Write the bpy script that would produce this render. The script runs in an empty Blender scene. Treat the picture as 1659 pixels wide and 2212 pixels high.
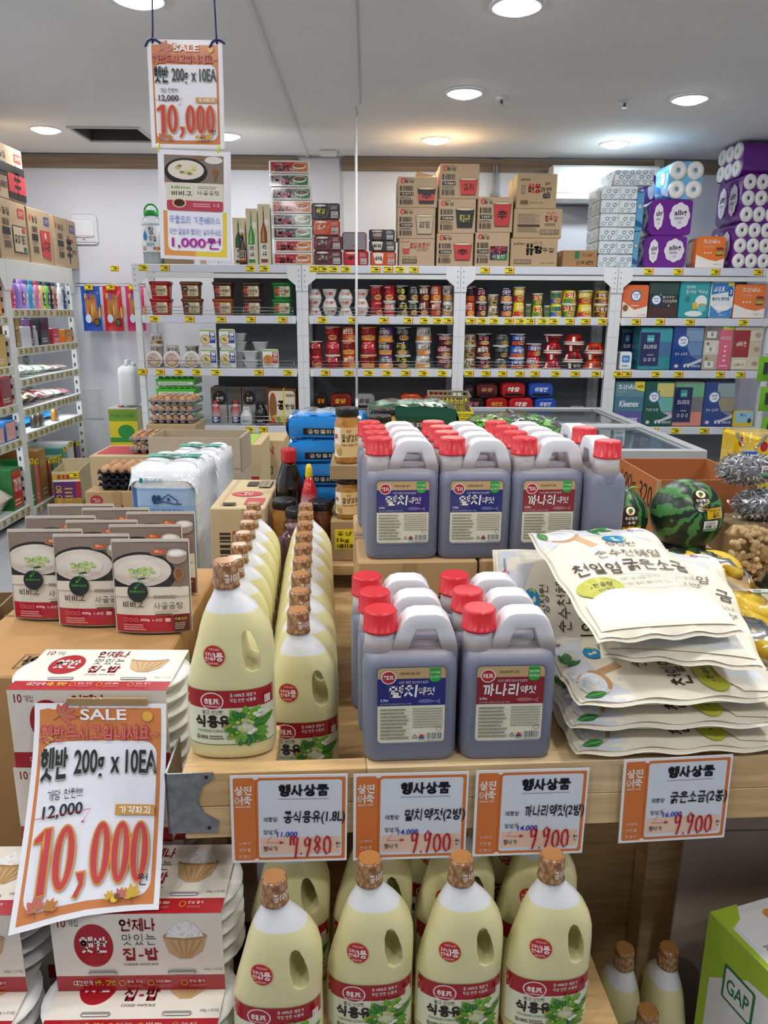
import bpy, bmesh, math, random
from mathutils import Vector, Matrix
R = math.radians
rnd = random.Random(7)
SC = bpy.context.scene
COL = SC.collection
# ------------------------------------------------------------------ camera
F, PITCH, YAW, ROLL, CH = 1650.0, 14.6, -1.3, 0.35, 1.5
def _axes():
    p, y, r = R(PITCH), R(YAW), R(ROLL)
    f = Vector((-math.sin(y)*math.cos(p), math.cos(y)*math.cos(p), -math.sin(p)))
    rt = Vector((math.cos(y), math.sin(y), 0)); up = rt.cross(f)
    c, s = math.cos(r), math.sin(r)
    return f, rt*c + up*s, up*c - rt*s
FW, RT, UP = _axes()
CAM = Vector((0, 0, CH))
cd = bpy.data.cameras.new('camera'); cam = bpy.data.objects.new('camera', cd); COL.objects.link(cam)
cd.sensor_fit = 'HORIZONTAL'; cd.sensor_width = 36; cd.lens = 36*F/1659; cd.clip_start = .02
cam.matrix_world = Matrix(((RT.x, UP.x, -FW.x, 0), (RT.y, UP.y, -FW.y, 0), (RT.z, UP.z, -FW.z, CH), (0, 0, 0, 1)))
SC.camera = cam
def ray(x, y): return FW + RT*((x-829.5)/F) - UP*((y-1106)/F)
def onY(x, y, Y):
    d = ray(x, y); return CAM + d*(Y/d.y)
def onZ(x, y, z):
    d = ray(x, y); return CAM + d*((z-CH)/d.z)
def onX(x, y, X):
    d = ray(x, y); return CAM + d*(X/d.x)
# ------------------------------------------------------------------ world, exposure, lamps
SC.view_settings.view_transform = 'Standard'; SC.view_settings.look = 'None'
SC.view_settings.gamma = 1; SC.view_settings.exposure = 0.0
SC.view_settings.use_curve_mapping = False
W = bpy.data.worlds.new('world'); SC.world = W; W.use_nodes = True
W.node_tree.nodes['Background'].inputs[0].default_value = (.8, .85, .9, 1)
W.node_tree.nodes['Background'].inputs[1].default_value = .05
CEIL = 2.8
LAMPS = [(-2.37, 6.21, 0), (-1.07, 6.36, 0), (.53, 6.42, 2), (1.94, 6.5, 1), (.59, 5.12, 0), (2.0, 5.19, 0), (.65, 3.76, 0), (-.98, 3.74, 0),
         (-2.4, 3.7, 0), (2.2, 3.7, 0), (.65, 2.4, 0), (-.95, 2.4, 0), (2.2, 2.4, 0), (-2.4, 2.3, 0),
         (.65, 1.05, 0), (-.95, 1.05, 0), (2.2, 1.05, 0), (-2.4, 1.0, 0), (.65, -.3, 0), (-.95, -.3, 0), (2.2, -.3, 0), (-2.4, -.3, 0)]
LPOW = 8.8
TINT = [(1, .99, .97), (.86, .97, 1.0), (1, .9, .74)]
# ------------------------------------------------------------------ helpers
def hx(h):
    if not isinstance(h, str): return tuple(h)[:3]
    o = []
    for i in (0, 2, 4):
        c = int(h[i:i+2], 16)/255
        o.append(c/12.92 if c <= .04045 else ((c+.055)/1.055)**2.4)
    return tuple(o)
_tc = {}
FONTSET = set('辛')
_L = {0: [[(0, .9), (.88, .9), (.8, .05)]], 2: [[(.08, .95), (.08, .1), (.95, .1)]], 3: [[(.92, .92), (.08, .92), (.08, .08), (.95, .08)]],
      5: [[(.06, .96), (.9, .96), (.9, .54), (.08, .54), (.08, .06), (.96, .06)]], 6: [[(.1, .92), (.9, .92), (.9, .08), (.1, .08), (.1, .92)]],
      7: [[(.12, .98), (.12, .06), (.88, .06), (.88, .98)], [(.12, .52), (.88, .52)]], 9: [[(.5, .98), (.38, .5), (.02, .04)], [(.42, .55), (.98, .04)]],
      11: [[(.5+.44*math.cos(k*math.pi/6), .5+.46*math.sin(k*math.pi/6)) for k in range(13)]], 12: [[(.06, .92), (.92, .92)], [(.52, .92), (.38, .5), (.02, .04)], [(.42, .5), (.98, .04)]],
      14: [[(.34, 1.06), (.66, 1.06)], [(.06, .8), (.94, .8)], [(.5, .8), (.38, .42), (.02, .0)], [(.42, .42), (.98, .0)]], 15: [[(0, .92), (.88, .92), (.8, .05)], [(.06, .5), (.84, .5)]],
      16: [[(.92, .94), (.08, .94), (.08, .06), (.95, .06)], [(.1, .5), (.88, .5)]], 17: [[(.04, .92), (.96, .92)], [(.02, .08), (.98, .08)], [(.3, .92), (.32, .08)], [(.7, .92), (.68, .08)]],
      18: [[(.32, 1.08), (.68, 1.08)], [(.04, .82), (.96, .82)], [(.5+.34*math.cos(k*math.pi/6), .32+.32*math.sin(k*math.pi/6)) for k in range(13)]]}
_DB = {1: 0, 4: 3, 8: 7, 10: 9, 13: 12}
_FIN = [None, (0,), (0, 0), (0, 9), (2,), (2, 12), (2, 18), (3,), (5,), (5, 0), (5, 6), (5, 7), (5, 9), (5, 16), (5, 17), (5, 18), (6,), (7,), (7, 9), (9,), (9, 9), (11,), (12,), (14,), (15,), (16,), (17,), (18,)]
_VV = {0: 'a', 1: 'ai', 2: 'A', 3: 'Ai', 4: 'e', 5: 'ei', 6: 'E', 7: 'Ei', 20: 'i'}
_HV = {8: 'o', 12: 'O', 13: 'u', 17: 'U', 18: '-'}
_MX = {9: 'oa', 10: 'oai', 11: 'oi', 14: 'ue', 15: 'uei', 16: 'ui', 19: '-i'}
def _cons(ids, x0, y0, x1, y1, o):
    ids = [j for i in ids for j in ((_DB[i], _DB[i]) if i in _DB else (i,))]
    n = len(ids); w = (x1-x0)/n
    for k, i in enumerate(ids):
        a = x0+k*w+(.03 if k else 0); c = x0+(k+1)*w-(.03 if k < n-1 else 0)
        for st in _L[i]: o.append([(a+(c-a)*x, y0+(y1-y0)*y) for x, y in st])
def _vert(v, x0, y0, x1, y1, o):
    m = (y0+y1)/2; d = 'i' in v[1:]; s = x0+(x1-x0)*(.42 if v[0] in 'aA' else .95) if not d else x0+(x1-x0)*.42
    if v[0] == 'i': s = x0+(x1-x0)*.6
    o.append([(s, y0), (s, y1)]); e = (x1-x0)*.5
    if d: o.append([(x1, y0-.02), (x1, y1+.02)]); e = (x1-s)
    if v[0] in 'aA':
        for q in ((m,) if v[0] == 'a' else (m+.12, m-.12)): o.append([(s, q), (s+e, q)])
    if v[0] in 'eE':
        for q in ((m,) if v[0] == 'e' else (m+.12, m-.12)): o.append([(s, q), (s-(x1-x0)*.5, q)])
def _horz(h, x0, y0, x1, y1, o):
    if h in 'oO': yy = y0+(y1-y0)*.15; tk = (yy, y1)
    elif h in 'uU': yy = y0+(y1-y0)*.8; tk = (yy, y0-.02)
    else: yy = (y0+y1)/2; tk = None
    o.append([(x0, yy), (x1, yy)]); m = (x0+x1)/2; w = (x1-x0)*.2
    if tk:
        for x in ((m,) if h in 'ou' else (m-w, m+w)): o.append([(x, tk[0]), (x, tk[1])])
def syll(ch):
    c = ord(ch)-0xAC00; ci, vi, fi = c//588, (c % 588)//28, c % 28; o = []; fin = _FIN[fi]; y0 = .42 if fin else .06
    if vi in _VV:
        _cons((ci,), .04, y0+(.06 if not fin else .04), .54, .9, o); _vert(_VV[vi], .6, y0-(.04 if not fin else .02), .93, .97, o)
    elif vi in _HV:
        mid = y0+(.97-y0)*.46; _cons((ci,), .16, mid+.03, .84, .95, o); _horz(_HV[vi], .02, y0, .98, mid-.02, o)
    else:
        h, v = _MX[vi][0], _MX[vi][1:]; mid = y0+(.97-y0)*.44; _cons((ci,), .06, mid+.04, .58, .93, o); _horz(h, .0, y0+.02, .64, mid-.01, o); _vert(v, .66, y0-.02, .95, .97, o)
    if fin: _cons(fin, .18, .0, .86, .31, o)
    return o
def _raw(s, bold):
    cu = bpy.data.curves.new('t', 'FONT'); cu.body = s; cu.resolution_u = 3; cu.offset = min(bold, .018)
    ob = bpy.data.objects.new('t', cu); me = bpy.data.meshes.new_from_object(ob)
    v = [(p.co.x, p.co.y) for p in me.vertices]; f = [tuple(p.vertices) for p in me.polygons]
    bpy.data.objects.remove(ob); bpy.data.curves.remove(cu); bpy.data.meshes.remove(me); return v, f
def glyphs(s, bold=0.0, shear=0.0):
    k = (s, bold, shear)
    if k in _tc: return _tc[k]
    V = []; Fc = []; x = 0.0; i = 0
    def kind(c): return 'h' if '가' <= c <= '힣' and c not in FONTSET else 'f' if c in FONTSET else ' ' if c == ' ' else 'l'
    while i < len(s):
        kd = kind(s[i])
        if kd == ' ': x += .36; i += 1
        elif kd == 'h':
            w = (.075+bold*2.2)/2
            for st in syll(s[i]):
                for (ax, ay), (bx, by) in zip(st, st[1:]):
                    L = math.hypot(bx-ax, by-ay) or 1; ux, uy = (bx-ax)/L, (by-ay)/L; e = w*.8; n = len(V)
                    for px, py in ((ax-ux*e+uy*w, ay-uy*e-ux*w), (bx+ux*e+uy*w, by+uy*e-ux*w), (bx+ux*e-uy*w, by+uy*e+ux*w), (ax-ux*e-uy*w, ay-uy*e+ux*w)): V.append((x+px*.92, py))
                    Fc.append((n, n+1, n+2, n+3))
            x += 1.03; i += 1
        elif kd == 'f':
            v, f = _raw(s[i], bold); x0 = min(p[0] for p in v); x1 = max(p[0] for p in v); y0 = min(p[1] for p in v); y1 = max(p[1] for p in v); n = len(V)
            V += [(x+(p-x0)/(x1-x0)*.92, (q-y0)/(y1-y0)) for p, q in v]; Fc += [tuple(n+j for j in t) for t in f]; x += 1.03; i += 1
        else:
            j = i
            while j < len(s) and kind(s[j]) == 'l': j += 1
            v, f = _raw(s[i:j], bold); n = len(V)
            if v:
                x0 = min(p[0] for p in v); x1 = max(p[0] for p in v)
                V += [(x+(p-x0)*1.15, .1+q*1.15) for p, q in v]; Fc += [tuple(n+m for m in t) for t in f]; x += (x1-x0)*1.15+.1
            i = j
    if V:
        if shear: V = [(p+shear*q, q) for p, q in V]
        x0 = min(p[0] for p in V); x1 = max(p[0] for p in V); y0 = min(p[1] for p in V); y1 = max(p[1] for p in V)
        V = [((p-x0)/max(x1-x0, 1e-6), (q-y0)/max(y1-y0, 1e-6)) for p, q in V]
    _tc[k] = (V, Fc)
    return _tc[k]
def rrect(w, d, r, n=4, cx=0, cy=0):
    r = min(r, w/2-1e-5, d/2-1e-5); o = []
    for qx, qy, a0 in ((1, 1, 0), (-1, 1, 90), (-1, -1, 180), (1, -1, 270)):
        for i in range(n+1):
            a = R(a0+90*i/n); o.append((cx+qx*(w/2-r)+r*math.cos(a), cy+qy*(d/2-r)+r*math.sin(a)))
    return o
def ellp(cx, cy, rx, ry, n=24, a0=0, a1=360):
    full = a1-a0 >= 360
    return [(cx+rx*math.cos(R(a0+(a1-a0)*i/(n if full else n-1))), cy+ry*math.sin(R(a0+(a1-a0)*i/(n if full else n-1)))) for i in range(n)]
class MB:
    """collects coloured geometry for ONE mesh"""
    def __init__(s, T=None, step=.0003):
        s.v = []; s.f = []; s.c = []; s.sm = []; s.T = T; s.k = 0; s.step = step; s.inc = 1.0
    def add(s, vs, fs, col, smooth=False):
        n = len(s.v); s.v += [tuple(p) for p in vs]
        if isinstance(col, list): s.c += [hx(c) for c in col]
        else: s.c += [hx(col)]*len(vs)
        s.f += [tuple(n+i for i in f) for f in fs]; s.sm += [smooth]*len(fs); return s
    def box(s, x0, y0, z0, x1, y1, z1, col='ffffff', b=0):
        if b <= 0:
            v = [(x, y, z) for z in (z0, z1) for y in (y0, y1) for x in (x0, x1)]
            return s.add(v, [(0, 2, 3, 1), (4, 5, 7, 6), (0, 1, 5, 4), (2, 6, 7, 3), (0, 4, 6, 2), (1, 3, 7, 5)], col)
        c = ((x0+x1)/2, (y0+y1)/2, (z0+z1)/2); h = (abs(x1-x0)/2, abs(y1-y0)/2, abs(z1-z0)/2)
        v = []; ix = {}
        for sx in (-1, 1):
            for sy in (-1, 1):
                for sz in (-1, 1):
                    for a in range(3):
                        p = [c[i]+(sx, sy, sz)[i]*(h[i]-(0 if i == a else b)) for i in range(3)]
                        ix[sx, sy, sz, a] = len(v); v.append(p)
        fs = []
        def q(*ks):
            ids = [ix[k] for k in ks]; p = [Vector(v[i]) for i in ids]
            n = (p[1]-p[0]).cross(p[2]-p[0]); ctr = sum(p, Vector())/len(p)-Vector(c)
            fs.append(tuple(ids) if n.dot(ctr) > 0 else tuple(reversed(ids)))
        for a in range(3):
            o = [i for i in range(3) if i != a]
            for sa in (-1, 1):
                ks = []
                for t in ((-1, -1), (1, -1), (1, 1), (-1, 1)):
                    k = [0, 0, 0]; k[a] = sa; k[o[0]] = t[0]; k[o[1]] = t[1]; ks.append((*k, a))
                q(*ks)
            for t in ((-1, -1), (1, -1), (1, 1), (-1, 1)):
                k0 = [0, 0, 0]; k0[a] = -1; k0[o[0]] = t[0]; k0[o[1]] = t[1]; k1 = list(k0); k1[a] = 1
                q((*k0, o[0]), (*k1, o[0]), (*k1, o[1]), (*k0, o[1]))
        for sx in (-1, 1):
            for sy in (-1, 1):
                for sz in (-1, 1): q(*[(sx, sy, sz, a) for a in range(3)])
        return s.add(v, fs, col)
    def loft(s, secs, col, cap=True, smooth=True, closed=True):
        n = len(secs[0]); v = [p for sec in secs for p in sec]; fs = []
        m = n if closed else n-1
        for i in range(len(secs)-1):
            for j in range(m):
                a = i*n+j; b = i*n+(j+1) % n; fs.append((a, b, b+n, a+n))
        cols = col
        if isinstance(col, list): cols = [c for c in col for _ in range(n)]
        s.add(v, fs, cols, smooth)
        if cap:
            k = len(s.v)-len(v)
            s.f.append(tuple(k+i for i in reversed(range(n)))); s.sm.append(False)
            s.f.append(tuple(k+(len(secs)-1)*n+i for i in range(n))); s.sm.append(False)
        return s
    def lathe(s, prof, col, n=20, cx=0, cy=0, z0=0, sx=1, sy=1, cap=True, smooth=True):
        return s.loft([[(cx+r*sx*math.cos(2*math.pi*i/n), cy+r*sy*math.sin(2*math.pi*i/n), z0+z) for i in range(n)] for r, z in prof], col, cap, smooth)
    def tube(s, pts, r, col, n=6, cap=True):
        P = [Vector(p) for p in pts]; secs = []; up = None
        for i, p in enumerate(P):
            t = (P[min(i+1, len(P)-1)]-P[max(i-1, 0)]).normalized()
            if up is None: up = Vector((0, 0, 1)) if abs(t.z) < .9 else Vector((1, 0, 0))
            a = t.cross(up).normalized(); b = a.cross(t).normalized(); up = b
            rr = r[i] if isinstance(r, (list, tuple)) else r
            secs.append([p+a*rr*math.cos(2*math.pi*j/n)+b*rr*math.sin(2*math.pi*j/n) for j in range(n)])
        for sc in secs: sc.reverse()
        return s.loft(secs, col, cap)
    def grid(s, nx, ny, fn, col, smooth=True):
        v = []; c = []
        for j in range(ny+1):
            for i in range(nx+1):
                v.append(fn(i/nx, j/ny)); c.append(col(i/nx, j/ny) if callable(col) else col)
        fs = [(j*(nx+1)+i, j*(nx+1)+i+1, (j+1)*(nx+1)+i+1, (j+1)*(nx+1)+i) for j in range(ny) for i in range(nx)]
        return s.add(v, fs, c, smooth)
    # flat print: x right, y up, mapped by T(x, y, lift)
    def _l(s): s.k += s.inc; return s.k*s.step
    def m2(s, pts, fs, col, smooth=False):
        h = s._l(); return s.add([s.T(x, y, h) for x, y in pts], fs, col, smooth)
    def rect(s, x0, y0, x1, y1, col, nx=1, ny=1):
        h = s._l(); return s.grid(nx, ny, lambda u, v: s.T(x0+(x1-x0)*u, y0+(y1-y0)*v, h), col, nx+ny > 2)
    def poly(s, pts, col): return s.m2(pts, [tuple(range(len(pts)))], col)
    def fan(s, pts, col, c=None):
        c = c or (sum(p[0] for p in pts)/len(pts), sum(p[1] for p in pts)/len(pts)); n = len(pts)
        return s.m2([c]+list(pts), [(0, 1+i, 1+(i+1) % n) for i in range(n)], col)
    def ell(s, cx, cy, rx, ry, col, n=24): return s.fan(ellp(cx, cy, rx, ry, n), col)
    def ring(s, cx, cy, rx, ry, w, col, n=28, a0=0, a1=360):
        a = ellp(cx, cy, rx, ry, n, a0, a1); b = ellp(cx, cy, rx-w, ry-w, n, a0, a1); m = n if a1-a0 >= 360 else n-1
        return s.m2(a+b, [(i, (i+1) % n, n+(i+1) % n, n+i) for i in range(m)], col)
    def rr(s, x0, y0, x1, y1, r, col, n=4): return s.fan(rrect(x1-x0, y1-y0, r, n, (x0+x1)/2, (y0+y1)/2), col)
    def line(s, pts, w, col):
        o = []; n = len(pts)
        for i, p in enumerate(pts):
            a = pts[max(i-1, 0)]; b = pts[min(i+1, n-1)]; dx, dy = b[0]-a[0], b[1]-a[1]; L = math.hypot(dx, dy) or 1
            o.append((p[0]-dy/L*w/2, p[1]+dx/L*w/2)); o.append((p[0]+dy/L*w/2, p[1]-dx/L*w/2))
        return s.m2(o, [(2*i, 2*i+1, 2*i+3, 2*i+2) for i in range(n-1)], col)
    def text(s, t, x0, y0, x1, y1, col, bold=0.0, shear=0.0, rot=0):
        v, f = glyphs(t, bold, shear)
        if not v: return s
        if rot == 180: P = [(x1-(x1-x0)*x, y1-(y1-y0)*y) for x, y in v]
        elif rot == 90: P = [(x1-(x1-x0)*y, y0+(y1-y0)*x) for x, y in v]
        elif rot == -90: P = [(x0+(x1-x0)*y, y1-(y1-y0)*x) for x, y in v]
        else: P = [(x0+(x1-x0)*x, y0+(y1-y0)*y) for x, y in v]
        return s.m2(P, f, col)
    def lines(s, x0, y0, x1, y1, n, col, fill=.45, rag=True):
        """n rows of tiny illegible print"""
        v = []; f = []; h = (y1-y0)/n
        for i in range(n):
            x = x0; ya = y1-(i+1)*h+h*.25; yb = ya+h*fill; e = x1-(rnd.random()*.25*(x1-x0) if rag else 0)
            while x < e-1e-6:
                w = (x1-x0)*(.02+.07*rnd.random()); xe = min(x+w, e); k = len(v)
                v += [(x, ya), (xe, ya), (xe, yb), (x, yb)]; f.append((k, k+1, k+2, k+3)); x = xe+(x1-x0)*.012
        return s.m2(v, f, col)
    def bars(s, x0, y0, x1, y1, col='141414', n=22, vert=True):
        v = []; f = []; t = 0.0
        while t < 1:
            w = (.35+.9*rnd.random())/n/1.6; e = min(t+w, 1); k = len(v)
            if vert: a, b = x0+(x1-x0)*t, x0+(x1-x0)*e; v += [(a, y0), (b, y0), (b, y1), (a, y1)]
            else: a, b = y0+(y1-y0)*t, y0+(y1-y0)*e; v += [(x0, a), (x1, a), (x1, b), (x0, b)]
            f.append((k, k+1, k+2, k+3)); t = e+(.3+.7*rnd.random())/n/1.6
        return s.m2(v, f, col)
    def mesh(s, name):
        me = bpy.data.meshes.new(name); me.from_pydata(s.v, [], s.f)
        a = me.attributes.new('Col', 'FLOAT_COLOR', 'POINT')
        a.data.foreach_set('color', [x for c in s.c for x in (*c, 1.0)])
        me.polygons.foreach_set('use_smooth', s.sm); me.update(); return me
def xz(x0=0, z0=0, y=0, rz=0):   # print on a face that looks towards -Y (towards the camera)
    return lambda x, z, h: (x0+x, y-h, z0+z)
def xy(x0=0, y0=0, z=0):         # print on a top face
    return lambda x, y, h: (x0+x, y0+y, z+h)
def yz(x=0, y0=0, z0=0):         # print on a face that looks towards +X (left wall racks); u runs along +Y
    return lambda u, z, h: (x+h, y0+u, z0+z)
def yzn(x=0, y0=0, z0=0):        # face that looks towards -X; u runs along -Y
    return lambda u, z, h: (x-h, y0-u, z0+z)
def cyl(r, cx=0, cy=0, z0=0, r1=None, H=1):   # wrap on a cone: x = arc length, facing -Y
    def T(x, z, h):
        q = r if r1 is None else r+(r1-r)*z/H
        a = -math.pi/2+x/max(r, r1 or r); return (cx+(q+h)*math.cos(a), cy+(q+h)*math.sin(a), z0+z)
    return T
# ------------------------------------------------------------------ materials
MT = {}
def mat(name, rough=.5, col=None, bump=0, bscale=40, metal=0, coat=0, sub=0, subr=(.02, .02, .01), trans=0, ior=1.45, var=0, vscale=8, emit=0, stretch=None, spec=.5, alpha=1, dist=.003):
    if name in MT: return MT[name]
    m = bpy.data.materials.new(name); m.use_nodes = True; nt = m.node_tree; N = nt.nodes; L = nt.links
    b = N['Principled BSDF']; b.inputs['Roughness'].default_value = rough; b.inputs['Metallic'].default_value = metal
    b.inputs['Coat Weight'].default_value = coat; b.inputs['Coat Roughness'].default_value = .08
    b.inputs['Transmission Weight'].default_value = trans; b.inputs['IOR'].default_value = ior; b.inputs['Alpha'].default_value = alpha
    b.inputs['Specular IOR Level'].default_value = spec
    if sub: b.inputs['Subsurface Weight'].default_value = sub; b.inputs['Subsurface Radius'].default_value = subr; b.inputs['Subsurface Scale'].default_value = 1
    if col is None:
        a = N.new('ShaderNodeAttribute'); a.attribute_name = 'Col'; src = a.outputs['Color']
    else:
        c = N.new('ShaderNodeRGB'); c.outputs[0].default_value = (*hx(col), 1); src = c.outputs[0]
    tc = N.new('ShaderNodeTexCoord'); vec = tc.outputs['Object']
    if stretch:
        mp = N.new('ShaderNodeMapping'); mp.inputs['Scale'].default_value = stretch; L.new(vec, mp.inputs[0]); vec = mp.outputs[0]
    if var:
        n = N.new('ShaderNodeTexNoise'); n.inputs['Scale'].default_value = vscale; n.inputs['Detail'].default_value = 4; L.new(vec, n.inputs['Vector'])
        mr = N.new('ShaderNodeMapRange'); mr.inputs[1].default_value = .3; mr.inputs[2].default_value = .7; mr.inputs[3].default_value = 1-var; mr.inputs[4].default_value = 1+var
        L.new(n.outputs['Fac'], mr.inputs[0])
        mx = N.new('ShaderNodeVectorMath'); mx.operation = 'SCALE'; L.new(src, mx.inputs[0]); L.new(mr.outputs[0], mx.inputs['Scale']); src = mx.outputs[0]
    L.new(src, b.inputs['Base Color'])
    if emit: L.new(src, b.inputs['Emission Color']); b.inputs['Emission Strength'].default_value = emit
    if bump:
        n = N.new('ShaderNodeTexNoise'); n.inputs['Scale'].default_value = bscale; n.inputs['Detail'].default_value = 3; L.new(vec, n.inputs['Vector'])
        bp = N.new('ShaderNodeBump'); bp.inputs['Strength'].default_value = bump; bp.inputs['Distance'].default_value = dist
        L.new(n.outputs['Fac'], bp.inputs['Height']); L.new(bp.outputs[0], b.inputs['Normal'])
    MT[name] = m; return m
M_print = mat('printed_paper', .5)
M_gloss = mat('printed_gloss', .22, coat=.3)
M_film = mat('shiny_film', .16, bump=.5, bscale=22, coat=.5, dist=.006)
M_wrap = mat('crinkled_wrap', .12, bump=.8, bscale=45, coat=.8, dist=.004)
M_soft = mat('soft_bag', .38, bump=.25, bscale=12, dist=.01)
M_card = mat('cardboard', .75, bump=.15, bscale=60, var=.06, vscale=5)
M_plas = mat('plastic', .3)
M_metal = mat('white_steel', .38, var=.02)
M_chrome = mat('chrome_wire', .25, metal=1)
M_paint = mat('wall_paint', .8, bump=.08, bscale=30, var=.025, vscale=2)
M_glass = mat('clear_plastic', .05, trans=1.0, ior=1.2)
M_pane = mat('glass_pane', .02, trans=1.0, ior=1.1)
def film_mat():
    m = bpy.data.materials.new('clear_film'); m.use_nodes = True; N, L = m.node_tree.nodes, m.node_tree.links; N.remove(N['Principled BSDF'])
    tr = N.new('ShaderNodeBsdfTransparent'); gl = N.new('ShaderNodeBsdfGlossy'); gl.inputs['Roughness'].default_value = .14; mx = N.new('ShaderNodeMixShader'); lw = N.new('ShaderNodeFresnel'); lw.inputs['IOR'].default_value = 1.22
    tc = N.new('ShaderNodeTexCoord'); ns = N.new('ShaderNodeTexNoise'); ns.inputs['Scale'].default_value = 35; bp = N.new('ShaderNodeBump'); bp.inputs['Strength'].default_value = .3; bp.inputs['Distance'].default_value = .003
    L.new(tc.outputs['Object'], ns.inputs['Vector']); L.new(ns.outputs['Fac'], bp.inputs['Height']); L.new(bp.outputs[0], gl.inputs['Normal']); L.new(bp.outputs[0], lw.inputs['Normal'])
    L.new(lw.outputs[0], mx.inputs[0]); L.new(tr.outputs[0], mx.inputs[1]); L.new(gl.outputs[0], mx.inputs[2]); L.new(mx.outputs[0], N['Material Output'].inputs[0]); return m
M_film_clear = film_mat()
M_rubber = mat('dark_rubber', .6)
def attr_nodes(m): return m.node_tree.nodes, m.node_tree.links
# ------------------------------------------------------------------ scene-tree helpers
LABELS = {}
def tag(o, label, cat, group=None):
    o['label'] = label; o['category'] = cat
    if group: o['group'] = group
    return o
def thing(name, label, cat, loc=(0, 0, 0), rz=0, group=None, rot=None):
    o = bpy.data.objects.new(name, None); COL.objects.link(o); o.empty_display_size = .02
    o.location = loc; o.rotation_euler = rot or (0, 0, rz); return tag(o, label, cat, group)
def obj(name, mb, m, parent=None, loc=(0, 0, 0), rz=0, rot=None, label=None):
    me = mb if isinstance(mb, bpy.types.Mesh) else mb.mesh(name)
    if m and not me.materials: me.materials.append(m)
    o = bpy.data.objects.new(name, me); COL.objects.link(o); o.location = loc; o.rotation_euler = rot or (0, 0, rz)
    if parent: o.parent = parent
    if label: o['label'] = label
    return o
def single(name, mb, m, label, cat, loc=(0, 0, 0), rz=0, group=None, rot=None):
    return tag(obj(name, mb, m, None, loc, rz, rot), label, cat, group)
def struct(name, mb, m, parent=None, loc=(0, 0, 0)):
    o = obj(name, mb, m, parent, loc)
    if not parent: o['kind'] = 'structure'
    return o
def dup(root, loc, rz=None, label=None, group=None, rot=None):
    r = root.copy(); COL.objects.link(r); r.location = loc
    if rot is not None: r.rotation_euler = rot
    elif rz is not None: r.rotation_euler = (0, 0, rz)
    if label: r['label'] = label
    if group: r['group'] = group
    for ch in list(root.children):
        c = ch.copy(); COL.objects.link(c); c.parent = r
        for g in list(ch.children):
            d = g.copy(); COL.objects.link(d); d.parent = c
    return r
def cutmesh(me, cutter):
    """boolean difference, returns a new mesh"""
    a = bpy.data.objects.new('a', me); b = bpy.data.objects.new('b', cutter)
    COL.objects.link(a); COL.objects.link(b)
    md = a.modifiers.new('x', 'BOOLEAN'); md.operation = 'DIFFERENCE'; md.solver = 'EXACT'; md.object = b
    bpy.context.view_layer.update(); dg = bpy.context.evaluated_depsgraph_get()
    r = bpy.data.meshes.new_from_object(a.evaluated_get(dg)); bpy.data.objects.remove(a); bpy.data.objects.remove(b)
    return r
ORD = ['first', 'second', 'third', 'fourth', 'fifth', 'sixth', 'seventh', 'eighth', 'ninth', 'tenth', 'eleventh', 'twelfth', 'thirteenth', 'fourteenth']
# ------------------------------------------------------------------ the room
WY, LX, RX, BY = 7.15, -3.05, 4.2, -3.0
M_floor = mat('floor_tile', .45, col='83858a', bump=.2, bscale=60, var=.12, vscale=14, stretch=(1, .15, 1))
M_ceil = mat('ceiling_paint', .85, col='ecedec', var=.02, vscale=1.5)
b = MB(); b.box(LX-.1, BY-.1, -.1, RX+.1, WY+.1, 0); struct('floor', b, M_floor)
hxa, hxb, hya, hyb = -2.17, -1.68, 6.14, 6.59
b = MB()
for x0, y0, x1, y1 in ((LX-.1, BY-.1, hxa, WY+.1), (hxb, BY-.1, RX+.1, WY+.1), (hxa, BY-.1, hxb, hya), (hxa, hyb, hxb, WY+.1)):
    b.box(x0, y0, CEIL, x1, y1, CEIL+.06)
struct('ceiling', b, M_ceil)
b = MB(); b.box(-.52, BY, CEIL-.012, -.5, WY, CEIL-.0005, 'e2e3e3'); struct('trim_3', b, M_paint)
b = MB(); b.box(-.05, BY, CEIL-.004, -.04, 5.4, CEIL-.0005, 'c9cacb'); struct('trim_4', b, M_paint)
wc = 'dde0ea'
b = MB(); b.box(LX-.1, WY, 0, RX+.1, WY+.1, CEIL, wc); struct('wall_back', b, M_paint)
b = MB(); b.box(LX-.1, BY, 0, LX, WY, CEIL, wc); struct('wall_left', b, M_paint)
b = MB(); b.box(RX, BY, 0, RX+.1, WY, CEIL, wc); struct('wall_right', b, M_paint)
b = MB(); b.box(LX-.1, BY-.1, 0, RX+.1, BY, CEIL, wc); struct('wall_front', b, M_paint)
M_trim = mat('wooden_moulding', .5, col='8d7964', var=.2, vscale=6, stretch=(.3, 1, 12))
def moulding(x0, x1, n):
    b = MB(); pr = [(0, -.1), (-.012, -.1), (-.02, -.075), (-.02, -.06), (-.03, -.05), (-.045, -.035), (-.05, -.02), (-.05, -.004), (0, -.004)]
    b.loft([[(x, WY+p, CEIL-.012+q) for p, q in pr] for x in (x0, x1)], 'ffffff', smooth=False); struct(n, b, M_trim)
moulding(LX, -.6, 'trim_1'); moulding(-.22, RX, 'trim_2')
b = MB(); b.box(-.58, WY-.03, 1.2, -.24, WY-.001, CEIL-.02, 'd6d9e2'); struct('trim_5', b, M_paint)
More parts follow.
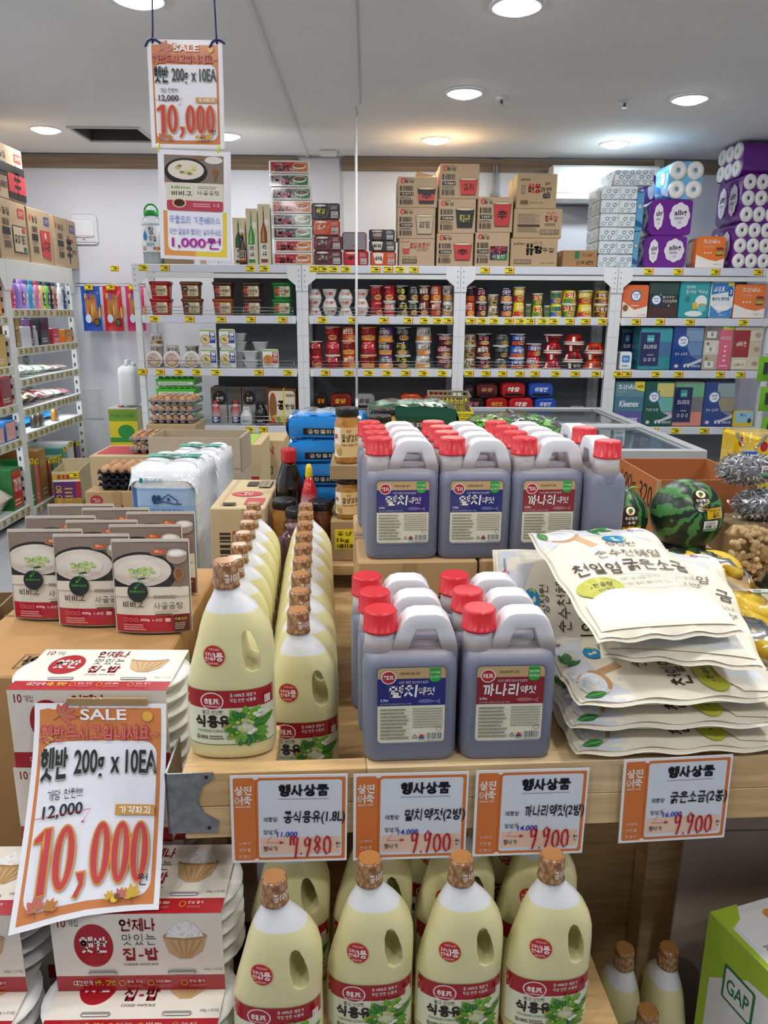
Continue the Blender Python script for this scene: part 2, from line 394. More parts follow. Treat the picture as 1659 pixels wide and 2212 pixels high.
# open ceiling hatch
t = thing('ceiling_hatch', 'open square hatch with dark void in the white ceiling', 'hatch', ((hxa+hxb)/2, (hya+hyb)/2, CEIL))
hw, hd = (hxb-hxa)/2, (hyb-hya)/2
b = MB()
for x0, y0, x1, y1 in ((-hw-.02, -hd-.02, -hw, hd+.02), (hw, -hd-.02, hw+.02, hd+.02), (-hw, -hd-.02, hw, -hd), (-hw, hd, hw, hd+.02)):
    b.box(x0, y0, -.012, x1, y1, -.0005, 'c9cbcb')
obj('frame', b, M_metal, t)
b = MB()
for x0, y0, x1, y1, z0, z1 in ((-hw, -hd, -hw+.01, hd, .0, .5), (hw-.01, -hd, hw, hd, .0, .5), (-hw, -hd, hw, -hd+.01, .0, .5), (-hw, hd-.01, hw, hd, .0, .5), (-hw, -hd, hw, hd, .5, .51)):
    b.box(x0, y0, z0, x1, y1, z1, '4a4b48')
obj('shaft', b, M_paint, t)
b = MB(); b.box(-hw+.01, .02, .09, hw-.01, .14, .13, 'a59a84'); b.box(-.05, -hd+.01, .14, .0, hd-.01, .19, '6d6a60'); obj('joist', b, M_paint, t)
# downlights
def bm_disc():
    b = MB(); b.lathe([(.03, -.03), (.06, -.027), (.085, -.018), (.097, -.0005)], 'ffffff', 28); return b.mesh('diffuser')
M_led = [mat('led_%d' % i, .4, col=TINT[i], emit=22) for i in range(3)]
RINGM = MB().lathe([(.118, -.0005), (.118, -.006), (.112, -.011), (.1, -.011), (.098, -.003)], 'e9eaea', 28, cap=False).mesh('trim_ring')
where = ['above the left wall racks', 'above the rack of bottles', 'over the stacked noodle cartons', 'by the air conditioner', 'left of the pair of sprinklers', 'right of the pair of sprinklers', 'at the top edge beyond the sprinklers', 'above the hanging sale sign']
for i, (x, y, k) in enumerate(LAMPS):
    ph = ('round warm white downlight ' if k == 2 else 'round cool white downlight ')+(where[i] if i < len(where) else 'in ceiling row %s place %s behind the view' % (ORD[i//4], ORD[i % 4]))
    t = thing('downlight', ph, 'ceiling light', (x, y, CEIL), group='recessed ceiling downlights')
    obj('trim_ring', RINGM, M_metal, t)
    o = obj('diffuser', bm_disc(), M_led[k], t)
    l = bpy.data.lights.new('lamp', 'AREA'); l.shape = 'DISK'; l.size = .19; l.energy = LPOW; l.color = TINT[k]
    lo = bpy.data.objects.new('lamp', l); COL.objects.link(lo); lo.parent = t; lo.location = (0, 0, -.034)
for i, p in enumerate(((1084, 211), (1350, 218))):
    q = onZ(*p, CEIL); t = thing('sprinkler_head', 'small ceiling sprinkler head %s of the two' % ('left' if i == 0 else 'right'), 'sprinkler', (q.x, q.y, CEIL), group='ceiling sprinkler heads')
    obj('escutcheon', MB().lathe([(.04, -.0005), (.036, -.01), (.02, -.014)], 'd8d9d9', 18), M_metal, t)
    obj('nozzle', MB().lathe([(.009, -.012), (.008, -.035), (.018, -.037), (.018, -.041)], 'b8b9b9', 10), M_chrome, t)
# ceiling device, hanging white pole
q = onY(709, 322, WY-.25)
t = thing('emergency_light', 'small white box fixed on ceiling beside the moulding gap', 'ceiling box', (q.x, q.y, q.z-.05))
obj('housing', MB().box(-.075, -.06, 0, .075, .06, CEIL-(q.z-.05)-.001 if CEIL-(q.z-.05) < .16 else .1, 'e6e8ec', b=.01), M_plas, t)
obj('cable', MB().tube([(.07, 0, .03), (.12, 0, .0), (.17, -.02, .05), (.2, -.03, CEIL-(q.z-.05)-.004)], .005, 'dfe1e4'), M_plas, t)
t = thing('hanging_pole', 'thin white pole hanging from a ceiling hook before the racks', 'pole', (-.075, 5.48, 0))
obj('shaft', MB().tube([(0, 0, .9), (0, 0, 2.74)], .009, 'f2f3f5', 8), M_metal, t)
obj('hook', MB().tube([(0, 0, 2.735), (.012, 0, 2.76), (0, 0, 2.78), (0, 0, CEIL-.001)], .006, 'b9bbbb', 6), M_metal, t)
obj('foot', MB().lathe([(.02, 0), (.02, .02), (.009, .03), (.009, .91)], 'e6e7ea', 10), M_metal, t)
# wall fittings
q = onY(187, 494, WY)
t = thing('distribution_box', 'white wall distribution box with flip cover above the hanging snacks', 'wall box', (q.x, WY, q.z))
b = MB(); b.box(-.14, -.025, -.13, .1, -.0005, .12, 'e4e6ee', b=.02); obj('frame', b, M_plas, t)
b = MB(); b.box(-.12, -.04, -.07, .07, -.025, .07, 'eef0f6', b=.012); d = obj('flap', b, M_plas, t); obj('latch', MB().box(-.03, -.046, -.085, -.01, -.038, -.073, 'c7c9cf'), M_plas, t)
q = onY(201, 872, WY); b = MB(); b.box(-.09, -.008, -.14, .09, -.0005, .14, 'd9dbe2', b=.003)
single('access_panel', b, M_plas, 'flush white square panel low on the back wall', 'wall panel', (q.x, WY, q.z))
t = thing('air_conditioner', 'white wall air conditioner behind the stacked toilet paper', 'air conditioner', (2.02, WY, 2.42))
b = MB(); pr = [(0, .03), (-.2, 0), (-.235, .03), (-.24, .09), (-.225, .28), (-.19, .3), (0, .3)]
b.loft([[(x, p-.0005, q) for p, q in pr] for x in (-.45, .45)], 'f0f1f0', smooth=False); obj('body', b, M_plas, t)
obj('louvre', MB().box(-.41, -.2, -.012, .41, -.06, .004, '3a3c3f', b=.003), M_plas, t)
obj('seam', MB().box(-.45, -.242, .075, .45, -.237, .082, 'b9bab9'), M_plas, t)
b = MB(); p0 = onY(1395, 352, WY-.05)
b.box(p0.x+.09, -.06, 1.9, p0.x+.145, -.0005, CEIL-.0005, 'd2d3d2', b=.008); b.box(p0.x+.075, -.07, CEIL-.07, p0.x+.16, -.0005, CEIL-.001, 'bcb89f', b=.01)
single('pipe_cover', b, M_plas, 'white vertical pipe duct beside the air conditioner', 'pipe', (0, WY, 0))
p0 = onY(1070, 380, WY-.04); t = thing('metal_conduit', 'twin metal conduit running down the wall behind noodle cartons', 'pipe', (p0.x, WY-.03, 0))
for dx in (-.012, .012): obj('pipe', MB().tube([(dx, 0, 1.9), (dx, 0, CEIL-.001)], .01, 'a5a7a8', 8), M_metal, t)
obj('clamp', MB().box(-.035, -.014, 2.49, .035, .0295, 2.515, '8c8e8f'), M_metal, t)
# ------------------------------------------------------------------ steel racks on the back wall
def tagmesh(w=.072, h=.046, red=True, yc='f5df1c'):
    b = MB(); b.box(-w/2, -.002, -h/2, w/2, -.0003, h/2, yc); b.T = xz(0, 0, -.002); b.step = .0006
    if red: b.rect(w/2-.007, -h/2, w/2, h/2, 'e2601c')
    b.lines(-w*.44, h*.2, w*.3, h*.42, 1, '5b5210', .6); b.lines(-w*.1, -h*.2, w*.36, h*.16, 1, '2c2a10', .7); b.bars(-w*.44, -h*.42, w*.3, -h*.26, '4a430e', 12)
    return b.mesh('price_tag')
TAGM = tagmesh(); TAGM.materials.append(M_print); TAGP = tagmesh(red=False); TAGP.materials.append(M_print)
TAGF = tagmesh(red=False, yc='b8ac62'); TAGF.materials.append(M_print)
FY = 6.1; RD = .48
SH = [1.85, 1.475, 1.072, .622, .15]
PX = [-1.785, -.5, .715, 1.925, 3.19]
GR = 'dfe3e6'
TAGX = {0: [[319, 365, 546, 575], [681, 700, 722, 748, 811, 838, 863, 892], [1043, 1095], [1390, 1453, 1532, 1623]],
        1: [[335, 411, 479, 543, 611], [697, 763, 829, 882, 916, 945, 968], [1017, 1041, 1067, 1099, 1123, 1145, 1172, 1195, 1230, 1264, 1301], [1373, 1425, 1489, 1605]],
        2: [[340, 381, 420, 462, 556, 620], [702, 753, 797, 837, 878, 916, 958], [1017, 1054, 1090, 1128, 1161, 1207, 1249, 1295], [1343, 1363, 1427, 1476, 1567, 1612]],
        3: [[531, 561], [690, 740], [1155, 1200, 1242, 1286], [1434, 1482, 1546, 1597]], 4: [[], [], [], []]}
what = ['soy paste tubs and bottles', 'bowl noodles and cup noodles', 'yellow cup noodles and red bowls', 'tissue boxes and paper towels']
def post_mesh(h):
    b = MB()
    b.box(-.022, -.022, 0, .022, -.019, h, GR); b.box(-.022, -.019, 0, -.019, .022, h, GR); b.box(.019, -.019, 0, .022, .022, h, GR)
    z = .12
    while z < h:
        for s in (-1, 1): b.box(s*.011-.002, -.0226, z, s*.011+.002, -.0219, z+.008, '6a6d70')
        z += .2
    return b.mesh('post')
POSTM = post_mesh(1.8495); POSTM.materials.append(M_metal)
for i in range(4):
    x0, x1 = PX[i]+.0225, PX[i+1]-.0225
    t = thing('steel_rack', 'white steel rack on back wall holding '+what[i], 'rack', (0, FY, 0), group='steel racks along the back wall')
    for x in (x0, x1):
        for y in (.022, RD-.022): obj('post', POSTM, M_metal, t, (x, y, 0))
    for j, z in enumerate(SH):
        b = MB(); b.box(x0+.024, .004, z-.04, x1-.024, RD-.004, z-.006, GR)
        b.box(x0+.03 if j else x0-.02, -.004, z-.06, x1-.03 if j else x1+.02, .004, z, GR, b=.002)
        if j == 0: b.box(x0-.02, -.0035, z-.1, x1+.02, .004, z-.066, 'd9dcdc', b=.002)
        b.box(x0+.0225, .006, z-.006, x1-.0225, RD-.004, z, 'd3d7da'); s = obj('shelf', b, M_metal, t)
        if j < 4:
            b = MB(); b.box(x0+.06, -.0075, z-.055, x1-.06, -.0045, z-.004, 'd5dae6'); obj('label_rail', b, M_gloss, s)
        for px in TAGX[j][i]:
            p = onY(px, 700, FY); obj('price_tag', TAGM if rnd.random() < .6 else TAGP, M_print, s, (p.x, -.008, z-.03))
    for s_ in (-1, 1):
        xe = x0-.02 if s_ < 0 else x1+.02
        b = MB(); pts = [(xe, 1.8495), (xe, 1.66), (xe-s_*.045, 1.66), (xe-s_*.045, 1.70), (xe-s_*.11, 1.755), (xe-s_*.11, 1.8495)]
        if s_ > 0: pts.reverse()
        b.loft([[(x, -.0045, z) for x, z in pts], [(x, -.0095, z) for x, z in pts]], GR, smooth=False)
        b.T = xz(0, 0, -.0095)
        for zz in (1.69, 1.73, 1.77, 1.81): b.ell(xe-s_*.02, zz, .005, .005, '777a7c', 8)
        obj('corner_plate', b, M_metal, t)
    if i > 0:
        b = MB(); b.box(x0, RD+.002, .1, x1, RD+.012, 1.86, '7c7f83'); obj('back_panel', b, M_paint, t)
    else:
        b = MB(); b.box(x0+.5, RD+.002, .1, x1, RD+.012, 1.86, '7c7f83'); obj('back_panel', b, M_paint, t)
    for j, xa, xb in ([(1, .05, .05), (2, .05, .05)] if i < 2 else [(2, .05, .05)] if i == 2 else []):
        z = SH[j]; b = MB(); a, c = x0+xa, x1-xb
        for dz in (.012, .035, .06): b.tube([(a, -.002, z+dz), (c, -.002, z+dz)], .0022, 'c9cbcd', 5)
        k = 9
        for n in range(k+1):
            if n % 3 == 0 or (i == 1 and j == 1 and n < 4): b.tube([(a+(c-a)*n/k, -.002, z+.002), (a+(c-a)*n/k, -.002, z+.06)], .0022, 'c9cbcd', 5)
        obj('wire_guard', b, M_chrome, t)
    if i == 0:
        z = SH[3]; b = MB()
        for dz in (.015, .045, .075): b.tube([(PX[0]+.4, -.002, z+dz), (x1-.05, -.002, z+dz)], .0025, 'c9cbcd', 5)
        obj('wire_guard', b, M_chrome, t)
# lone tags on the corner post and wall
single('price_tag', TAGM.copy(), M_print, 'yellow price tag clipped to the corner rack post', 'price tag', (PX[0]+.03, FY-.012, 1.045))
q = onY(248, 580, WY); single('price_tag', TAGM.copy(), M_print, 'yellow price tag stuck on bare white wall', 'price tag', (q.x, WY-.001, q.z))
# ------------------------------------------------------------------ left wall racks
LF = -2.52; LBK = -2.98
LZ = [[1.85, 1.46, 1.12, .85, .60, .1], [1.85, 1.51, 1.24, 1.015, .80, .62, .055]]
LYS = [(4.4, 5.62), (5.62, 6.86)]
b = MB()
def lpost_mesh(h):
    b = MB(); b.box(-.022, -.022, 0, .022, -.019, h, 'd5d9d9'); b.box(.019, -.019, 0, .022, .022, h, 'd5d9d9'); b.box(-.022, .019, 0, .019, .022, h, 'd5d9d9')
    z = .06
    while z < h:
        b.box(-.009, -.0228, z, .005, -.0219, z+.03, '3d4043'); z += .075
    return b.mesh('post')
LPM = lpost_mesh(1.8495)
for i, (ya, yb) in enumerate(LYS):
    t = thing('steel_rack', 'white steel rack on left wall with '+('snacks and cartons at frame edge' if i == 0 else 'shampoo bottles near the corner'), 'rack', (0, 0, 0), group='steel racks along the left wall')
    for y in (ya+.0225, yb-.0225):
        for x in (LF-.023, LBK+.023): obj('post', LPM, M_metal, t, (x, y, 0))
    for j, z in enumerate(LZ[i]):
        b = MB(); b.box(LBK, ya+.046, z-.035, LF-.004, yb-.046, z, 'dfe3e3'); b.box(LF-.004, ya+.04 if j else ya+.002, z-.06 if j else z-.13, LF+.004, yb-.04 if j else yb-.002, z+.004 if j else z, 'd6d9d6', b=.002)
        s = obj('shelf', b, M_metal, t)
        if j:
            b = MB(); b.box(LF+.0045, ya+.05, z-.05, LF+.008, yb-.05, z+.002, 'bdbfbd'); obj('label_rail', b, M_gloss, s)
            y = ya+.09
            while y < yb-.06:
                o = obj('price_tag', TAGF, M_print, s, (LF+.009, y, z-.024), rot=(0, 0, R(90))); o.scale = (.7, 1, .8); y += .075+.05*rnd.random()
    b = MB(); b.box(LBK-.012, ya, .02, LBK-.002, yb, 1.85, 'e9eeee'); obj('back_panel', b, M_paint, t)
    for y, s_ in ((ya+.002, 1), (yb-.002, -1)):
        b = MB()
        pts = [(y, 1.8495), (y, 1.64), (y+s_*.045, 1.64), (y+s_*.1, 1.73), (y+s_*.1, 1.8495)]
        if s_ < 0: pts.reverse()
        b.loft([[(LF+.0045, p, q) for p, q in pts], [(LF+.008, p, q) for p, q in pts]], 'd5d9d9', smooth=False)
        obj('corner_plate', b, M_metal, t)
    if True:   # strip lamp under the top shelf lights the white backs
        b = MB(); b.box(LBK+.06, ya+.1, 1.79, LBK+.09, yb-.1, 1.812, 'ffffff'); obj('strip_lamp', b, mat('strip_led', .4, col='f4fbff', emit=5), t)
        for j, z in enumerate(LZ[i][:-1]):
            l = bpy.data.lights.new('shelf_lamp', 'AREA'); l.shape = 'RECTANGLE'; l.size = .03; l.size_y = yb-ya-.25; l.energy = 2.2 if j < 5 else .5; l.color = (.93, .98, 1)
            lo = bpy.data.objects.new('shelf_lamp', l); COL.objects.link(lo); lo.parent = t; lo.location = (LF-.08, (ya+yb)/2, z-.037); lo.rotation_euler = (0, R(-25), 0)
            if j: b = MB(); b.box(LF-.1, ya+.12, z-.0365, LF-.07, yb-.12, z-.0352, 'ffffff'); obj('strip_lamp', b, MT['strip_led'], t)
# ------------------------------------------------------------------ goods on the back racks
CB = 'b79f80'      # kraft cardboard
def pxr(x0, x1, Y=FY+.02, py=680):
    a, c = onY(x0, py, Y), onY(x1, py, Y); return (a.x+c.x)/2, abs(c.x-a.x)
def pz(px, py, Y=FY+.02): return onY(px, py, Y).z
def carton_body(b, w, d, h, col=CB, lid=True):
    b.box(-w/2, 0, 0, w/2, d, h, col, b=min(.004, w*.02))
def carton(name, label, w, d, h, loc, prt=None, rz=0, col=CB, cat='carton', group=None, tape=True, side=None, rot=None, top=None):
    t = thing(name, label, cat, loc, rz, group, rot)
    b = MB(); carton_body(b, w, d, h, col); obj('body', b, M_card, t)
    if tape:
        b = MB(); b.box(-w/2-.0006, d/2-.024, h*.72, w/2+.0006, d/2+.024, h+.0007, 'a88a62'); obj('tape', b, M_gloss, t)
        b = MB(); b.box(-w/2+.002, d/2-.0015, h, w/2-.002, d/2+.0015, h+.0011, '5d4a34'); obj('flap_seam', b, M_card, t)
    if prt:
        b = MB(xz(0, 0, -.0002), .0005); prt(b, w, h); obj('print', b, M_print, t)
    if side:
        b = MB(yzn(-w/2-.0002, d, 0), .0005); side(b, d, h); obj('side_print', b, M_print, t)
    if top:
        b = MB(xy(0, 0, h+.0012), .0005); top(b, w, d); obj('top_print', b, M_print, t)
    return t
def cup_icon(b, x0, y0, x1, y1, col, band=None, txt=None, tcol='ffffff', out='3a2f26', slant=0):
    w = x1-x0; k = .1*w
    b.poly([(x0, y1), (x0+k, y0), (x1-k, y0), (x1, y1)], out)
    b.poly([(x0+.02*w, y1-.03*w), (x0+k+.015*w, y0+.03*w), (x1-k-.015*w, y0+.03*w), (x1-.02*w, y1-.03*w)], col)
    if band: b.poly([(x0+.05*w, y0+(y1-y0)*.62), (x0+k*.7, y0+(y1-y0)*.22), (x1-k*.7, y0+(y1-y0)*.22), (x1-.05*w, y0+(y1-y0)*.62)], band)
    b.ell((x0+x1)/2, y1, w/2, w*.07, out); b.ell((x0+x1)/2, y1, w/2-.02*w, w*.05, 'd9c7a8')
    if txt: b.text(txt, x0+w*.22, y0+(y1-y0)*.3, x1-w*.22, y0+(y1-y0)*.72, tcol, .02)
def nong(code, cupf):
    def p(b, w, h):
        b.ell(w*.06-w/2+.02, h*.87, .016, .02, 'c4302b', 14); b.ell(w*.06-w/2+.022, h*.865, .007, .011, CB, 10)
        b.text('농심', -w/2+w*.16, h*.8, -w/2+w*.4, h*.92, '2a2420', .02); b.lines(-w/2+w*.17, h*.925, -w/2+w*.38, h*.955, 1, '4a3d30')
        x0, x1 = -w/2+w*.06, -w/2+w*.4
        b.rect(x0, h*.08, x1, h*.72, CB); b.rect(x0, h*.38, x1, h*.5, '1e1a17'); b.text(code, x0+.008, h*.4, x1-.006, h*.48, 'e8ddc8', .01)
        for ya, yb in ((.54, .7), (.1, .26)):
            b.bars(x0+.02, h*ya, x1-.005, h*yb, '2b241e', 16)
            b.rect(x0, h*ya, x0+.012, h*yb, '2b241e')
        b.lines(x0, h*.28, x1, h*.36, 2, '54483a'); cupf(b, w, h)
    return p
def c_3771(b, w, h): cup_icon(b, w*.0, h*.12, w*.46, h*.62, '1d1a1a', 'c4403c', '辛', '151010')
def c_3559(b, w, h): cup_icon(b, w*-.02, h*.14, w*.46, h*.74, 'b8a78c', None, '짜파게티', '2a2521')
def c_3561(b, w, h): cup_icon(b, w*.0, h*.1, w*.46, h*.56, 'c23a34', 'c23a34', '김치', '1a1010')
def c_3558(b, w, h): cup_icon(b, w*-.04, h*.16, w*.46, h*.7, '1f2223', None, '튀김우동', 'd8cc6a')
def c_3556(b, w, h): cup_icon(b, w*-.04, h*.18, w*.46, h*.68, 'c23a3c', None, '辛', '161010')
def c_3537(b, w, h): cup_icon(b, w*-.06, h*.16, w*.45, h*.82, 'b93638', None, '辛', '161010')
def c_3531(b, w, h):
    b.rect(-w*.06, h*.2, w*.44, h*.6, '20263f'); b.poly([(-w*.02, h*.2), (w*.44, h*.2), (w*.44, h*.4)], '2c7a48')
    b.text('육개장', -w*.08, h*.38, w*.4, h*.6, 'd2454a', .03); b.text('사발면', 0, h*.24, w*.36, h*.36, 'e8e2d2', .02)
def p_buldak(b, w, h):
    b.text('Samyang', -w*.45, h*.84, -w*.2, h*.93, 'b8302c', .02); b.text('불닭볶음면', -w*.2, h*.64, w*.36, h*.86, 'b8302c', .02, .2)
    b.text('화끈한 볶음면!', 0, h*.54, w*.3, h*.62, '3a2c24'); cup_icon(b, -w*.4, h*.44, -w*.2, h*.66, 'c0453e')
    b.text('용기면 105g x 16개입', -w*.4, h*.3, 0, h*.37, '2b2019'); b.rect(-w*.4, h*.1, 0, h*.26, '2b2019'); b.bars(-w*.38, h*.12, -w*.02, h*.24, CB, 18)
def p_paldo1(b, w, h):
    b.text('paldo', -w*.4, h*.78, -w*.16, h*.88, '3f342b', .02); b.text('해물', -w*.22, h*.44, w*.1, h*.72, 'c2382f', .04)
    b.text('라면', w*.1, h*.46, w*.36, h*.62, '3a2420', .03); b.rr(-w*.38, h*.42, -w*.29, h*.66, .012, '2d241d'); b.rr(-w*.37, h*.44, -w*.3, h*.64, .01, CB)
    b.text('컵용', -w*.36, h*.47, -w*.31, h*.61, '2d241d', rot=90); b.text('얼큰', w*.2, h*.68, w*.34, h*.76, '3a2420', .01)
    b.rr(w*.16, h*.3, w*.34, h*.44, .01, '241d18'); b.text('왕컵', w*.19, h*.33, w*.31, h*.41, CB, .02)
    b.bars(-w*.4, h*.12, -w*.2, h*.24, '4a3d30', 14); b.text('110 g x 16개입', -w*.16, h*.14, w*.16, h*.2, '3f342b')
def p_paldo2(b, w, h):
    b.rect(-w*.42, h*.2, w*.04, h*.84, 'a79173'); b.lines(-w*.42, h*.5, w*.04, h*.84, 7, '6d5c48'); b.rect(-w*.42, h*.38, w*.04, h*.47, '3c3127'); b.lines(-w*.42, h*.2, w*.04, h*.36, 4, '6d5c48')
    b.text('왕뚜껑', w*.14, h*.56, w*.4, h*.78, 'b3372f', .02); b.line([(w*.16, h*.82), (w*.2, h*.9), (w*.26, h*.82), (w*.31, h*.9), (w*.36, h*.82)], .004, 'b3372f')
    b.lines(w*.14, h*.42, w*.4, h*.52, 2, '5a4a3b'); b.rect(w*.06, h*.14, w*.44, h*.3, '2d241d'); b.bars(w*.07, h*.15, w*.43, h*.29, CB, 20)
def p_paldo3(b, w, h):
    b.text('paldo', -w*.44, h*.74, -w*.2, h*.86, '3f342b', .03); b.text('왕', -w*.02, h*.46, w*.18, h*.74, '3a2c25', .05); b.text('뚜껑', w*.18, h*.5, w*.42, h*.68, '6b5647', .03)
    b.text('봉봉', -w*.18, h*.4, -w*.02, h*.84, '3a2c25', .05); b.line([(-w*.01, h*.78), (w*.03, h*.9), (w*.08, h*.78), (w*.13, h*.9), (w*.17, h*.78)], .004, '7a3a30')
    b.rect(-w*.42, h*.1, -w*.06, h*.26, '2d241d'); b.bars(-w*.41, h*.11, -w*.07, h*.25, CB, 20); b.text('110 g x 18개입', w*.14, h*.1, w*.44, h*.17, '3f342b')
def side_red(b, d, h): b.rr(d*.55, h*.5, d*.85, h*.8, .01, 'b3473f'); b.bars(d*.5, h*.2, d*.85, h*.46, '4a3d30', 12)
TOPS = [  # px x0,x1, z0-py, top-py, print, words
    (862, 941, 572, 513, p_buldak, 'showing a red brush-lettered noodle title, bottom left of the stack'),
    (858, 941, 513, 446, nong('가3559', c_3559), 'with a pale cup outline, middle of the leftmost stack'),
    (858, 944, 446, 379, nong('가3771', c_3771), 'with a black and red cup, top of the leftmost stack'),
    (944, 1025, 571, 500, nong('가3556', c_3556), 'with a plain red cup, bottom of the tallest stack'),
    (946, 1028, 500, 425, nong('가3558', c_3558), 'with a black udon cup, middle of the tallest stack'),
    (948, 1033, 425, 349, nong('가3561', c_3561), 'with an orange-topped red cup, top of the tallest stack'),
    (1028, 1104, 572, 498, nong('가3531', c_3531), 'with a dark blue and green square picture, bottom'),
    (1031, 1108, 498, 421, nong('가3537', c_3537), 'with a tall tilted red cup, upper one of two'),
    (1106, 1209, 573, 511, p_paldo3, 'with heavy black brush title, bottom of the right stack'),
    (1110, 1215, 511, 447, p_paldo2, 'with a grey text panel, middle of the right stack'),
    (1113, 1200, 447, 371, p_paldo1, 'with red seafood ramen lettering, top of the right stack')]
stackz = {}
for k, (xa, xb, pa, pb, pr, words) in enumerate(TOPS):
    cx, w = pxr(xa, xb, FY+.03, 470); key = (0 if k < 3 else 1 if k < 6 else 2 if k < 8 else 3)
    z0 = stackz.get(key, SH[0]+.0005); h = pz(1000, pb, FY+.03)-pz(1000, pa, FY+.03)
    t = carton('noodle_carton', 'brown carton '+words, w-.004, .36, h-.001, (cx, FY+.03, z0), pr, col='b9a184' if key < 3 else 'b39a78', group='noodle cartons stacked on the racks', side=side_red if k in (2, 5) else None)
    stackz[key] = z0+h
    if k == 2:
        b = MB(); b.loft([[(-.02, .09, h-.001), (w/2-.004, .05, h-.001), (w/2-.004, .16, h+.0), (-.02, .17, h)], [(w*.1-.03, .1, h+.05), (w/2-.02, .08, h+.022), (w/2-.02, .085, h+.02), (w*.1-.03, .105, h+.048)]], 'ab9272', smooth=False); obj('open_flap', b, M_card, t)
# boxes over the left racks
def lb(code, art, r='b83a34'):
    def p(b, w, h):
        b.ell(-w*.4, h*.82, .016, .026, 'c4302b', 14); b.text('농심', -w*.33, h*.74, -w*.1, h*.88, '2a2420', .02)
        b.rr(w*.2, h*.74, w*.44, h*.9, .006, r); b.text('컵라면', w*.23, h*.78, w*.41, h*.86, 'e3d6bd', .01)
        b.rect(-w*.38, h*.42, -w*.12, h*.54, '1e1a17'); b.bars(-w*.36, h*.57, -w*.13, h*.68, '2b241e', 14); b.bars(-w*.36, h*.2, -w*.13, h*.32, '2b241e', 14); b.lines(-w*.38, h*.34, -w*.12, h*.4, 2, '54483a'); art(b, w, h)
    return p
def a_shin(b, w, h): b.text('辛', w*.0, h*.1, w*.24, h*.68, '241c18', .03); b.text('라면', w*.26, h*.3, w*.42, h*.4, '241c18', .02); b.poly([(w*.26, h*.62), (w*.36, h*.56), (w*.24, h*.52)], 'c24038')
def a_chapa(b, w, h): b.rect(-w*.04, h*.14, w*.44, h*.6, '3b3028'); b.rect(-w*.025, h*.16, w*.425, h*.58, 'c2b296'); b.text('짜파게티', -w*.0, h*.28, w*.4, h*.46, '29221d', .03, .2); b.rect(w*.28, h*.17, w*.4, h*.25, '2d6b45'); b.rect(w*.28, h*.49, w*.4, h*.57, 'b63c34')
def a_neoguri(b, w, h): b.poly([(-w*.02, h*.64), (w*.42, h*.64), (w*.4, h*.1), (w*.02, h*.16)], 'c0363a'); b.text('너구리', w*.02, h*.24, w*.38, h*.44, '221a17', .03); b.ell(w*.2, h*.54, .02, .025, 'd9bfa0', 14)
def a_bigshin(b, w, h):
    b.rect(-w*.1, h*.04, w*.5, h*.16, '241c1a'); b.rect(-w*.5, h*.5, w*.5, h*.66, '241c1a'); b.rect(-w*.1, h*.16, w*.5, h*.5, 'ad3238'); b.text('辛', w*.1, h*.1, w*.34, h*.68, '1c1614', .05); b.rect(-w*.5, h*.1, -w*.4, h*.5, 'b8302c')
for ya, yb, z0, z1, art, rc, words in ((5.64, 6.10, 1.8505, 2.262, a_chapa, 'b83a34', 'with green and white noodle logo, under the top carton'), (6.13, 6.55, 1.8505, 2.255, a_neoguri, '4a4a86', 'with handwritten date and red seafood logo'),
                                       (6.62, 7.10, 1.8505, 2.25, a_shin, '4a4a86', 'with one big black brush character, nearest the corner'), (5.68, 6.14, 2.2635, 2.63, a_bigshin, 'b83a34', 'with black and red bands, lying on top'),
                                       (5.16, 5.6, 1.8505, 2.27, a_shin, 'b83a34', 'at the left frame edge, base of the pile')):
    carton('noodle_carton', 'brown carton on left rack '+words, yb-ya, .38, z1-z0-.001, (LF-.02, (ya+yb)/2, z0), lb('', art, rc), R(90), 'b39c7e', group='noodle cartons over the left racks')
# ---- cups and bowls
CUPN = 18
def cup_mesh(rt, rb, h, up, main, rim):
    pr = [(rb*.92, 0), (rb, .003), (rt*.985, h-.006), (rt*1.05, h-.006), (rt*1.05, h-.001), (rt*.99, h)]
    if not up: pr = [(r, h-z) for r, z in reversed(pr)]
    b = MB(); cols = [main, main, main, rim, rim, rim]
    if not up: cols.reverse()
    b.lathe(pr, cols, CUPN); return b
def cup_print(rt, rb, h, up, second, third, txt, tc, food):
    r0, r1 = (rb, rt) if up else (rt, rb)
    b = MB(cyl(r0+.0006, 0, 0, 0, r1+.0006, h), .0006); a = rt*1.35
    b.rect(-a, h*.06, a, h*.4, second, 10); b.rect(-a*.9, h*.5, a*.35, h*.82, third, 8)
    if food:
        b.ell(.2*a, h*.26, a*.5, h*.18, 'd8b078', 12); b.ell(.24*a, h*.26, a*.36, h*.12, food, 12)
    b.text(txt, -a*.6, h*.48, a*.6, h*.8, tc, .03); b.lines(-a*.5, h*.84, a*.4, h*.93, 1, 'f0ead8'); return b
cupcache = {}
def cup(kind, rt, rb, h, up):
    main, rim, second, third, txt, tc, food = kind
    k = (kind, round(rt, 3), round(h, 3), up)
    if k not in cupcache:
        m = cup_mesh(rt, rb, h, up, main, rim).mesh('cup_body'); m.materials.append(M_gloss)
        p = cup_print(rt, rb, h, up, second, third, txt, tc, food).mesh('wrap_print'); p.materials.append(M_gloss); cupcache[k] = (m, p)
    return cupcache[k]
RED = ('c01f2a', 'f0e6da', '7d1a1c', 'c01f2a', '辛', '180c0c', 'b8642a'); REDW = ('d8d4cc', 'f3f1ec', 'b01f26', 'c8262c', '새우탕', 'f3ece0', None)
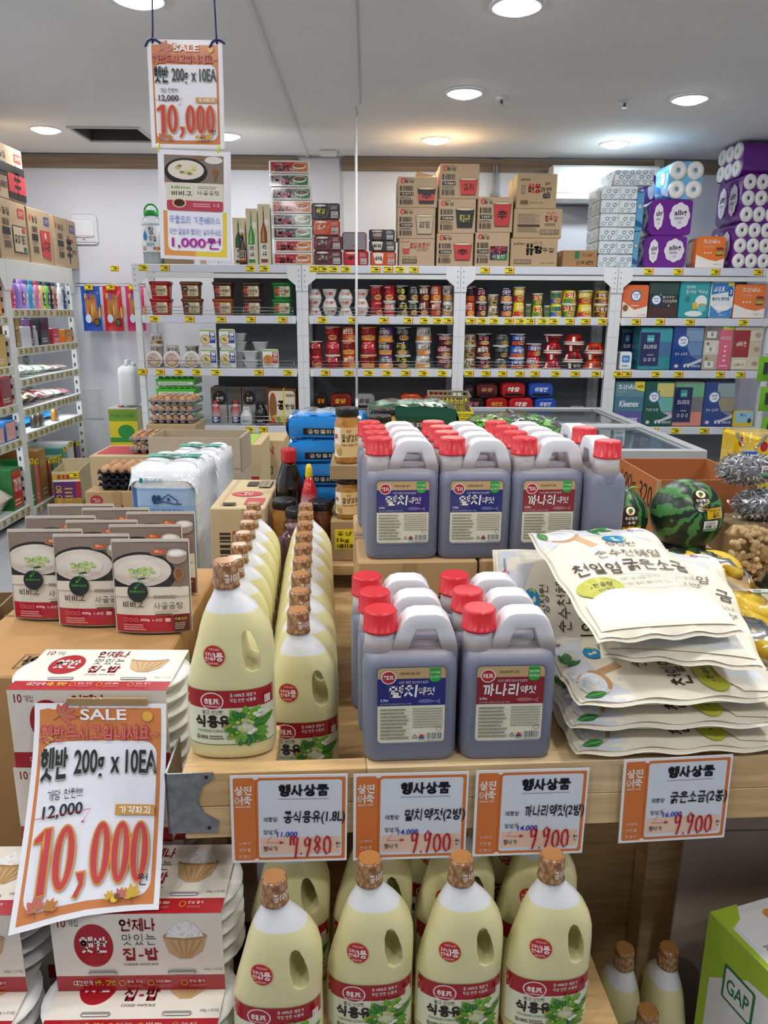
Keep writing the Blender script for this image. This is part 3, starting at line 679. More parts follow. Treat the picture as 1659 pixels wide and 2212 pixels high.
UDON = ('1c1f1e', 'e8e8e0', '4a4a30', '1c1f1e', '우동', 'e3d84c', 'b98f4a'); DARK = ('33373a', 'e6e6e2', '24282b', '3c4146', '우동', '9a9c90', 'a8762f'); MAR = ('7d2b2a', 'efe9df', '5b1c1c', 'ece6d8', '오징어', '3a1c16', 'b7803c')
ORG = ('d1521f', 'f5efe6', 'b9401a', 'e9ddca', '새우탕', 'b8241c', 'd08a3c'); WHT = ('d8d2c8', 'f6f3ee', 'a8703c', 'd8d2c8', '튀김', '2d2620', 'c39a5c'); BRN = ('5a2418', 'd8cbb8', 'b8461e', '3a1712', '삼양', '23305c', None)
BLK = ('1d1b1d', 'dcd8d0', '74323f', '1d1b1d', '불닭', 'd67a8a', 'c2a24a'); CRM = ('b9b294', 'e6e1cf', '6f7350', 'd8d1b4', '짜장', '7a2a1c', '5b3a22'); NVY = ('1f2452', 'eee7dc', 'c96e3c', '1f2452', '진라면', 'f0d6de', 'd29a58')
YEL = ('e3c81e', 'f5f2da', 'b81f2b', 'e3c81e', '진라면', 'fdf3dc', 'c2772f'); YGR = ('d6cc1e', 'f2f0da', '3f7d2b', 'b83326', '김치', 'fbf3c9', 'c08a3a'); YBL = ('d9cf3a', 'eef0e6', '2f5aa8', '4a9a3a', '참깨', '1d3f86', 'c08a3a'); YBR = ('dfc51e', 'f5f0dc', '5a2a1c', '7a2020', '진짬뽕', 'f5e6cf', 'b9672c'); GRY = ('9fa593', 'e6e7df', '4a6f3d', '6f7d58', '쌀', '2f4a23', None)
KIM = ('c62b2a', 'e9a23c', 'e0902c', 'c62b2a', '김치', '1b0f0d', 'd08a3c'); YUK = ('6a3b86', 'eca53a', 'e2982f', '2c8a52', '육개장', 'e8b8c8', 'c98a42'); BLU = ('2550a0', 'eef0f2', 'b8442f', '3a66b8', '비빔면', 'f2f2ea', 'b9743c'); RBL = ('b82a30', 'e9ecf2', 'a81e28', '3a5ca0', '해물안성', 'f5e9df', 'c88f4c'); OLV = ('a39f7d', 'dad6bd', '7a8a4a', 'cfc9ac', '짜파', '6a2418', '6b3c22'); SIL = ('c9ccd0', 'f2f3f4', 'd5873a', 'efe6d5', '사리곰탕', '3a2a1c', 'e3dcb8')
PLM = ('6f2a34', 'e6dcd2', '4c1820', 'b9737d', '너구리', 'f0e2da', 'c9975a'); PNK = ('b3262f', 'f0e7dc', '8e1c24', 'cf3a40', '신', 'e9d8c8', None)
names = {RED: 'red', REDW: 'red and white', UDON: 'black and yellow', DARK: 'dark grey', MAR: 'maroon', ORG: 'orange', WHT: 'white and brown', BRN: 'brown and orange', BLK: 'black and pink', CRM: 'cream', NVY: 'navy and orange', YEL: 'yellow and red', YGR: 'yellow and green', YBL: 'yellow and blue', YBR: 'yellow and brown', GRY: 'grey green', KIM: 'red and orange', YUK: 'purple and green', BLU: 'blue', RBL: 'red and blue', OLV: 'olive', SIL: 'silver and orange', PLM: 'plum', PNK: 'bright red'}
ROWW = ['bottom row', 'second row up', 'third row up', 'top row']
def put_cups(shelf, bay, cols, where, dy=.06):
    z = SH[shelf]
    for n, (px, wpx, hs, kinds) in enumerate(cols):
        cx, w = pxr(px-wpx/2, px+wpx/2, FY+dy, 680 if shelf == 1 else 780); zz = z+.0005; r = w/2*1.06
        for q, kd in enumerate(kinds):
            if kd is None: continue
            h = hs[q] if isinstance(hs, (list, tuple)) else hs
            up = (q+n) % 2 == 1
            m, p = cup(kd, r*.95, r*.82, h-.001, up)
            tall = 'cup' if h > r*1.7 else 'bowl'
            t = thing('noodle_cup', '%s noodle %s, %s, %s column, %s' % (names[kd], tall, ROWW[q], ORD[n], where), 'noodle cup', (cx+rnd.uniform(-.002, .002), FY+dy+r, zz), R(rnd.uniform(-25, 25)), 'noodle cups on '+where)
            obj('cup_body', m, None, t); obj('wrap_print', p, None, t); zz += h+.0004
def wbowl(up, r, h):
    pr = [(r*.55, 0), (r*.6, .004), (r*.9, h*.6), (r*.97, h-.006), (r*1.02, h-.005), (r*1.02, h), (r*.9, h)]
    if not up: pr = [(a, h-z) for a, z in reversed(pr)]
    b = MB(); b.lathe(pr, 'e4e2dd', 20); return b
def wbowl_print(up, r, h, c):
    r0, r1 = (r*.66, r*.97) if up else (r*.97, r*.66)
    b = MB(cyl(r0+.004, 0, 0, 0, r1+.004, h), .0006); b.text('맛있는 짬뽕', -r*.8, h*.32, r*.7, h*.68, c, .02, .2); b.ell(r*.2, h*.5, r*.16, h*.16, c, 12); return b
wb = {}
for up in (0, 1):
    for c in ('b3232b', 'c2562a'):
        a = wbowl(up, .058, .067).mesh('bowl_body'); a.materials.append(M_wrap); p = wbowl_print(up, .058, .067, c).mesh('wrap_print'); p.materials.append(M_gloss); wb[up, c] = (a, p)
for n, px in enumerate((679, 712, 746, 781)):
    cx = pxr(px-5, px+5, FY+.06)[0]; zz = SH[1]+.0005
    for q in range(3):
        up = (n+q) % 2; a, p = wb[up, 'b3232b' if n < 2 else 'c2562a']
        t = thing('noodle_bowl', 'white bowl noodle with %s print, %s, %s column left of the red cups' % ('red' if n < 2 else 'orange', ROWW[q], ORD[n]), 'noodle bowl', (cx, FY+.12, zz), R(rnd.uniform(-20, 20)), 'white bowl noodles')
        obj('bowl_body', a, None, t); obj('wrap_print', p, None, t); zz += .0674
put_cups(1, 1, [(813, 27, (.112, .12), (RED, RED)), (841, 26, (.112, .12), (REDW, RED)), (869, 25, (.112, .12), (UDON, UDON)), (893, 22, (.112, .12), (DARK, DARK)), (917, 23, (.112, .12), (MAR, MAR)), (942, 24, (.112, .12), (ORG, ORG)), (968, 24, (.112, .12), (WHT, WHT))], 'second shelf left of centre joint')
put_cups(1, 2, [(1016, 22, (.11, .118), (ORG, BRN)), (1040, 23, (.11, .118), (BLK, BLK)), (1066, 22, (.085, .085), (CRM, CRM)), (1095, 24, (.11, .118), (NVY, NVY)), (1122, 25, (.11, .118), (YEL, YEL)), (1142, 12, (.1,), (GRY,)), (1162, 22, (.09, .09), (YGR, YGR)), (1182, 13, (.09,), (GRY,)), (1203, 26, (.1, .1), (YBL, YBL)), (1231, 31, (.1, .105), (YGR, YGR)), (1266, 32, (.1, .105), (YEL, YEL)), (1303, 33, (.1, .105), (YBR, YBR))], 'second shelf right of centre joint', .05)
put_cups(2, 1, [(681, 31, (.1, .11), (RED, PNK)), (718, 32, (.1, .11, .112), (PNK, PNK, RED)), (753, 30, (.1, .11, .112), (ORG, KIM, ORG)), (796, 34, (.1, .11, .112), (KIM, PNK, KIM)), (834, 33, (.1, .11, .112), (YUK, YUK, YUK)), (871, 33, (.1, .11, .112), (UDON, UDON, DARK)), (915, 34, (.1, .11, .112), (SIL, SIL, SIL)), (962, 34, (.09, .09, .09), (PLM, PLM, PLM))], 'third shelf left of centre joint')
put_cups(2, 2, [(1015, 28, (.085, .095, .09), (OLV, OLV, OLV)), (1046, 31, (.085, .095, .095), (BLK, MAR, BLK)), (1083, 33, (.085, .095, .095), (DARK, DARK, DARK)), (1119, 33, (.085, .095, .095), (BLU, BLU, BLU)), (1155, 33, (.095, .105), (RBL, RBL))], 'third shelf right of centre joint')
# red ramen bowls
def rbowl(up, r, h, c, rim='e8ded4'):
    pr = [(r*.6, 0), (r*.64, .004), (r*.93, h*.8), (r*1.0, h*.84), (r*1.0, h*.9), (r*.86, h)]
    cols = [c, c, c, rim, rim, rim]
    if not up: pr = [(a, h-z) for a, z in reversed(pr)]; cols.reverse()
    b = MB(); b.lathe(pr, cols, 24); return b
rbk = {}
def redbowl(c, up, words, px, q, r, z, dy):
    h = .068; k = (c, up, r)
    if k not in rbk:
        a = rbowl(up, r, h, c).mesh('bowl_body'); a.materials.append(M_gloss); r0, r1 = (r*.68, r*.9) if up else (r*.95, r*.68)
        p = MB(cyl(r0+.004, 0, 0, 0, r1+.004, h), .0008); p.text('왕뚜껑', -r*.2, h*.25, r*.75, h*.62, '1a0f0d' if c != '1f1c1c' else 'e8dcd0', .04); p.rect(-r*.75, h*.1, -r*.45, h*.72, 'efe6dc', 3); p = p.mesh('wrap_print'); p.materials.append(M_gloss); rbk[k] = (a, p)
    cx = pxr(px-5, px+5, FY+dy, 780)[0]
    t = thing('noodle_bowl', words, 'noodle bowl', (cx, FY+dy+r, z), R(rnd.uniform(-30, 30)), 'stacked red ramen bowls'); obj('bowl_body', rbk[k][0], None, t); obj('wrap_print', rbk[k][1], None, t)
for n, (px, r, cs, dy, who) in enumerate(((1197, .075, ['b3181f', 'b3181f', 'a8161c', 'a8161c'], .05, 'left stack'), (1243, .082, ['1f1c1c', '8e1a1c', '9c1c1e', 'b3261f'], .03, 'middle stack'), (1288, .085, ['cf3a18', 'd2401a', 'cf3a18'], .06, 'right stack'))):
    for q, c in enumerate(cs): redbowl(c, (q+n) % 2, '%s ramen bowl, %s of the %s beside the tissue rack' % ('black' if c == '1f1c1c' else 'orange red' if c[0] == 'c' or c[0] == 'd' else 'deep red', ROWW[q], who), px, q, r, SH[2]+.0005+q*.0685, dy)
for px, q, words in ((1243, 0, 'left one of the pair on the shelf under the red bowls'),): redbowl('b3181f', 1, 'red noodle bowl '+words, 1236, 0, .06, SH[3]+.0005, .03)
redbowl('1f1c1c', 1, 'black noodle bowl at the rack corner behind the freezer', 1283, 0, .07, SH[3]+.0005, .03)
redbowl('1f1c1c', 0, 'black udon bowl base under another, behind the freezer', 1258, 0, .06, SH[3]+.0005, .2); redbowl('1f1c1c', 1, 'black udon bowl on top of another, behind the freezer', 1258, 0, .06, SH[3]+.069, .2)
# ---- fermented paste tubs
def tub(main, dark, txt, style):
    w, d, h = .16, .13, .125
    b = MB(); b.loft([[(x, y+d/2, z) for x, y in rrect(w*s, d*s, .022)] for s, z in ((.8, 0), (.83, .003), (.93, h-.02))], main)
    l = MB(); l.loft([[(x, y+d/2, z) for x, y in rrect(w*s, d*s, .024)] for s, z in ((1.0, h-.022), (1.02, h-.018), (1.02, h-.008), (.97, h-.002), (.94, h))], dark)
    p = MB(lambda x, z, k: (x, d/2-d/2*(.83+.1*z/(h-.02))-.0008-k, z), .0006)
    p.rr(-.06, .018, .06, .094, .006, 'd8cda6'); p.rect(-.06, .02, -.022, .092, dark); p.ell(-.045, .06, .013, .02, 'b8441f', 12); p.ell(-.04, .035, .014, .012, '6f3a1a', 12)
    if style: p.rr(-.034, .03, -.017, .084, .003, 'b3182a'); p.text('해찬들', -.031, .036, -.02, .08, 'f3e6dc', .01, rot=-90)
    else: p.ell(-.036, .07, .022, .02, '1c1a1a', 16); p.text('순창', -.05, .062, -.024, .076, 'f0e8dc', .02)
    p.text(txt, -.012, .046, .05, .07, '231810', .02); p.text('우리쌀로 만든', -.01, .076, .03, .083, '5a4630'); p.ell(.046, .084, .012, .012, 'f0ead2', 12); p.lines(-.01, .026, .04, .042, 2, '6d5c3c')
    r = []
    for q, m_, n in ((b, M_plas, 'tub'), (l, M_plas, 'lid'), (p, M_print, 'label')):
        q = q.mesh(n); q.materials.append(m_); r.append((n, q))
    return r, h
TB = [('b3201f', '9e1a1c', '태양초', 1, 'red'), ('7d4c2a', '6f4126', '재래식', 0, 'brown'), ('a85a2a', '96491f', '재래식', 1, 'orange brown'), ('54302a', '462622', '집된장', 1, 'dark brown'), ('1f8a34', '187029', '사계절', 1, 'green')]
for n, (px, k) in enumerate(zip((345, 414, 481, 544, 609), TB)):
    pa, h = tub(*k[:4]); cx = pxr(px-5, px+5, FY+.05)[0]; kd = k
    pb, _ = tub('5a2f24', '4a231c', '재래식', 1) if n == 2 else (pa, 0)
    for q in range(2):
        t = thing('paste_tub', ('dark reddish' if n == 2 and q else k[4])+' paste tub, %s of its pair on the second shelf' % ('upper' if q else 'lower'), 'tub', (cx+.004*q*(-1)**n, FY+.06, SH[1]+.0005+q*(h+.0006)), R((-2, 3, 0, -3, 2)[n]), 'soy paste tubs')
        for nm, me in (pb if q else pa): obj(nm, me, None, t)
# ---- third shelf left: rice noodle bowls, trays
def lid_face(b, r, c, txt):
    b.ell(0, 0, r, r, 'e9e4dd', 28); b.ell(0, -r*.1, r*.85, r*.78, c, 26); b.ell(0, -r*.45, r*.6, r*.4, 'b08a5c', 20); b.ell(0, -r*.42, r*.5, r*.3, 'd9c8a0', 18); b.rect(-r*.75, r*.02, r*.75, r*.34, 'e9e0d6', 1); b.text(txt, -r*.7, r*.06, r*.7, r*.3, '3a2c28', .02); b.text('쌀국수', -r*.3, r*.6, r*.3, r*.78, '8c8a8a')
for n, (px, c, tx, wd) in enumerate(((333, 'c9a39c', '해물쌀국수', 'seafood'), (372, 'd8969a', '얼큰쌀국수', 'pink lidded'), (414, 'cfc7b8', '멸치쌀국수', 'anchovy'))):
    cx = pxr(px-5, px+5, FY+.02, 780)[0]; r = .067
    t = thing('noodle_bowl', '%s rice noodle bowl stood on its side, round lid facing out' % wd, 'noodle bowl', (cx, FY+.012, SH[2]+r+.001), group='rice noodle bowls on side')
    b = MB(); prf = [(r*.72, .062), (r*.76, .06), (r*.94, .008), (r, .007), (r, .001), (r*.97, 0)]
    b.loft([[(q*math.cos(2*math.pi*i/28), y, -q*math.sin(2*math.pi*i/28)) for i in range(28)] for q, y in prf], 'd9d5cf'); obj('bowl_body', b, M_plas, t)
    b = MB(xz(0, 0, -.0005), .0005); lid_face(b, r*.97, c, tx); obj('lid', b, M_gloss, t)
WB2 = ('cfcac2', 'efece6', 'b3a999', 'cfcac2', '쌀국수', '6a5a4c', '6b4a32')
names[WB2] = 'beige'
put_cups(2, 0, [(338, 28, (.085, .085, .09), (WB2, WB2, WB2)), (371, 29, (.085, .085), (WB2, WB2)), (413, 29, (.085, .085), (WB2, WB2))], 'third shelf behind the round lids', .1)
def tray_pack(c1, c2):
    w, h, d = .125, .15, .07
    b = MB(); b.loft([[(x, y, z+h/2) for x, z in rrect(w*s, h*s, .016)][::-1] for s, y in ((.8, d), (.82, d-.003), (.97, .012), (1.0, .01), (1.0, .004), (.98, 0))], 'dfe2e2')
    p = MB(xz(0, 0, -.0005), .0005); p.rr(-w*.49, .006, w*.49, h-.006, .014, 'e9ece8'); p.rr(-w*.47, h*.88, w*.47, h-.008, .008, '8fb83a'); p.rect(w*.1, h*.28, w*.46, h*.86, c1); p.text('쌀', w*.12, h*.66, w*.44, h*.85, 'f5f6f0', .04); p.text('국수', w*.16, h*.4, w*.42, h*.64, 'f5f6f0', .03)
    p.ell(-w*.16, h*.46, w*.31, h*.26, 'c79a68', 20); p.ell(-w*.16, h*.46, w*.26, h*.21, c2, 18); p.ell(-w*.2, h*.5, w*.1, h*.08, '6f9a3a', 10); p.ell(-w*.1, h*.42, w*.06, h*.05, 'c23a26', 8); p.lines(-w*.4, h*.06, w*.3, h*.2, 2, '9aa0a0')
    b = b.mesh('tray'); b.materials.append(M_plas); p = p.mesh('lid_film'); p.materials.append(M_film); return b, p
TPB, TPR = tray_pack('2148a0', 'e0cf9c'), tray_pack('b3281f', 'd8792f')
for n, (px, q, kk) in enumerate(((452, 0, TPB), (452, 1, TPB), (493, 0, TPB), (493, 1, TPB), (585, 0, TPR))):
    cx = pxr(px-5, px+5, FY+.02, 780)[0]
    t = thing('noodle_tray', '%s rice noodle tray standing upright, %s' % ('red' if kk is TPR else 'blue', 'alone by the empty white bowls' if kk is TPR else ('upper' if q else 'lower')+(' left' if px < 470 else ' right')+' of the four'), 'noodle tray', (cx, FY+.012, SH[2]+.0005+q*.1512), group='rice noodle trays')
    obj('tray', kk[0], None, t); obj('lid_film', kk[1], None, t)
for n, (px, q, dy) in enumerate(((515, 0, .1), (515, 1, .1), (515, 2, .1), (515, 3, .1), (540, 0, .02), (540, 1, .02), (562, 0, .12), (562, 1, .12), (562, 2, .12))):
    cx = pxr(px-5, px+5, FY+dy, 780)[0]; b = MB(); b.loft([[(x, y+.06, z) for x, y in rrect(.125*s, .11*s, .02)] for s, z in ((.66, 0), (.7, .002), (.95, .058), (1.02, .06), (1.02, .066))], 'd4d7d9')
    single('noodle_tray', b, M_plas, 'plain white noodle tray, %s of the %s' % (ROWW[q], 'pile behind the blue trays' if px == 515 else 'short front pair' if px == 540 else 'pile beside the red tray'), 'noodle tray', (cx, FY+dy, SH[2]+.0005+q*.0668), group='plain white noodle trays')
# ------------------------------------------------------------------ top of the back racks
Z0 = SH[0]+.0005
cx, w = pxr(300, 346, FY+.06, 500)
t = thing('soju_jug', 'big clear plastic jug with green handle cap and blue drop label', 'jug', (cx, FY+.14, Z0))
r = w/2; b = MB(); pr = [(r*.9, 0), (r, .012)]
for k in range(9): z = .03+.03*k; pr += [(r, z), (r*.95, z+.008), (r, z+.016)]
pr += [(r*.98, .31), (r*.7, .345), (r*.5, .352), (r*.5, .365)]
b.lathe(pr, 'e8eef0', 22); obj('body', b, M_glass, t)
obj('water', MB().lathe([(r*.86, .006), (r*.93, .015), (r*.92, .285), (r*.6, .3)], 'c9d3d4', 20), mat('pale_spirit', .1, col='cfd8d8', coat=.3), t)
c = obj('cap', MB().lathe([(r*.66, .352), (r*.7, .358), (r*.7, .385), (r*.64, .392)], '1f8f3a', 20), M_plas, t)
obj('carry_ring', MB().tube([(r*.62*math.cos(a), 0, .388+.05*math.sin(a)) for a in [math.pi*k/12 for k in range(13)]], .007, '1f8f3a', 7), M_plas, t)
b = MB(cyl(r+.001), .0006); b.rect(-r*1.2, .09, r*1.2, .28, 'dfe6ea', 10); b.ell(-r*.5, .2, .02, .03, '2a86c0', 16); b.poly([(-r*.5-.012, .222), (-r*.5, .25), (-r*.5+.012, .222)], '2a86c0')
b.text('참', -r*.12, .215, r*.35, .27, '1b1d1f', .02); b.text('이슬', -r*.05, .165, r*.6, .21, '1b1d1f', .02); b.text('담금주', -r*.35, .13, r*.4, .155, '2a79b8', .02); b.rect(-r*.85, .105, -r*.5, .13, 'b8303a', 3); b.text('30', -r*.8, .11, -r*.55, .126, 'ffffff', .02)
for k, cc in enumerate(('c2382c', 'd8902c', '6f9a3a')): b.ell(r*(.4+.2*k), .115, .012, .012, cc, 10)
obj('label', b, M_gloss, t)
cx, w = pxr(351, 414, FY+.1, 520); carton('bottle_carton', 'plain brown carton half hidden by the lower hanging sign', w, .3, .27, (cx, FY+.1, Z0), lambda b, w, h: (b.rect(w*.02, h*.14, w*.44, h*.3, '33291f'), b.bars(w*.04, h*.16, w*.42, h*.28, CB, 18), b.bars(w*.2, h*.36, w*.42, h*.44, '5a4a3a', 10)), col='a28b6c')
cm = MB(); prb = [(.042, 0), (.046, .006)]
for k in range(7): z = .02+.025*k; prb += [(.046, z), (.0435, z+.006), (.046, z+.012)]
prb += [(.046, .2), (.036, .24), (.018, .265), (.016, .285)]
cm.lathe(prb, 'e8eef0', 18); cm = cm.mesh('body'); cm.materials.append(M_glass)
capm = MB().lathe([(.018, .283), (.018, .302), (.016, .305)], 'b8303a', 14).mesh('cap'); capm.materials.append(M_plas)
lbm = MB(cyl(.047), .0006); lbm.rect(-.05, .1, .05, .17, 'c9d8e2', 8); lbm.text('참이슬', -.03, .12, .03, .15, '2a6fa8', .02); lbm = lbm.mesh('label'); lbm.materials.append(M_gloss)
for n, px in enumerate((431, 459, 487)):
    cx = pxr(px-3, px+3, FY+.08, 540)[0]; t = thing('clear_bottle', 'clear plastic spirit bottle, %s behind the hanging sign' % ('left', 'middle', 'right')[n], 'bottle', (cx, FY+.09, Z0), group='clear bottles by the gift cartons')
    obj('body', cm, None, t); obj('cap', capm, None, t); obj('label', lbm, None, t)
def bottle_art(bc, tint, txt):
    def p(b, w, h):
        b.rect(-w*.46, h*.01, w*.46, h*.99, 'd9d0ae'); b.ell(w*.2, h*.7, w*.25, h*.06, 'efe9dc', 14)
        b.poly([(-w*.08, h*.9), (-w*.09, h*.7), (-w*.3, h*.54), (-w*.32, h*.04), (w*.24, h*.04), (w*.22, h*.54), (w*.02, h*.7), (w*.01, h*.9)][::-1], bc)
        b.poly([(-w*.03, h*.66), (-w*.2, h*.5), (-w*.2, h*.38), (w*.0, h*.38)][::-1], tint); b.rect(-w*.09, h*.88, w*.02, h*.95, 'b0a06c')
        b.rect(-w*.32, h*.1, w*.24, h*.36, 'e6e2d8'); b.text(txt[:2], -w*.2, h*.25, w*.16, h*.34, '1d1916', .03); b.text(txt[2:], -w*.2, h*.13, w*.16, h*.23, '1d1916', .03)
    return p
for n, (xa, xb, py, bc, ti, tx, wd) in enumerate(((503, 530, 470, '174a2c', '2d7a44', '백화수복', 'small green bottle picture'), (532, 557, 450, '2d8a3e', '8fd07a', '백화수복', 'bright green bottle picture'), (558, 585, 440, '7a4232', 'c98a4c', '백화수복', 'amber bottle picture'))):
    cx, w = pxr(xa, xb, FY+.05, 520); h = pz(540, py, FY+.05)-Z0
    t = carton('bottle_carton', 'tall cream gift carton with a '+wd, w-.003, .1, h, (cx, FY+.05, Z0), bottle_art(bc, ti, tx), col='d8cfae', tape=False, group='tall bottle gift cartons')
cx = pxr(510, 520, FY+.02, 540)[0]
t = thing('rice_wine_bottle', 'small dark bottle with black and red label before gift cartons', 'bottle', (cx+.03, FY+.025, Z0))
obj('body', MB().lathe([(.024, 0), (.025, .004), (.025, .11), (.012, .17), (.0095, .21)], '3a1c12', 14), M_gloss, t); obj('cap', MB().lathe([(.0105, .208), (.0105, .232)], 'a88a4c', 12), M_plas, t)
b = MB(cyl(.0256), .0006); b.rect(-.03, .02, .03, .1, 'c7b185', 8); b.rect(-.022, .045, .022, .092, '1a1614', 6); b.text('국산', -.015, .07, .015, .088, 'e8dcc0', .03); b.text('약주', -.015, .05, .015, .067, 'e8dcc0', .03); b.rect(-.03, .02, .03, .034, 'b3302c', 8); obj('label', b, M_print, t)
def brick(c1, c2, txt, bowl):
    def p(b, w, h):
        b.rect(-w*.48, h*.06, w*.48, h*.94, 'e9e6e2'); b.rect(-w*.45, h*.14, w*.45, h*.86, c1); b.poly([(w*.05, h*.14), (w*.45, h*.14), (w*.45, h*.86), (w*.12, h*.86)], c2)
        b.ell(w*.24, h*.56, w*.17, h*.24, 'e8e4de', 18); b.ell(w*.24, h*.6, w*.15, h*.16, bowl, 18); b.ell(-w*.36, h*.68, .008, .01, 'd8443a', 10)
        b.text('농심', -w*.32, h*.6, -w*.18, h*.8, 'f2ede6', .02); b.text(txt, -w*.36, h*.18, -w*.02, h*.58, '16100f' if txt == '김치' else 'd8455a', .05); b.text('사발면', 0, h*.22, w*.2, h*.42, 'f2ede6', .02)
    return p
KB, YB = brick('b3252d', 'd2792f', '김치', 'b8622c'), brick('24252c', '2d7a46', '육개장', '6f5a30')
def wrapbox(name, label, cat, w, d, h, loc, prt, col, group=None, m=None, rz=0, side=None):
    t = thing(name, label, cat, loc, rz, group); b = MB(); b.box(-w/2, 0, 0, w/2, d, h, col, b=min(.012, h*.12)); obj('wrapped_body', b, m or M_wrap, t)
    b = MB(xz(0, 0, -.0003), .0005); prt(b, w, h); obj('print', b, m or M_film, t)
    if side: b = MB(yzn(-w/2-.0003, d, 0), .0005); side(b, d, h); obj('side_print', b, m or M_film, t)
    return t
zz = Z0
order = [KB, KB, YB, YB, KB, YB, YB, KB]
for q, pr in enumerate(order):
    cx, w = pxr(587+(q == 1)*4-(q > 5)*3, 675-(q > 5)*4, FY+.05, 470)
    wrapbox('noodle_multipack', '%s bowl noodle multipack, %s from bottom of the tall stack' % ('red' if pr is KB else 'black and green', ORD[q]), 'noodle pack', w, .22, .0925, (cx, FY+.05, zz), pr, 'd8d4d2', 'bowl noodle multipacks in a tall stack'); zz += .0929
def pk(c1, txt, tc, cupc, code='c9c6c4'):
    def p(b, w, h):
        b.rect(-w*.47, h*.04, w*.47, h*.96, c1); b.poly([(-w*.4, h*.84), (-w*.3, h*.14), (-w*.04, h*.14), (w*.02, h*.84)][::-1], cupc); b.ell(-w*.19, h*.84, w*.21, h*.06, 'e6e0d6', 16); b.text(txt, -w*.34, h*.34, -w*.04, h*.66, tc, .04)
        b.rect(w*.18, h*.1, w*.42, h*.5, code); b.bars(w*.2, h*.14, w*.4, h*.3, '55504e', 12); b.lines(w*.2, h*.34, w*.4, h*.48, 2, '77716f'); b.lines(w*.16, h*.6, w*.42, h*.86, 3, code)
    return p
SM = [((677, 739), pk('5e2026', '오징어', 'efe6dc', '4a181c'), 'maroon', 0, .11), ((677, 739), pk('6a242a', '오징어', 'efe6dc', '53191e'), 'wine red', 1, .107), ((676, 735), pk('c2451f', '새우탕', 'f5ead8', 'd0562a'), 'orange', 2, .113), ((674, 735), pk('34343a', '튀김', 'e3d84c', '202124'), 'dark grey', 3, .117)]
zz = Z0
for (xa, xb), pr, wd, q, h in SM:
    cx, w = pxr(xa, xb, FY+.04, 510); wrapbox('noodle_multipack', '%s cup noodle multipack, %s of the pile by the white pole' % (wd, ROWW[q]), 'noodle pack', w, .2, h-.0005, (cx, FY+.04, zz), pr, '6d5a5c', 'cup noodle multipacks left of the cartons'); zz += h
zz = Z0
for (xa, xb), pr, wd, q, h in (((741, 796), pk('b81f2b', '辛', '180c0c', 'c8323a'), 'bright red', 0, .108), ((739, 792), lambda b, w, h: (b.rect(-w*.46, h*.05, w*.46, h*.95, '8c868c'), b.rect(-w*.05, h*.2, w*.02, h*.3, 'c23a3a')), 'grey backed', 1, .135)):
    cx, w = pxr(xa, xb, FY+.04, 510); wrapbox('noodle_multipack', '%s cup noodle multipack, %s of the middle pair' % (wd, 'lower' if q == 0 else 'upper'), 'noodle pack', w, .2, h-.0005, (cx, FY+.04, zz), pr, '7a3038', 'cup noodle multipacks left of the cartons'); zz += h
zz = Z0
for (xa, xb), pr, wd, q, h in (((800, 856), pk('c8501e', '새우탕', '2d1a12', 'e8ddcf'), 'orange', 0, .105), ((797, 855), pk('3a3638', '짜파', '241c18', 'cfc6b4'), 'dark brown', 1, .079), ((797, 853), pk('37323a', '너구리', 'f0e6d8', '6a5a52'), 'charcoal', 2, .079)):
    cx, w = pxr(xa, xb, FY+.04, 510); wrapbox('noodle_multipack', '%s cup noodle multipack, %s of pile beside brush-lettered carton' % (wd, ROWW[q]), 'noodle pack', w, .2, h-.0005, (cx, FY+.04, zz), pr, '4a4448', 'cup noodle multipacks left of the cartons'); zz += h
cx, w = pxr(1216, 1290, FY+.05, 555)
carton('seaweed_carton', 'small low brown carton under loose film by the tissue tower', w, .2, .125, (cx, FY+.05, Z0), lambda b, w, h: (b.rr(-w*.16, h*.5, -w*.02, h*.95, .006, '2d6b3f'), b.text('김가루 매운맛', -w*.1, h*.14, w*.4, h*.4, '3a2c20', .02), b.lines(w*.05, h*.62, w*.42, h*.84, 2, '8c6a4c'), b.ell(w*.28, h*.72, .014, .01, 'a03a30', 12)), col='a07c55')
# tissue rolls
def dots(b, x0, y0, x1, y1, col='c7d3d8'):
    b.rect(x0, y0, x1, y1, 'd5dcde'); k = 0; y = y0+.02
    while y < y1-.005:
        x = x0+.022+(k % 2)*.026
        while x < x1-.01: b.ring(x, y, .015, .014, .004, '3a6f9a', 10); b.ell(x+.024, y+.008, .004, .003, '5a8a5c', 6); x += .052
        y += .034; k += 1
zz = Z0
for q in range(7):
    xa, xb = (1296-q*.5, 1371) if q < 6 else (1318, 1402); h = .098 if q < 6 else .11
    cx, w = pxr(xa, xb, FY+.05, 500)
    wrapbox('tissue_bundle', 'white film bundle of blue-dotted tissue, %s from the bottom of the tower' % ORD[q], 'tissue pack', w, .36, h-.0005, (cx, FY+.05, zz), lambda b, w, h: (dots(b, -w*.48, h*.06, -w*.02, h*.94), dots(b, w*.02, h*.06, w*.48, h*.94)), 'cbd4d6', 'blue-dotted tissue tower', side=lambda b, d, h: (dots(b, d*.03, h*.06, d*.47, h*.94), dots(b, d*.53, h*.06, d*.97, h*.94))); zz += h
def logo_circle(b, x, y, r, c1='2a5f9e', t1='깨끗한', t2='나라'):
    b.ell(x, y, r, r, c1, 22); b.ell(x, y, r*.8, r*.8, 'f3f6f8', 22); b.text(t1, x-r*.55, y+r*.04, x+r*.55, y+r*.42, c1, .03); b.text(t2, x-r*.38, y-r*.44, x+r*.38, y-r*.06, c1, .03); b.poly([(x+r*.5, y+r*.85), (x+r*.8, y+r*1.25), (x+r*1.0, y+r*.8)], '6fae3a')
zz = Z0
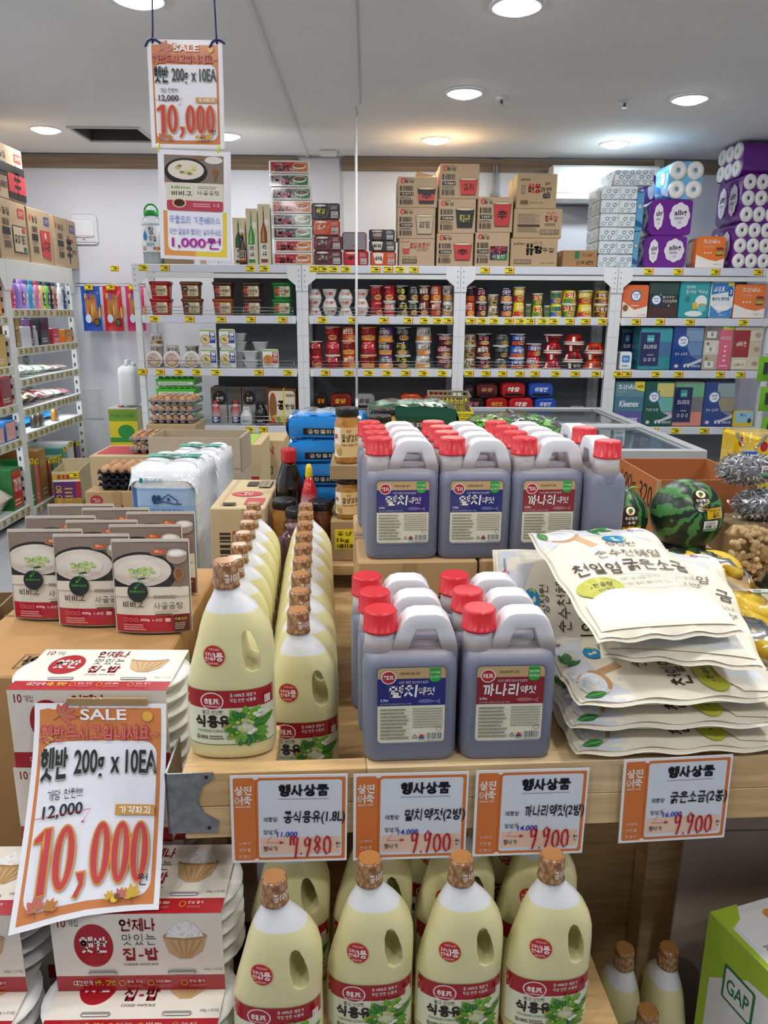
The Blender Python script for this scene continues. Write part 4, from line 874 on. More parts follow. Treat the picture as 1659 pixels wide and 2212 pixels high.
for q, (xa, xb, h) in enumerate(((1374, 1386, .275), (1374, 1390, .295))):
    cx, w = pxr(xa, xb, FY+.12, 500)
    wrapbox('toilet_roll_pack', 'light blue toilet roll pack behind the dotted tower, %s' % ('lower', 'upper')[q], 'tissue pack', w, .3, h-.0005, (cx, FY+.16, zz), lambda b, w, h: (b.rect(-w*.48, h*.02, w*.48, h*.98, '6fb4dc'), logo_circle(b, 0, h*.62, w*.36), b.poly([(-w*.48, h*.3), (w*.48, h*.2), (w*.48, h*.1), (-w*.48, h*.14)], '2a6aa8')), '6fb4dc', 'light blue toilet roll packs', m=M_film); zz += h
def flower(b, x, y, rx, ry):
    for k in range(8): a = 2*math.pi*k/8; b.ell(x+rx*.55*math.cos(a), y+ry*.55*math.sin(a), rx*.45, ry*.45, 'e3dde8', 12)
    b.ell(x, y, rx*.75, ry*.75, 'e3dde8', 16); b.text('all', x-rx*.55, y+ry*.02, x+rx*.06, y+ry*.42, '1c161f', .05); b.text('바른', x+rx*.1, y+ry*.04, x+rx*.62, y+ry*.36, '1c161f', .04); b.lines(x-rx*.5, y-ry*.3, x+rx*.5, y-ry*.08, 2, '5a5360'); b.ell(x-rx*.06, y-ry*.5, rx*.1, ry*.1, 'bfb4c4', 8); b.ell(x+rx*.1, y-ry*.5, rx*.1, ry*.1, 'bfb4c4', 8)
def rollpack(name, label, w, d, h, loc, nx, nz, wrap, endface=True, prt=None, side=None, group=None, rz=0):
    t = thing(name, label, 'tissue pack', loc, rz, group); rw, rh = w/nx/2, h/nz/2
    b = MB()
    sec = []
    for k in range(nx*8*0+24): pass
    b.loft([[(x, y, z+h/2) for x, z in rrect(w*s, h*s, min(rw, rh)*.9)][::-1] for s, y in ((.96, d), (1, d-.012), (1, .03), (.99, .02))], wrap); obj('wrapper', b, M_film, t)
    if endface:
        rm = MB(); rx, rz_ = rw*.985, rh*.985
        rm.loft([[(rx*q*math.cos(2*math.pi*i/20), y, -rz_*q*math.sin(2*math.pi*i/20)) for i in range(20)] for q, y in ((1, .05), (1, .01), (.93, 0), (.25, .0), (.23, .02), (.22, .04))], ['e9e9e8']*4+['9a8d7c', '6b6158']); rm = rm.mesh('roll'); rm.materials.append(M_soft)
        for i in range(nx):
            for j in range(nz): obj('roll', rm, None, t, (-w/2+rw*(2*i+1), 0, rh*(2*j+1)))
    if prt: b = MB(xz(0, 0, .018), .0006); prt(b, w, h); obj('print', b, M_film, t)
    if side: b = MB(yzn(-w/2-.0008, d, 0), .0006); side(b, d, h); obj('side_print', b, M_film, t)
    return t
PUR = '6a1f8c'
def purple_front(b, w, h): b.rr(-w*.49, h*.02, w*.49, h*.98, .02, PUR); flower(b, w*.2, h*.55, w*.25, h*.37); flower(b, -w*.31, h*.52, w*.12, h*.37)
zz = Z0
for q, (xa, xb, h) in enumerate(((1402, 1492, .238), (1406, 1497, .262), (1420, 1512, .268))):
    cx, w = pxr(xa, xb, FY+.05, 470)
    if q < 2: rollpack('toilet_roll_pack', 'purple toilet roll pack, %s, beside the orange pack' % ('bottom', 'middle')[q], w, .3, h-.001, (cx, FY+.05, zz), 3, 2, PUR, False, purple_front, lambda b, d, h: flower(b, d*.5, h*.5, d*.3, h*.35), 'purple toilet roll packs')
    else: rollpack('toilet_roll_pack', 'light blue toilet roll pack with four white roll ends, topmost', w*.8, .3, h-.001, (cx+w*.1, FY+.05, zz), 2, 2, '6fb8e0', True, None, lambda b, d, h: (b.poly([(.0, h*.5), (d, h*.2), (d, h*.05), (0, h*.3)], '2a6aa8'), logo_circle(b, d*.55, h*.58, .055)), 'light blue toilet roll packs')
    zz += h
zz = Z0
for q, h in enumerate((.24, .25, .24)):
    cx, w = pxr(1393+q*2, 1408+q*2, FY+.36, 470); rollpack('toilet_roll_pack', 'purple toilet roll pack standing behind, %s' % ROWW[q], .1, .1, h-.001, (cx-.01, FY+.37, zz), 1, 2, PUR, False, lambda b, w, h: b.ell(w*.1, h*.5, w*.3, h*.3, 'e3dde8', 12), None, 'purple toilet roll packs'); zz += h
cx, w = pxr(1506, 1569, FY+.03, 540)
def orange_kleenex(b, w, h):
    b.rr(-w*.49, h*.02, w*.49, h*.98, .02, 'e8772a'); b.poly([(-w*.49, h*.02), (w*.49, h*.02), (w*.49, h*.3), (w*.2, h*.22), (-w*.1, h*.28), (-w*.49, h*.42)], 'f1ede8')
    b.text('크리넥스', -w*.28, h*.76, w*.3, h*.9, 'fbf3e8', .03); b.text('안심 키친타월', -w*.28, h*.64, w*.06, h*.71, 'fbf3e8')
    for k in range(3): b.ell(-w*.2+k*w*.1, h*.48, w*.035, h*.03, 'f3d7c0', 10)
    for k, c in enumerate(('6b4a24', 'd8a83c', '7fae3a', 'c2462c', '6b3a22')): b.ell(w*.3, h*(.42+.05*k), w*.13, h*.035, c, 12)
    b.text('150매 x 4', w*.14, h*.1, w*.42, h*.15, 'd87a3a')
rollpack('paper_towel_pack', 'orange kitchen towel pack on rack top with white wave', w, .22, .235, (cx, FY+.03, Z0), 2, 1, 'e8772a', False, orange_kleenex)
cx, w = pxr(1582, 1690, FY+.06, 540)
rollpack('toilet_roll_pack', 'large purple pack with grid of white roll ends, bottom', w, .5*.9, .335, (cx, FY+.03, Z0), 4, 3, PUR, True, None, lambda b, d, h: (flower(b, d*.25, h*.5, d*.16, h*.34), flower(b, d*.7, h*.5, d*.16, h*.34)), 'large purple toilet roll packs')
rollpack('toilet_roll_pack', 'large purple pack with grid of white roll ends, second up', w, .5*.9, .345, (cx+.02, FY+.03, Z0+.336), 4, 3, PUR, True, None, lambda b, d, h: (flower(b, d*.25, h*.5, d*.16, h*.34), flower(b, d*.7, h*.5, d*.16, h*.34)), 'large purple toilet roll packs')
t = rollpack('toilet_roll_pack', 'purple toilet roll pack on top near ceiling, roll ends turned left', .4, .33, .25, (cx-.17, FY+.36, Z0+.683), 3, 2, PUR, True, None, None, 'large purple toilet roll packs', R(-90))
b = MB(lambda x, z, k: (-.2-.0008-k, .33-x, z), .0006); b.rect(.0, .005, .31, .245, PUR); flower(b, .17, .12, .09, .09); obj('side_print', b, M_film, t)
# ------------------------------------------------------------------ bay 4: paper goods
def pbox(name, label, xa, xb, py, shelf, prt, col, d=.2, dy=.02, cat='tissue pack', soft=False, group=None, m=None):
    cx, w = pxr(xa, xb, FY+dy, {1: 640, 2: 750, 3: 870}[shelf]); h = min(pz((xa+xb)/2, py, FY+dy)-SH[shelf], .36)
    return wrapbox(name, label, cat, w-.004, d, h, (cx, FY+dy, SH[shelf]+.0005), prt, col, group, m or M_film)
def p_o1(b, w, h): b.rr(-w*.48, h*.02, w*.48, h*.98, .015, 'dd6a3a'); b.poly([(-w*.48, h*.02), (w*.48, h*.02), (w*.48, h*.36), (0, h*.24), (-w*.48, h*.5)], 'efe9e2'); logo_circle(b, w*.02, h*.66, w*.2); b.lines(-w*.14, h*.34, w*.2, h*.4, 1, 'fbeee4'); b.ell(-w*.36, h*.3, w*.1, h*.1, '8a5a3a', 12); b.text('키친타월', w*.1, h*.06, w*.42, h*.12, 'd87a4a')
def p_dk(b, w, h): b.rect(-w*.48, h*.02, w*.48, h*.98, '2c2f2e'); b.rect(-w*.48, h*.66, w*.48, h*.98, '2f4a42'); b.rect(-w*.48, h*.02, w*.48, h*.28, '4a2a2a'); logo_circle(b, -w*.24, h*.5, w*.17); b.text('빨아쓰는', -w*.04, h*.54, w*.36, h*.62, 'e6e2d6', .01); b.text('키친타월톡톡', -w*.04, h*.42, w*.44, h*.51, 'e6e2d6', .01); b.ell(w*.18, h*.34, .008, .008, 'c9a04c', 10)
def p_teal(b, w, h):
    b.rr(-w*.48, h*.02, w*.48, h*.98, .02, '2aa0a8'); b.text('모나리자', -w*.3, h*.8, w*.0, h*.88, 'f2f8f6', .02); b.text('빨아쓰는 행주타월', -w*.3, h*.66, w*.4, h*.76, 'f2f8f6', .02); b.rr(-w*.32, h*.44, -w*.16, h*.58, .006, '1f7f76')
    b.ell(w*.22, h*.44, w*.2, h*.18, 'e9f0ee', 18); b.rect(-w*.06, h*.24, w*.1, h*.42, 'd8b63c'); b.ell(w*.26, h*.34, w*.14, h*.06, 'd8a23c', 14); b.ell(w*.26, h*.26, w*.15, h*.1, '6fc0c4', 14); b.ell(0, h*.12, w*.3, h*.08, 'e3efee', 16)
def p_blu(b, w, h): b.rr(-w*.48, h*.02, w*.48, h*.98, .015, 'e6ecf0'); b.poly([(-w*.48, h*.02), (w*.48, h*.02), (w*.48, h*.3), (-w*.1, h*.14), (-w*.48, h*.36)], '3a8ac8'); b.poly([(-w*.48, h*.96), (w*.48, h*.96), (w*.48, h*.88), (w*.2, h*.72), (-w*.48, h*.64)], '2a7ac0'); b.text('스카트', -w*.4, h*.7, w*.06, h*.86, 'f5f9fc', .04, .2); b.text('빨아쓰는 행주타월', -w*.42, h*.48, w*.3, h*.58, '2a4a7a', .02); b.rect(w*.2, h*.88, w*.46, h*.97, 'e3cf3a'); b.rr(w*.24, h*.6, w*.44, h*.84, .01, '1f5fae'); b.text('3', w*.3, h*.66, w*.38, h*.78, 'ffffff', .03); b.ell(w*.02, h*.28, w*.34, h*.08, 'f3f7fa', 14); b.text('45매 x 3', -w*.1, h*.06, w*.2, h*.12, 'f3f7fa')
pbox('paper_towel_pack', 'orange and white kitchen towel pack with round blue logo', 1344, 1402, 615, 1, p_o1, 'dd6a3a')
pbox('paper_towel_pack', 'dark green and black kitchen towel pack', 1401, 1467, 609, 1, p_dk, '2c2f2e')
pbox('paper_towel_pack', 'teal dishcloth towel pack with yellow cup picture', 1468, 1534, 607, 1, p_teal, '2aa0a8')
pbox('paper_towel_pack', 'white and blue dishcloth towel pack marked three', 1535, 1586, 608, 1, p_blu, 'd6e2ea')
pbox('paper_towel_pack', 'orange kitchen towel pack with burger picture, second shelf end', 1586, 1656, 614, 1, orange_kleenex, 'e8772a')
def three(cs): return lambda b, w, h, x0=-.48, x1=.48: [b.rect(w*x0, h*(.02+.32*k), w*x1, h*(.33+.32*k), c) for k, c in enumerate(cs)]
def p_mona(cs, tc='3fb0b0'):
    def p(b, w, h):
        three(cs)(b, w, h); b.rect(-w*.5, h*.1, w*.1, h*.88, '20275a'); b.rr(-w*.3, h*.66, -w*.08, h*.82, .006, tc); b.text('mona lisa', -w*.28, h*.7, -w*.1, h*.76, 'eef6f4'); b.text('모나리자', -w*.4, h*.5, w*.02, h*.6, 'f0f2f4', .03); b.lines(-w*.26, h*.34, -w*.06, h*.38, 1, 'c9cde0')
        for k in range(3): b.ell(-w*.32+k*w*.14, h*.25, w*.045, h*.04, 'dfe2ee', 8); b.ell(-w*.32+k*w*.14, h*.25, w*.03, h*.026, '20275a', 8)
    return p
def p_clean(c0, cs, wd, sub='순수 소프트'):
    def p(b, w, h):
        three(cs)(b, w, h); b.poly([(-w*.49, h*.02), (w*.49, h*.02), (w*.49, h*.2), (w*.1, h*.34), (-w*.08, h*.64), (-w*.1, h*.98), (-w*.49, h*.98)], c0); b.poly([(w*.49, h*.2), (w*.1, h*.1), (-w*.1, h*.14), (w*.1, h*.16), (w*.49, h*.28)], 'c9ced6')
        logo_circle(b, -w*.18, h*.66, w*.2, '2a66b0'); b.text(sub, -w*.42, h*.34, w*.0, h*.41, 'eef1f6', .01)
        b.ell(-w*.34, h*.1, w*.07, h*.04, 'e6c9cf', 12)
        for k in range(2): b.ell(w*(-.06+.12*k), h*.1, w*.045, h*.032, 'dfe3ee', 10)
        b.text('250매', w*.14, h*.07, w*.44, h*.13, 'eef1f6', .01)
    return p
def p_house(b, w, h):
    three(['b9ad9c', 'd8d2c6', '8c8678'])(b, w, h)
    for k in range(3): b.rect(-w*(.42-.0*k), h*(.06+.32*k), -w*.1, h*(.2+.32*k), 'e6e0d2'); b.rect(-w*.3, h*(.1+.32*k), -w*.2, h*(.18+.32*k), '7a9ab0'); b.ell(-w*.36, h*(.26+.32*k), w*.05, h*.03, '5a7a4a', 8)
    b.rect(w*.02, h*.02, w*.46, h*.9, 'd8627e'); b.rect(w*.1, h*.88, w*.48, h*1.0, 'dfe23a'); b.text('+60', w*.26, h*.91, w*.46, h*.97, '1f8a3a', .03); b.text('부자되는집', w*.06, h*.66, w*.42, h*.74, 'fbe9ee', .01)
    for k in range(4): b.ell(w*.24, h*(.22+.1*k), w*.05, h*.024, 'f5d3dc', 8)
    b.lines(w*.08, h*.08, w*.4, h*.13, 1, 'fbe9ee')
def p_allred(b, w, h):
    three(['d8ccb4', 'cfc0a6', 'd8cdb6'])(b, w, h); b.rect(-w*.5, h*.3, w*.06, h*.9, '9a2026'); b.text('all바른', -w*.38, h*.54, -w*.04, h*.66, 'f3e6dc', .03); b.ring(-w*.21, h*.6, w*.2, h*.12, .003, 'c9606a', 20, 200, 340)
    for k in range(3): b.ell(w*.32, h*(.16+.32*k), w*.1, h*.05, 'b09a7c', 12); b.line([(-w*.36, h*.06), (-w*.34, h*.26)], .004, '6a5a44')
    b.rect(-w*.46, h*.04, -w*.0, h*.24, 'e3d8c2'); b.text('심플티슈', -w*.4, h*.1, -w*.06, h*.17, '4a3c2e', .01)
pbox('tissue_box_pack', 'shadowed navy and teal tissue pack behind the wet wipes', 1342, 1380, 708, 2, p_mona(['2a6a7c', '3f5a86', '2f7a8c']), '24506a', .18, .235)
pbox('tissue_box_pack', 'teal tissue box pack with navy banner on middle shelf', 1382, 1452, 707, 2, p_mona(['2f8a96', '4a6f9e', '3a9aa8']), '2f8a96')
pbox('tissue_box_pack', 'blue tissue pack with round logo on middle shelf', 1453, 1519, 705, 2, p_clean('1f4590', ['5a7ab0', '6a8ab8', '7f9ac0'], ''), '3a5a9a')
pbox('tissue_box_pack', 'beige house-pattern tissue pack with pink banner', 1519, 1582, 699, 2, p_house, 'a89c8c')
pbox('tissue_box_pack', 'cream tissue pack with dark red square logo', 1582, 1646, 704, 2, p_allred, 'cfc2aa')
pbox('wet_wipe_pack', 'small white wet wipe pack with blue label', 1341, 1368, 760, 2, lambda b, w, h: (b.rr(-w*.46, h*.1, w*.46, h*.96, .01, 'e6edf2'), b.rr(-w*.34, h*.42, w*.3, h*.8, .01, '2f86c8'), b.text('물티슈', -w*.24, h*.52, w*.2, h*.7, 'f3f8fb', .02), b.lines(-w*.3, h*.16, w*.34, h*.32, 1, '7a8a9a')), 'd6dfe6', .1, .01)
def p_kleenex(b, w, h):
    three(['5f5aa0', '4a7a94', '5f8a96'])(b, w, h); b.text('크리넥스', -w*.4, h*.82, w*.22, h*.93, 'f0f4f4', .04); b.text('Kleenex', -w*.34, h*.44, w*.34, h*.58, 'f0f4f6', .02, .25); b.text('Kleenex', -w*.34, h*.1, w*.34, h*.24, 'f0f4f6', .02, .25); b.text('더 소프트', -w*.4, h*.75, -w*.14, h*.8, 'dfe8ea'); b.poly([(w*.14, h*1.0), (w*.48, h*1.0), (w*.48, h*.78), (w*.2, h*.82)], 'e6d23a'); b.text('+60%', w*.22, h*.86, w*.44, h*.93, '2d3a1c', .02)
pbox('tissue_box_pack', 'grey blue tissue pack with cursive white lettering, bottom shelf', 1326, 1391, 815, 3, p_kleenex, '5a8290', .22, .0201)
pbox('tissue_box_pack', 'dark green and yellow tissue pack, bottom shelf', 1391, 1455, 823, 3, p_clean('14564a', ['b9a8c8', '6fb8ac', 'cfc878'], '', '허브가든'), '2f7a6a')
pbox('tissue_box_pack', 'navy banner tissue pack with green and peach boxes', 1455, 1520, 819, 3, p_mona(['d88a7a', '77757a', '6fae86'], '2f9a96'), '8c8a86')
pbox('tissue_box_pack', 'blue and grey tissue pack with round logo, bottom shelf', 1520, 1586, 814, 3, p_clean('1f3f86', ['7f8aa0', '9a927a', '8fa3a6'], ''), '4a5f86')
pbox('tissue_box', 'small yellow and light blue tissue box, bottom shelf end', 1588, 1632, 888, 3, lambda b, w, h: (b.rect(-w*.48, h*.02, w*.48, h*.96, 'd8c43a'), b.rect(-w*.4, h*.3, w*.48, h*.96, '9accE0'), b.text('휴지', -w*.2, h*.66, w*.1, h*.84, '2a4a7a', .02), b.ell(w*.3, h*.4, w*.1, h*.16, '23303a', 10)), 'd8c43a', .12, .01)
# ------------------------------------------------------------------ fourth shelf: ramen bags and cartons
def bagmesh(w, d, h, col):
    b = MB(); secs = []
    for y, s in ((0, .86), (.012, .97), (d*.5, 1.0), (d-.012, .97), (d, .86)): secs.append([(x*s, y, h/2+z*s) for x, z in rrect(w, h, h*.32, 4)][::-1])
    b.loft(secs[::-1], col); return b
def bagprint(c, txt, tc): return lambda b, w, h: (b.rr(-w*.42, h*.1, w*.42, h*.86, h*.2, c), b.rect(-w*.4, h*.12, w*.4, h*.3, '1a1414' if c != 'd8d8d8' else '8c8c8c'), b.text(txt, -w*.3, h*.42, w*.28, h*.72, tc, .04, .15))
BG = [(678, 710, 0, '221a1a', '불닭', 'c23a30', 'black'), (711, 760, 0, 'a8201f', '불닭', 'e6c83a', 'red'), (765, 812, 0, '9a9a9c', '짜장', '4a4a4c', 'grey'), (814, 862, 0, '9aa82a', '비빔', '3a5a1c', 'lime green'), (865, 912, 0, 'b8481f', '오징어', 'f0e0c8', 'orange'), (914, 967, 0, 'b3201f', '해물', 'f0e0c8', 'red'),
      (678, 709, 1, '1f1818', '불닭', 'e08a2a', 'black'), (711, 760, 1, '7a1c1c', '불닭', 'e6b83a', 'dark red'), (765, 810, 1, '8f8f92', '짜장', '3a3a3c', 'grey'), (865, 912, 1, 'c2481a', '오징어', '2a1a30', 'orange'), (915, 967, 1, 'b8241f', '해물', 'f0e0c8', 'red'),
      (998, 1047, 0, '1c1818', '불닭', 'd0708a', 'black'), (1049, 1099, 0, 'a01c1e', '매운맛', 'e6b83a', 'dark red'), (1100, 1154, 0, 'b81c20', '해물', 'f5ece0', 'red'), (1156, 1204, 0, '1f4fb0', '비빔면', 'f3f5fa', 'blue'),
      (1000, 1048, 1, '1c1818', '불닭', 'd0708a', 'black'), (1050, 1099, 1, 'a81c1e', '매운맛', 'e6b83a', 'dark red'), (1100, 1155, 1, 'b81c20', '해물', 'f5ece0', 'red'), (1156, 1204, 1, '1f4fb0', '비빔면', 'f3f5fa', 'blue'),
      (1000, 1026, 2, '161314', '불닭', '7a4a52', 'black'), (1028, 1076, 2, '5a1c1a', '짜왕', 'c2926a', 'brown red'), (1083, 1137, 2, 'ad1c20', '해물', 'f5ece0', 'red'), (1142, 1197, 2, '1f4fb0', '비빔면', 'f3f5fa', 'blue')]
for n, (xa, xb, q, c, tx, tc, wd) in enumerate(BG):
    cx, w = pxr(xa, xb, FY+.03, 850); h = .125 if xa < 990 else .112
    col = sum(1 for g in BG[:n] if g[2] == q and (g[0] < 990) == (xa < 990))
    if q == 2 and n and xa > 1070: h = .12
    t = thing('ramen_multipack', '%s ramen five-pack, %s, %s from left, %s' % (wd, ROWW[q], ORD[col], 'behind the blue and green packs' if xa < 990 else 'behind the freezer'), 'ramen pack', (cx, FY+.03, SH[3]+.0005+q*(.1256 if xa < 990 else .1126)), R(rnd.uniform(-3, 3)), 'ramen multipacks on the fourth shelf')
    obj('wrapper', bagmesh(w-.006, .22, h, c), M_film, t); b = MB(xz(0, 0, -.001), .0006); bagprint(c, tx, tc)(b, w*.86, h); obj('print', b, M_film, t)
def p_doen(b, w, h):
    b.rect(-w*.48, h*.0, w*.48, h*.98, '5c584f'); b.rect(-w*.48, h*.0, w*.48, h*.5, 'b8b6ae'); b.ell(-w*.2, h*.7, w*.24, h*.2, '1c1b1b', 18); b.text('순창', -w*.34, h*.6, -w*.08, h*.74, 'efe8da', .04); b.ell(-w*.26, h*.82, .008, .007, 'c23a3a', 10); b.rect(w*.02, h*.0, w*.06, h*.98, '2a4a86'); b.text('된장', w*.14, h*.26, w*.42, h*.42, '2d2a26', .03); b.text('숙성', w*.14, h*.5, w*.4, h*.6, '4a463f', .02)
for xa, xb, n in ((455, 520, 'left'), (522, 578, 'right')):
    cx, w = pxr(xa, xb, FY+.18, 870); carton('paste_carton', 'grey soy paste carton with black round emblem, %s one' % n, w, .2, .285, (cx, FY+.2, SH[3]+.0005), p_doen, col='8c887e', tape=False, group='soy paste cartons')
cx, w = pxr(577, 641, FY+.06, 870)
def p_bean(b, w, h):
    b.rect(-w*.48, h*.01, w*.48, h*.99, '6b4326'); b.rr(-w*.44, h*.08, w*.46, h*.94, .03, 'dcd2bb'); b.ell(-w*.3, h*.5, w*.13, h*.4, '8a5a34', 16); b.ell(-w*.3, h*.82, .016, .016, 'b83a2c', 12); b.text('콩', -w*.14, h*.42, w*.1, h*.68, '221a14', .05); b.text('된장', w*.12, h*.44, w*.44, h*.58, '221a14', .03)
    for x, y, c in ((-.24, .22, 'd8a83c'), (-.1, .16, '6f9a3a'), (-.3, .12, 'c2462c'), (.02, .2, 'e0c04a'), (.2, .14, 'b8792f')): b.ell(w*x, h*y, w*.09, h*.07, c, 10)
    b.text('재래식', w*.14, h*.78, w*.44, h*.86, '3a2c20', .02)
t = carton('paste_carton', 'brown and cream bean paste carton tied with yellow strap', w-.005, .18, .29, (cx, FY+.04, SH[3]+.0005), p_bean, col='6b4326', tape=False)
obj('strap', MB().box(.012, -.004, 0, .022, .184, .2925, 'd8cc2a'), M_plas, t)
for px, n in ((465, 'left'), (508, 'right')):
    cx = pxr(px-3, px+3, FY+.08, 880)[0]; t = thing('spray_can', 'red and white spray can in a clear bag, %s one' % n, 'spray can', (cx, FY+.1, SH[3]+.0005), group='spray cans')
    obj('can', MB().lathe([(.03, 0), (.032, .003), (.032, .14), (.022, .158), (.012, .162)], ['d9d9dc', 'd9d9dc', 'b3333a', 'cfcfd2', 'cfcfd2'], 18), M_gloss, t); obj('nozzle', MB().lathe([(.012, .16), (.014, .164), (.013, .185), (.006, .19)], 'c2262c', 12), M_plas, t)
    b = MB(cyl(.0326), .0006); b.rect(-.05, .01, .05, .06, '2a3f86', 8); b.ell(0, .04, .02, .02, 'e6e6ea', 14); b.text('C', -.01, .03, .01, .05, '2a3f86', .03); obj('label', b, M_gloss, t)
for px, c, wd in ((531, 'd9dfe2', 'white'), (562, '1d1c1e', 'black')):
    cx = pxr(px-3, px+3, FY+.03, 890)[0]; t = thing('kettle_bottle', 'squat %s handled bottle behind the shelf wire' % wd, 'bottle', (cx, FY+.062, SH[3]+.0005)); k = 1.0 if wd == 'white' else 1.35
    obj('body', MB().lathe([(.045, 0), (.05, .005), (.05, .07*k), (.035, .1*k), (.018, .115*k), (.018, .125*k)], c, 18), M_gloss, t); obj('handle', MB().tube([(-.03, 0, .1*k), (-.02, 0, .135*k), (.02, 0, .135*k), (.03, 0, .1*k)], .007, c, 7), M_plas, t)
    b = MB(cyl(.0508), .0006); b.rect(-.03, .02, .03, .055, 'bfc6cc' if wd == 'white' else '2b2b2f', 6); b.text('BULL', -.02, .028, .02, .046, '4a5a6a' if wd == 'white' else 'e6e6e6', .02); obj('label', b, M_gloss, t)
# green egg-crate lids stack
for q in range(5):
    cx, w = pxr(326, 446 if q < 4 else 452, FY+.1, 860); b = MB(); w = .3; z = SH[3]+.0005+q*.0775
    t = thing('green_crate', 'bright green plastic egg crate, %s from the bottom of its stack' % ORD[q], 'crate', (cx-.02+.01*(q % 2), FY+.06, z), R((-1, 2, -2, 1, 0)[q]), 'green egg crates')
    b.box(-w/2, 0, 0, w/2, .3, .05, '49c22a', b=.006)
    for k in range(6): b.lathe([(.021, .049), (.018, .066), (.008, .071)], '3eb024', 10, -w/2+.03+k*(w-.06)/5, .03)
    b.box(-w/2-.008, -.004, .035, w/2+.008, .01, .048, '55d033', b=.003); obj('tray', b, M_plas, t)
    b = MB(xz(0, 0, -.0005), .0005); b.rect(-w*.46, .006, w*.46, .03, 'dfe6dc'); b.lines(-w*.4, .01, w*.4, .026, 1, '8a968a'); obj('strip', b, M_gloss, t)
# ------------------------------------------------------------------ corner: tins, white tank, hanging snacks
for q in range(2):
    p = onY(275, 900, 6.68); t = thing('oil_tin', 'yellow and green square oil tin, %s of two in the corner' % ('lower', 'upper')[q], 'tin', (p.x, 6.56, .0005+q*.352), R(3), 'square oil tins')
    obj('body', MB().box(-.12, 0, 0, .12, .24, .345, 'c9b23a', b=.006), M_gloss, t); obj('rim', MB().box(-.122, -.002, .34, .122, .242, .351, 'b9bcb6', b=.003), M_metal, t)
    b = MB(xz(0, 0, -.0005), .0005); b.rect(-.118, .01, .118, .335, 'd6c22a'); b.rect(-.118, .24, .118, .335, '6f9a2c'); b.text('순식물성 고급식용유', -.1, .27, .1, .3, '1f5a2a', .01); b.ell(.02, .15, .07, .06, '2d8a3a', 20); b.rect(-.118, .06, .118, .1, '2d8a3a'); obj('print', b, M_gloss, t)
    if q: obj('cap', MB().lathe([(.025, .35), (.025, .362)], 'b8303a', 14, -.03, .08), M_plas, t)
t = thing('water_tank', 'tall white plastic jerrycan standing on the oil tins', 'tank', (onY(280, 830, 6.68).x, 6.68, .724), 0)
obj('body', MB().loft([[(x, y, z) for x, y in rrect(.15*s, .2*s, .04)] for s, z in ((.9, 0), (1, .015), (1, .27), (.94, .31), (.6, .335))], 'eceef4'), M_plas, t); obj('handle', MB().tube([(.0, -.06, .32), (.0, -.05, .37), (.0, .05, .37), (.0, .06, .32)], .014, 'eceef4', 8), M_plas, t); obj('cap', MB().lathe([(.022, .33), (.022, .36)], 'dfe2ea', 12, .045, 0), M_plas, t)
HY = 6.98
t = thing('wire_hanger_rail', 'double chrome wire rail for hanging snacks on the back wall', 'rail', (0, HY, 0))
pa, pb_ = onY(170, 612, HY), onY(300, 612, HY)
for dz in (0, -.025): obj('wire', MB().tube([(pa.x-.03, 0, pa.z+dz), (pb_.x+.06, 0, pa.z+dz)], .0035, 'b9bcc0', 6), M_chrome, t)
for x in (pa.x, pb_.x): obj('bracket', MB().tube([(x, 0, pa.z), (x, WY-HY-.001, pa.z+.0)], .005, 'b9bcc0', 6), M_chrome, t)
for n, (xa, xb, c1, wd) in enumerate(((176, 225, '1f4fb0', 'blue'), (224, 272, 'c2202c', 'red'), (272, 318, 'cf2a6a', 'pink'))):
    a, e = onY(xa, 618, HY), onY(xb, 715, HY); w, h = e.x-a.x, a.z-e.z
    t = thing('snack_bag', '%s dried seafood bag hanging on the wall rail' % wd, 'snack bag', ((a.x+e.x)/2, HY-.03-.012*(n == 1), e.z), group='hanging seafood snack bags')
    b = MB(); fn = lambda u, v, s: ((u-.5)*w, s*.016*math.sin(math.pi*u)**.5*math.sin(math.pi*min(1, v*1.05))**.6 if 0 < u < 1 and 0 < v < 1 else 0, v*h)
    b.grid(8, 10, lambda u, v: fn(u, v, -1), c1); b.grid(8, 10, lambda u, v: fn(1-u, v, 1), c1); obj('bag', b, M_film, t)
    b = MB(lambda x, z, k: (x, fn(x/w+.5, z/h, -1)[1]-.002-k, z), .0008); b.rr(-w*.3, h*.2, w*.3, h*.8, .03, 'b3763c', 5)
    for k in range(7): b.ell(-w*.18+.02*k, h*(.35+.06*(k % 4)), w*.05, h*.14, ('c98f4c', 'a8672f', 'd9a868')[k % 3], 10)
    for k, (ch, cc) in enumerate(zip('FISH', ('e6d23a', '6a4ab8', 'd8443a', '3a9a5a'))): b.text(ch, -w*.3+w*.15*k, h*.72, -w*.18+w*.15*k, h*.83, cc, .04)
    b.ell(-w*.15, h*.28, w*.16, h*.1, 'c9dff0', 14); b.ell(w*.26, h*.2, w*.16, h*.09, '1d1a1c', 14); b.ell(w*.26, h*.2, w*.12, h*.065, '6a5a2c', 12); obj('print', b, M_film, t)
    obj('price_tag', TAGM, None, t, (0, -.026, h-.01)); obj('hook', MB().tube([(0, -.005, h-.03), (0, -.02, h-.01), (0, .01, h+.005), (0, .035, h+.01)], .003, 'b9bcc0', 5), M_chrome, t)
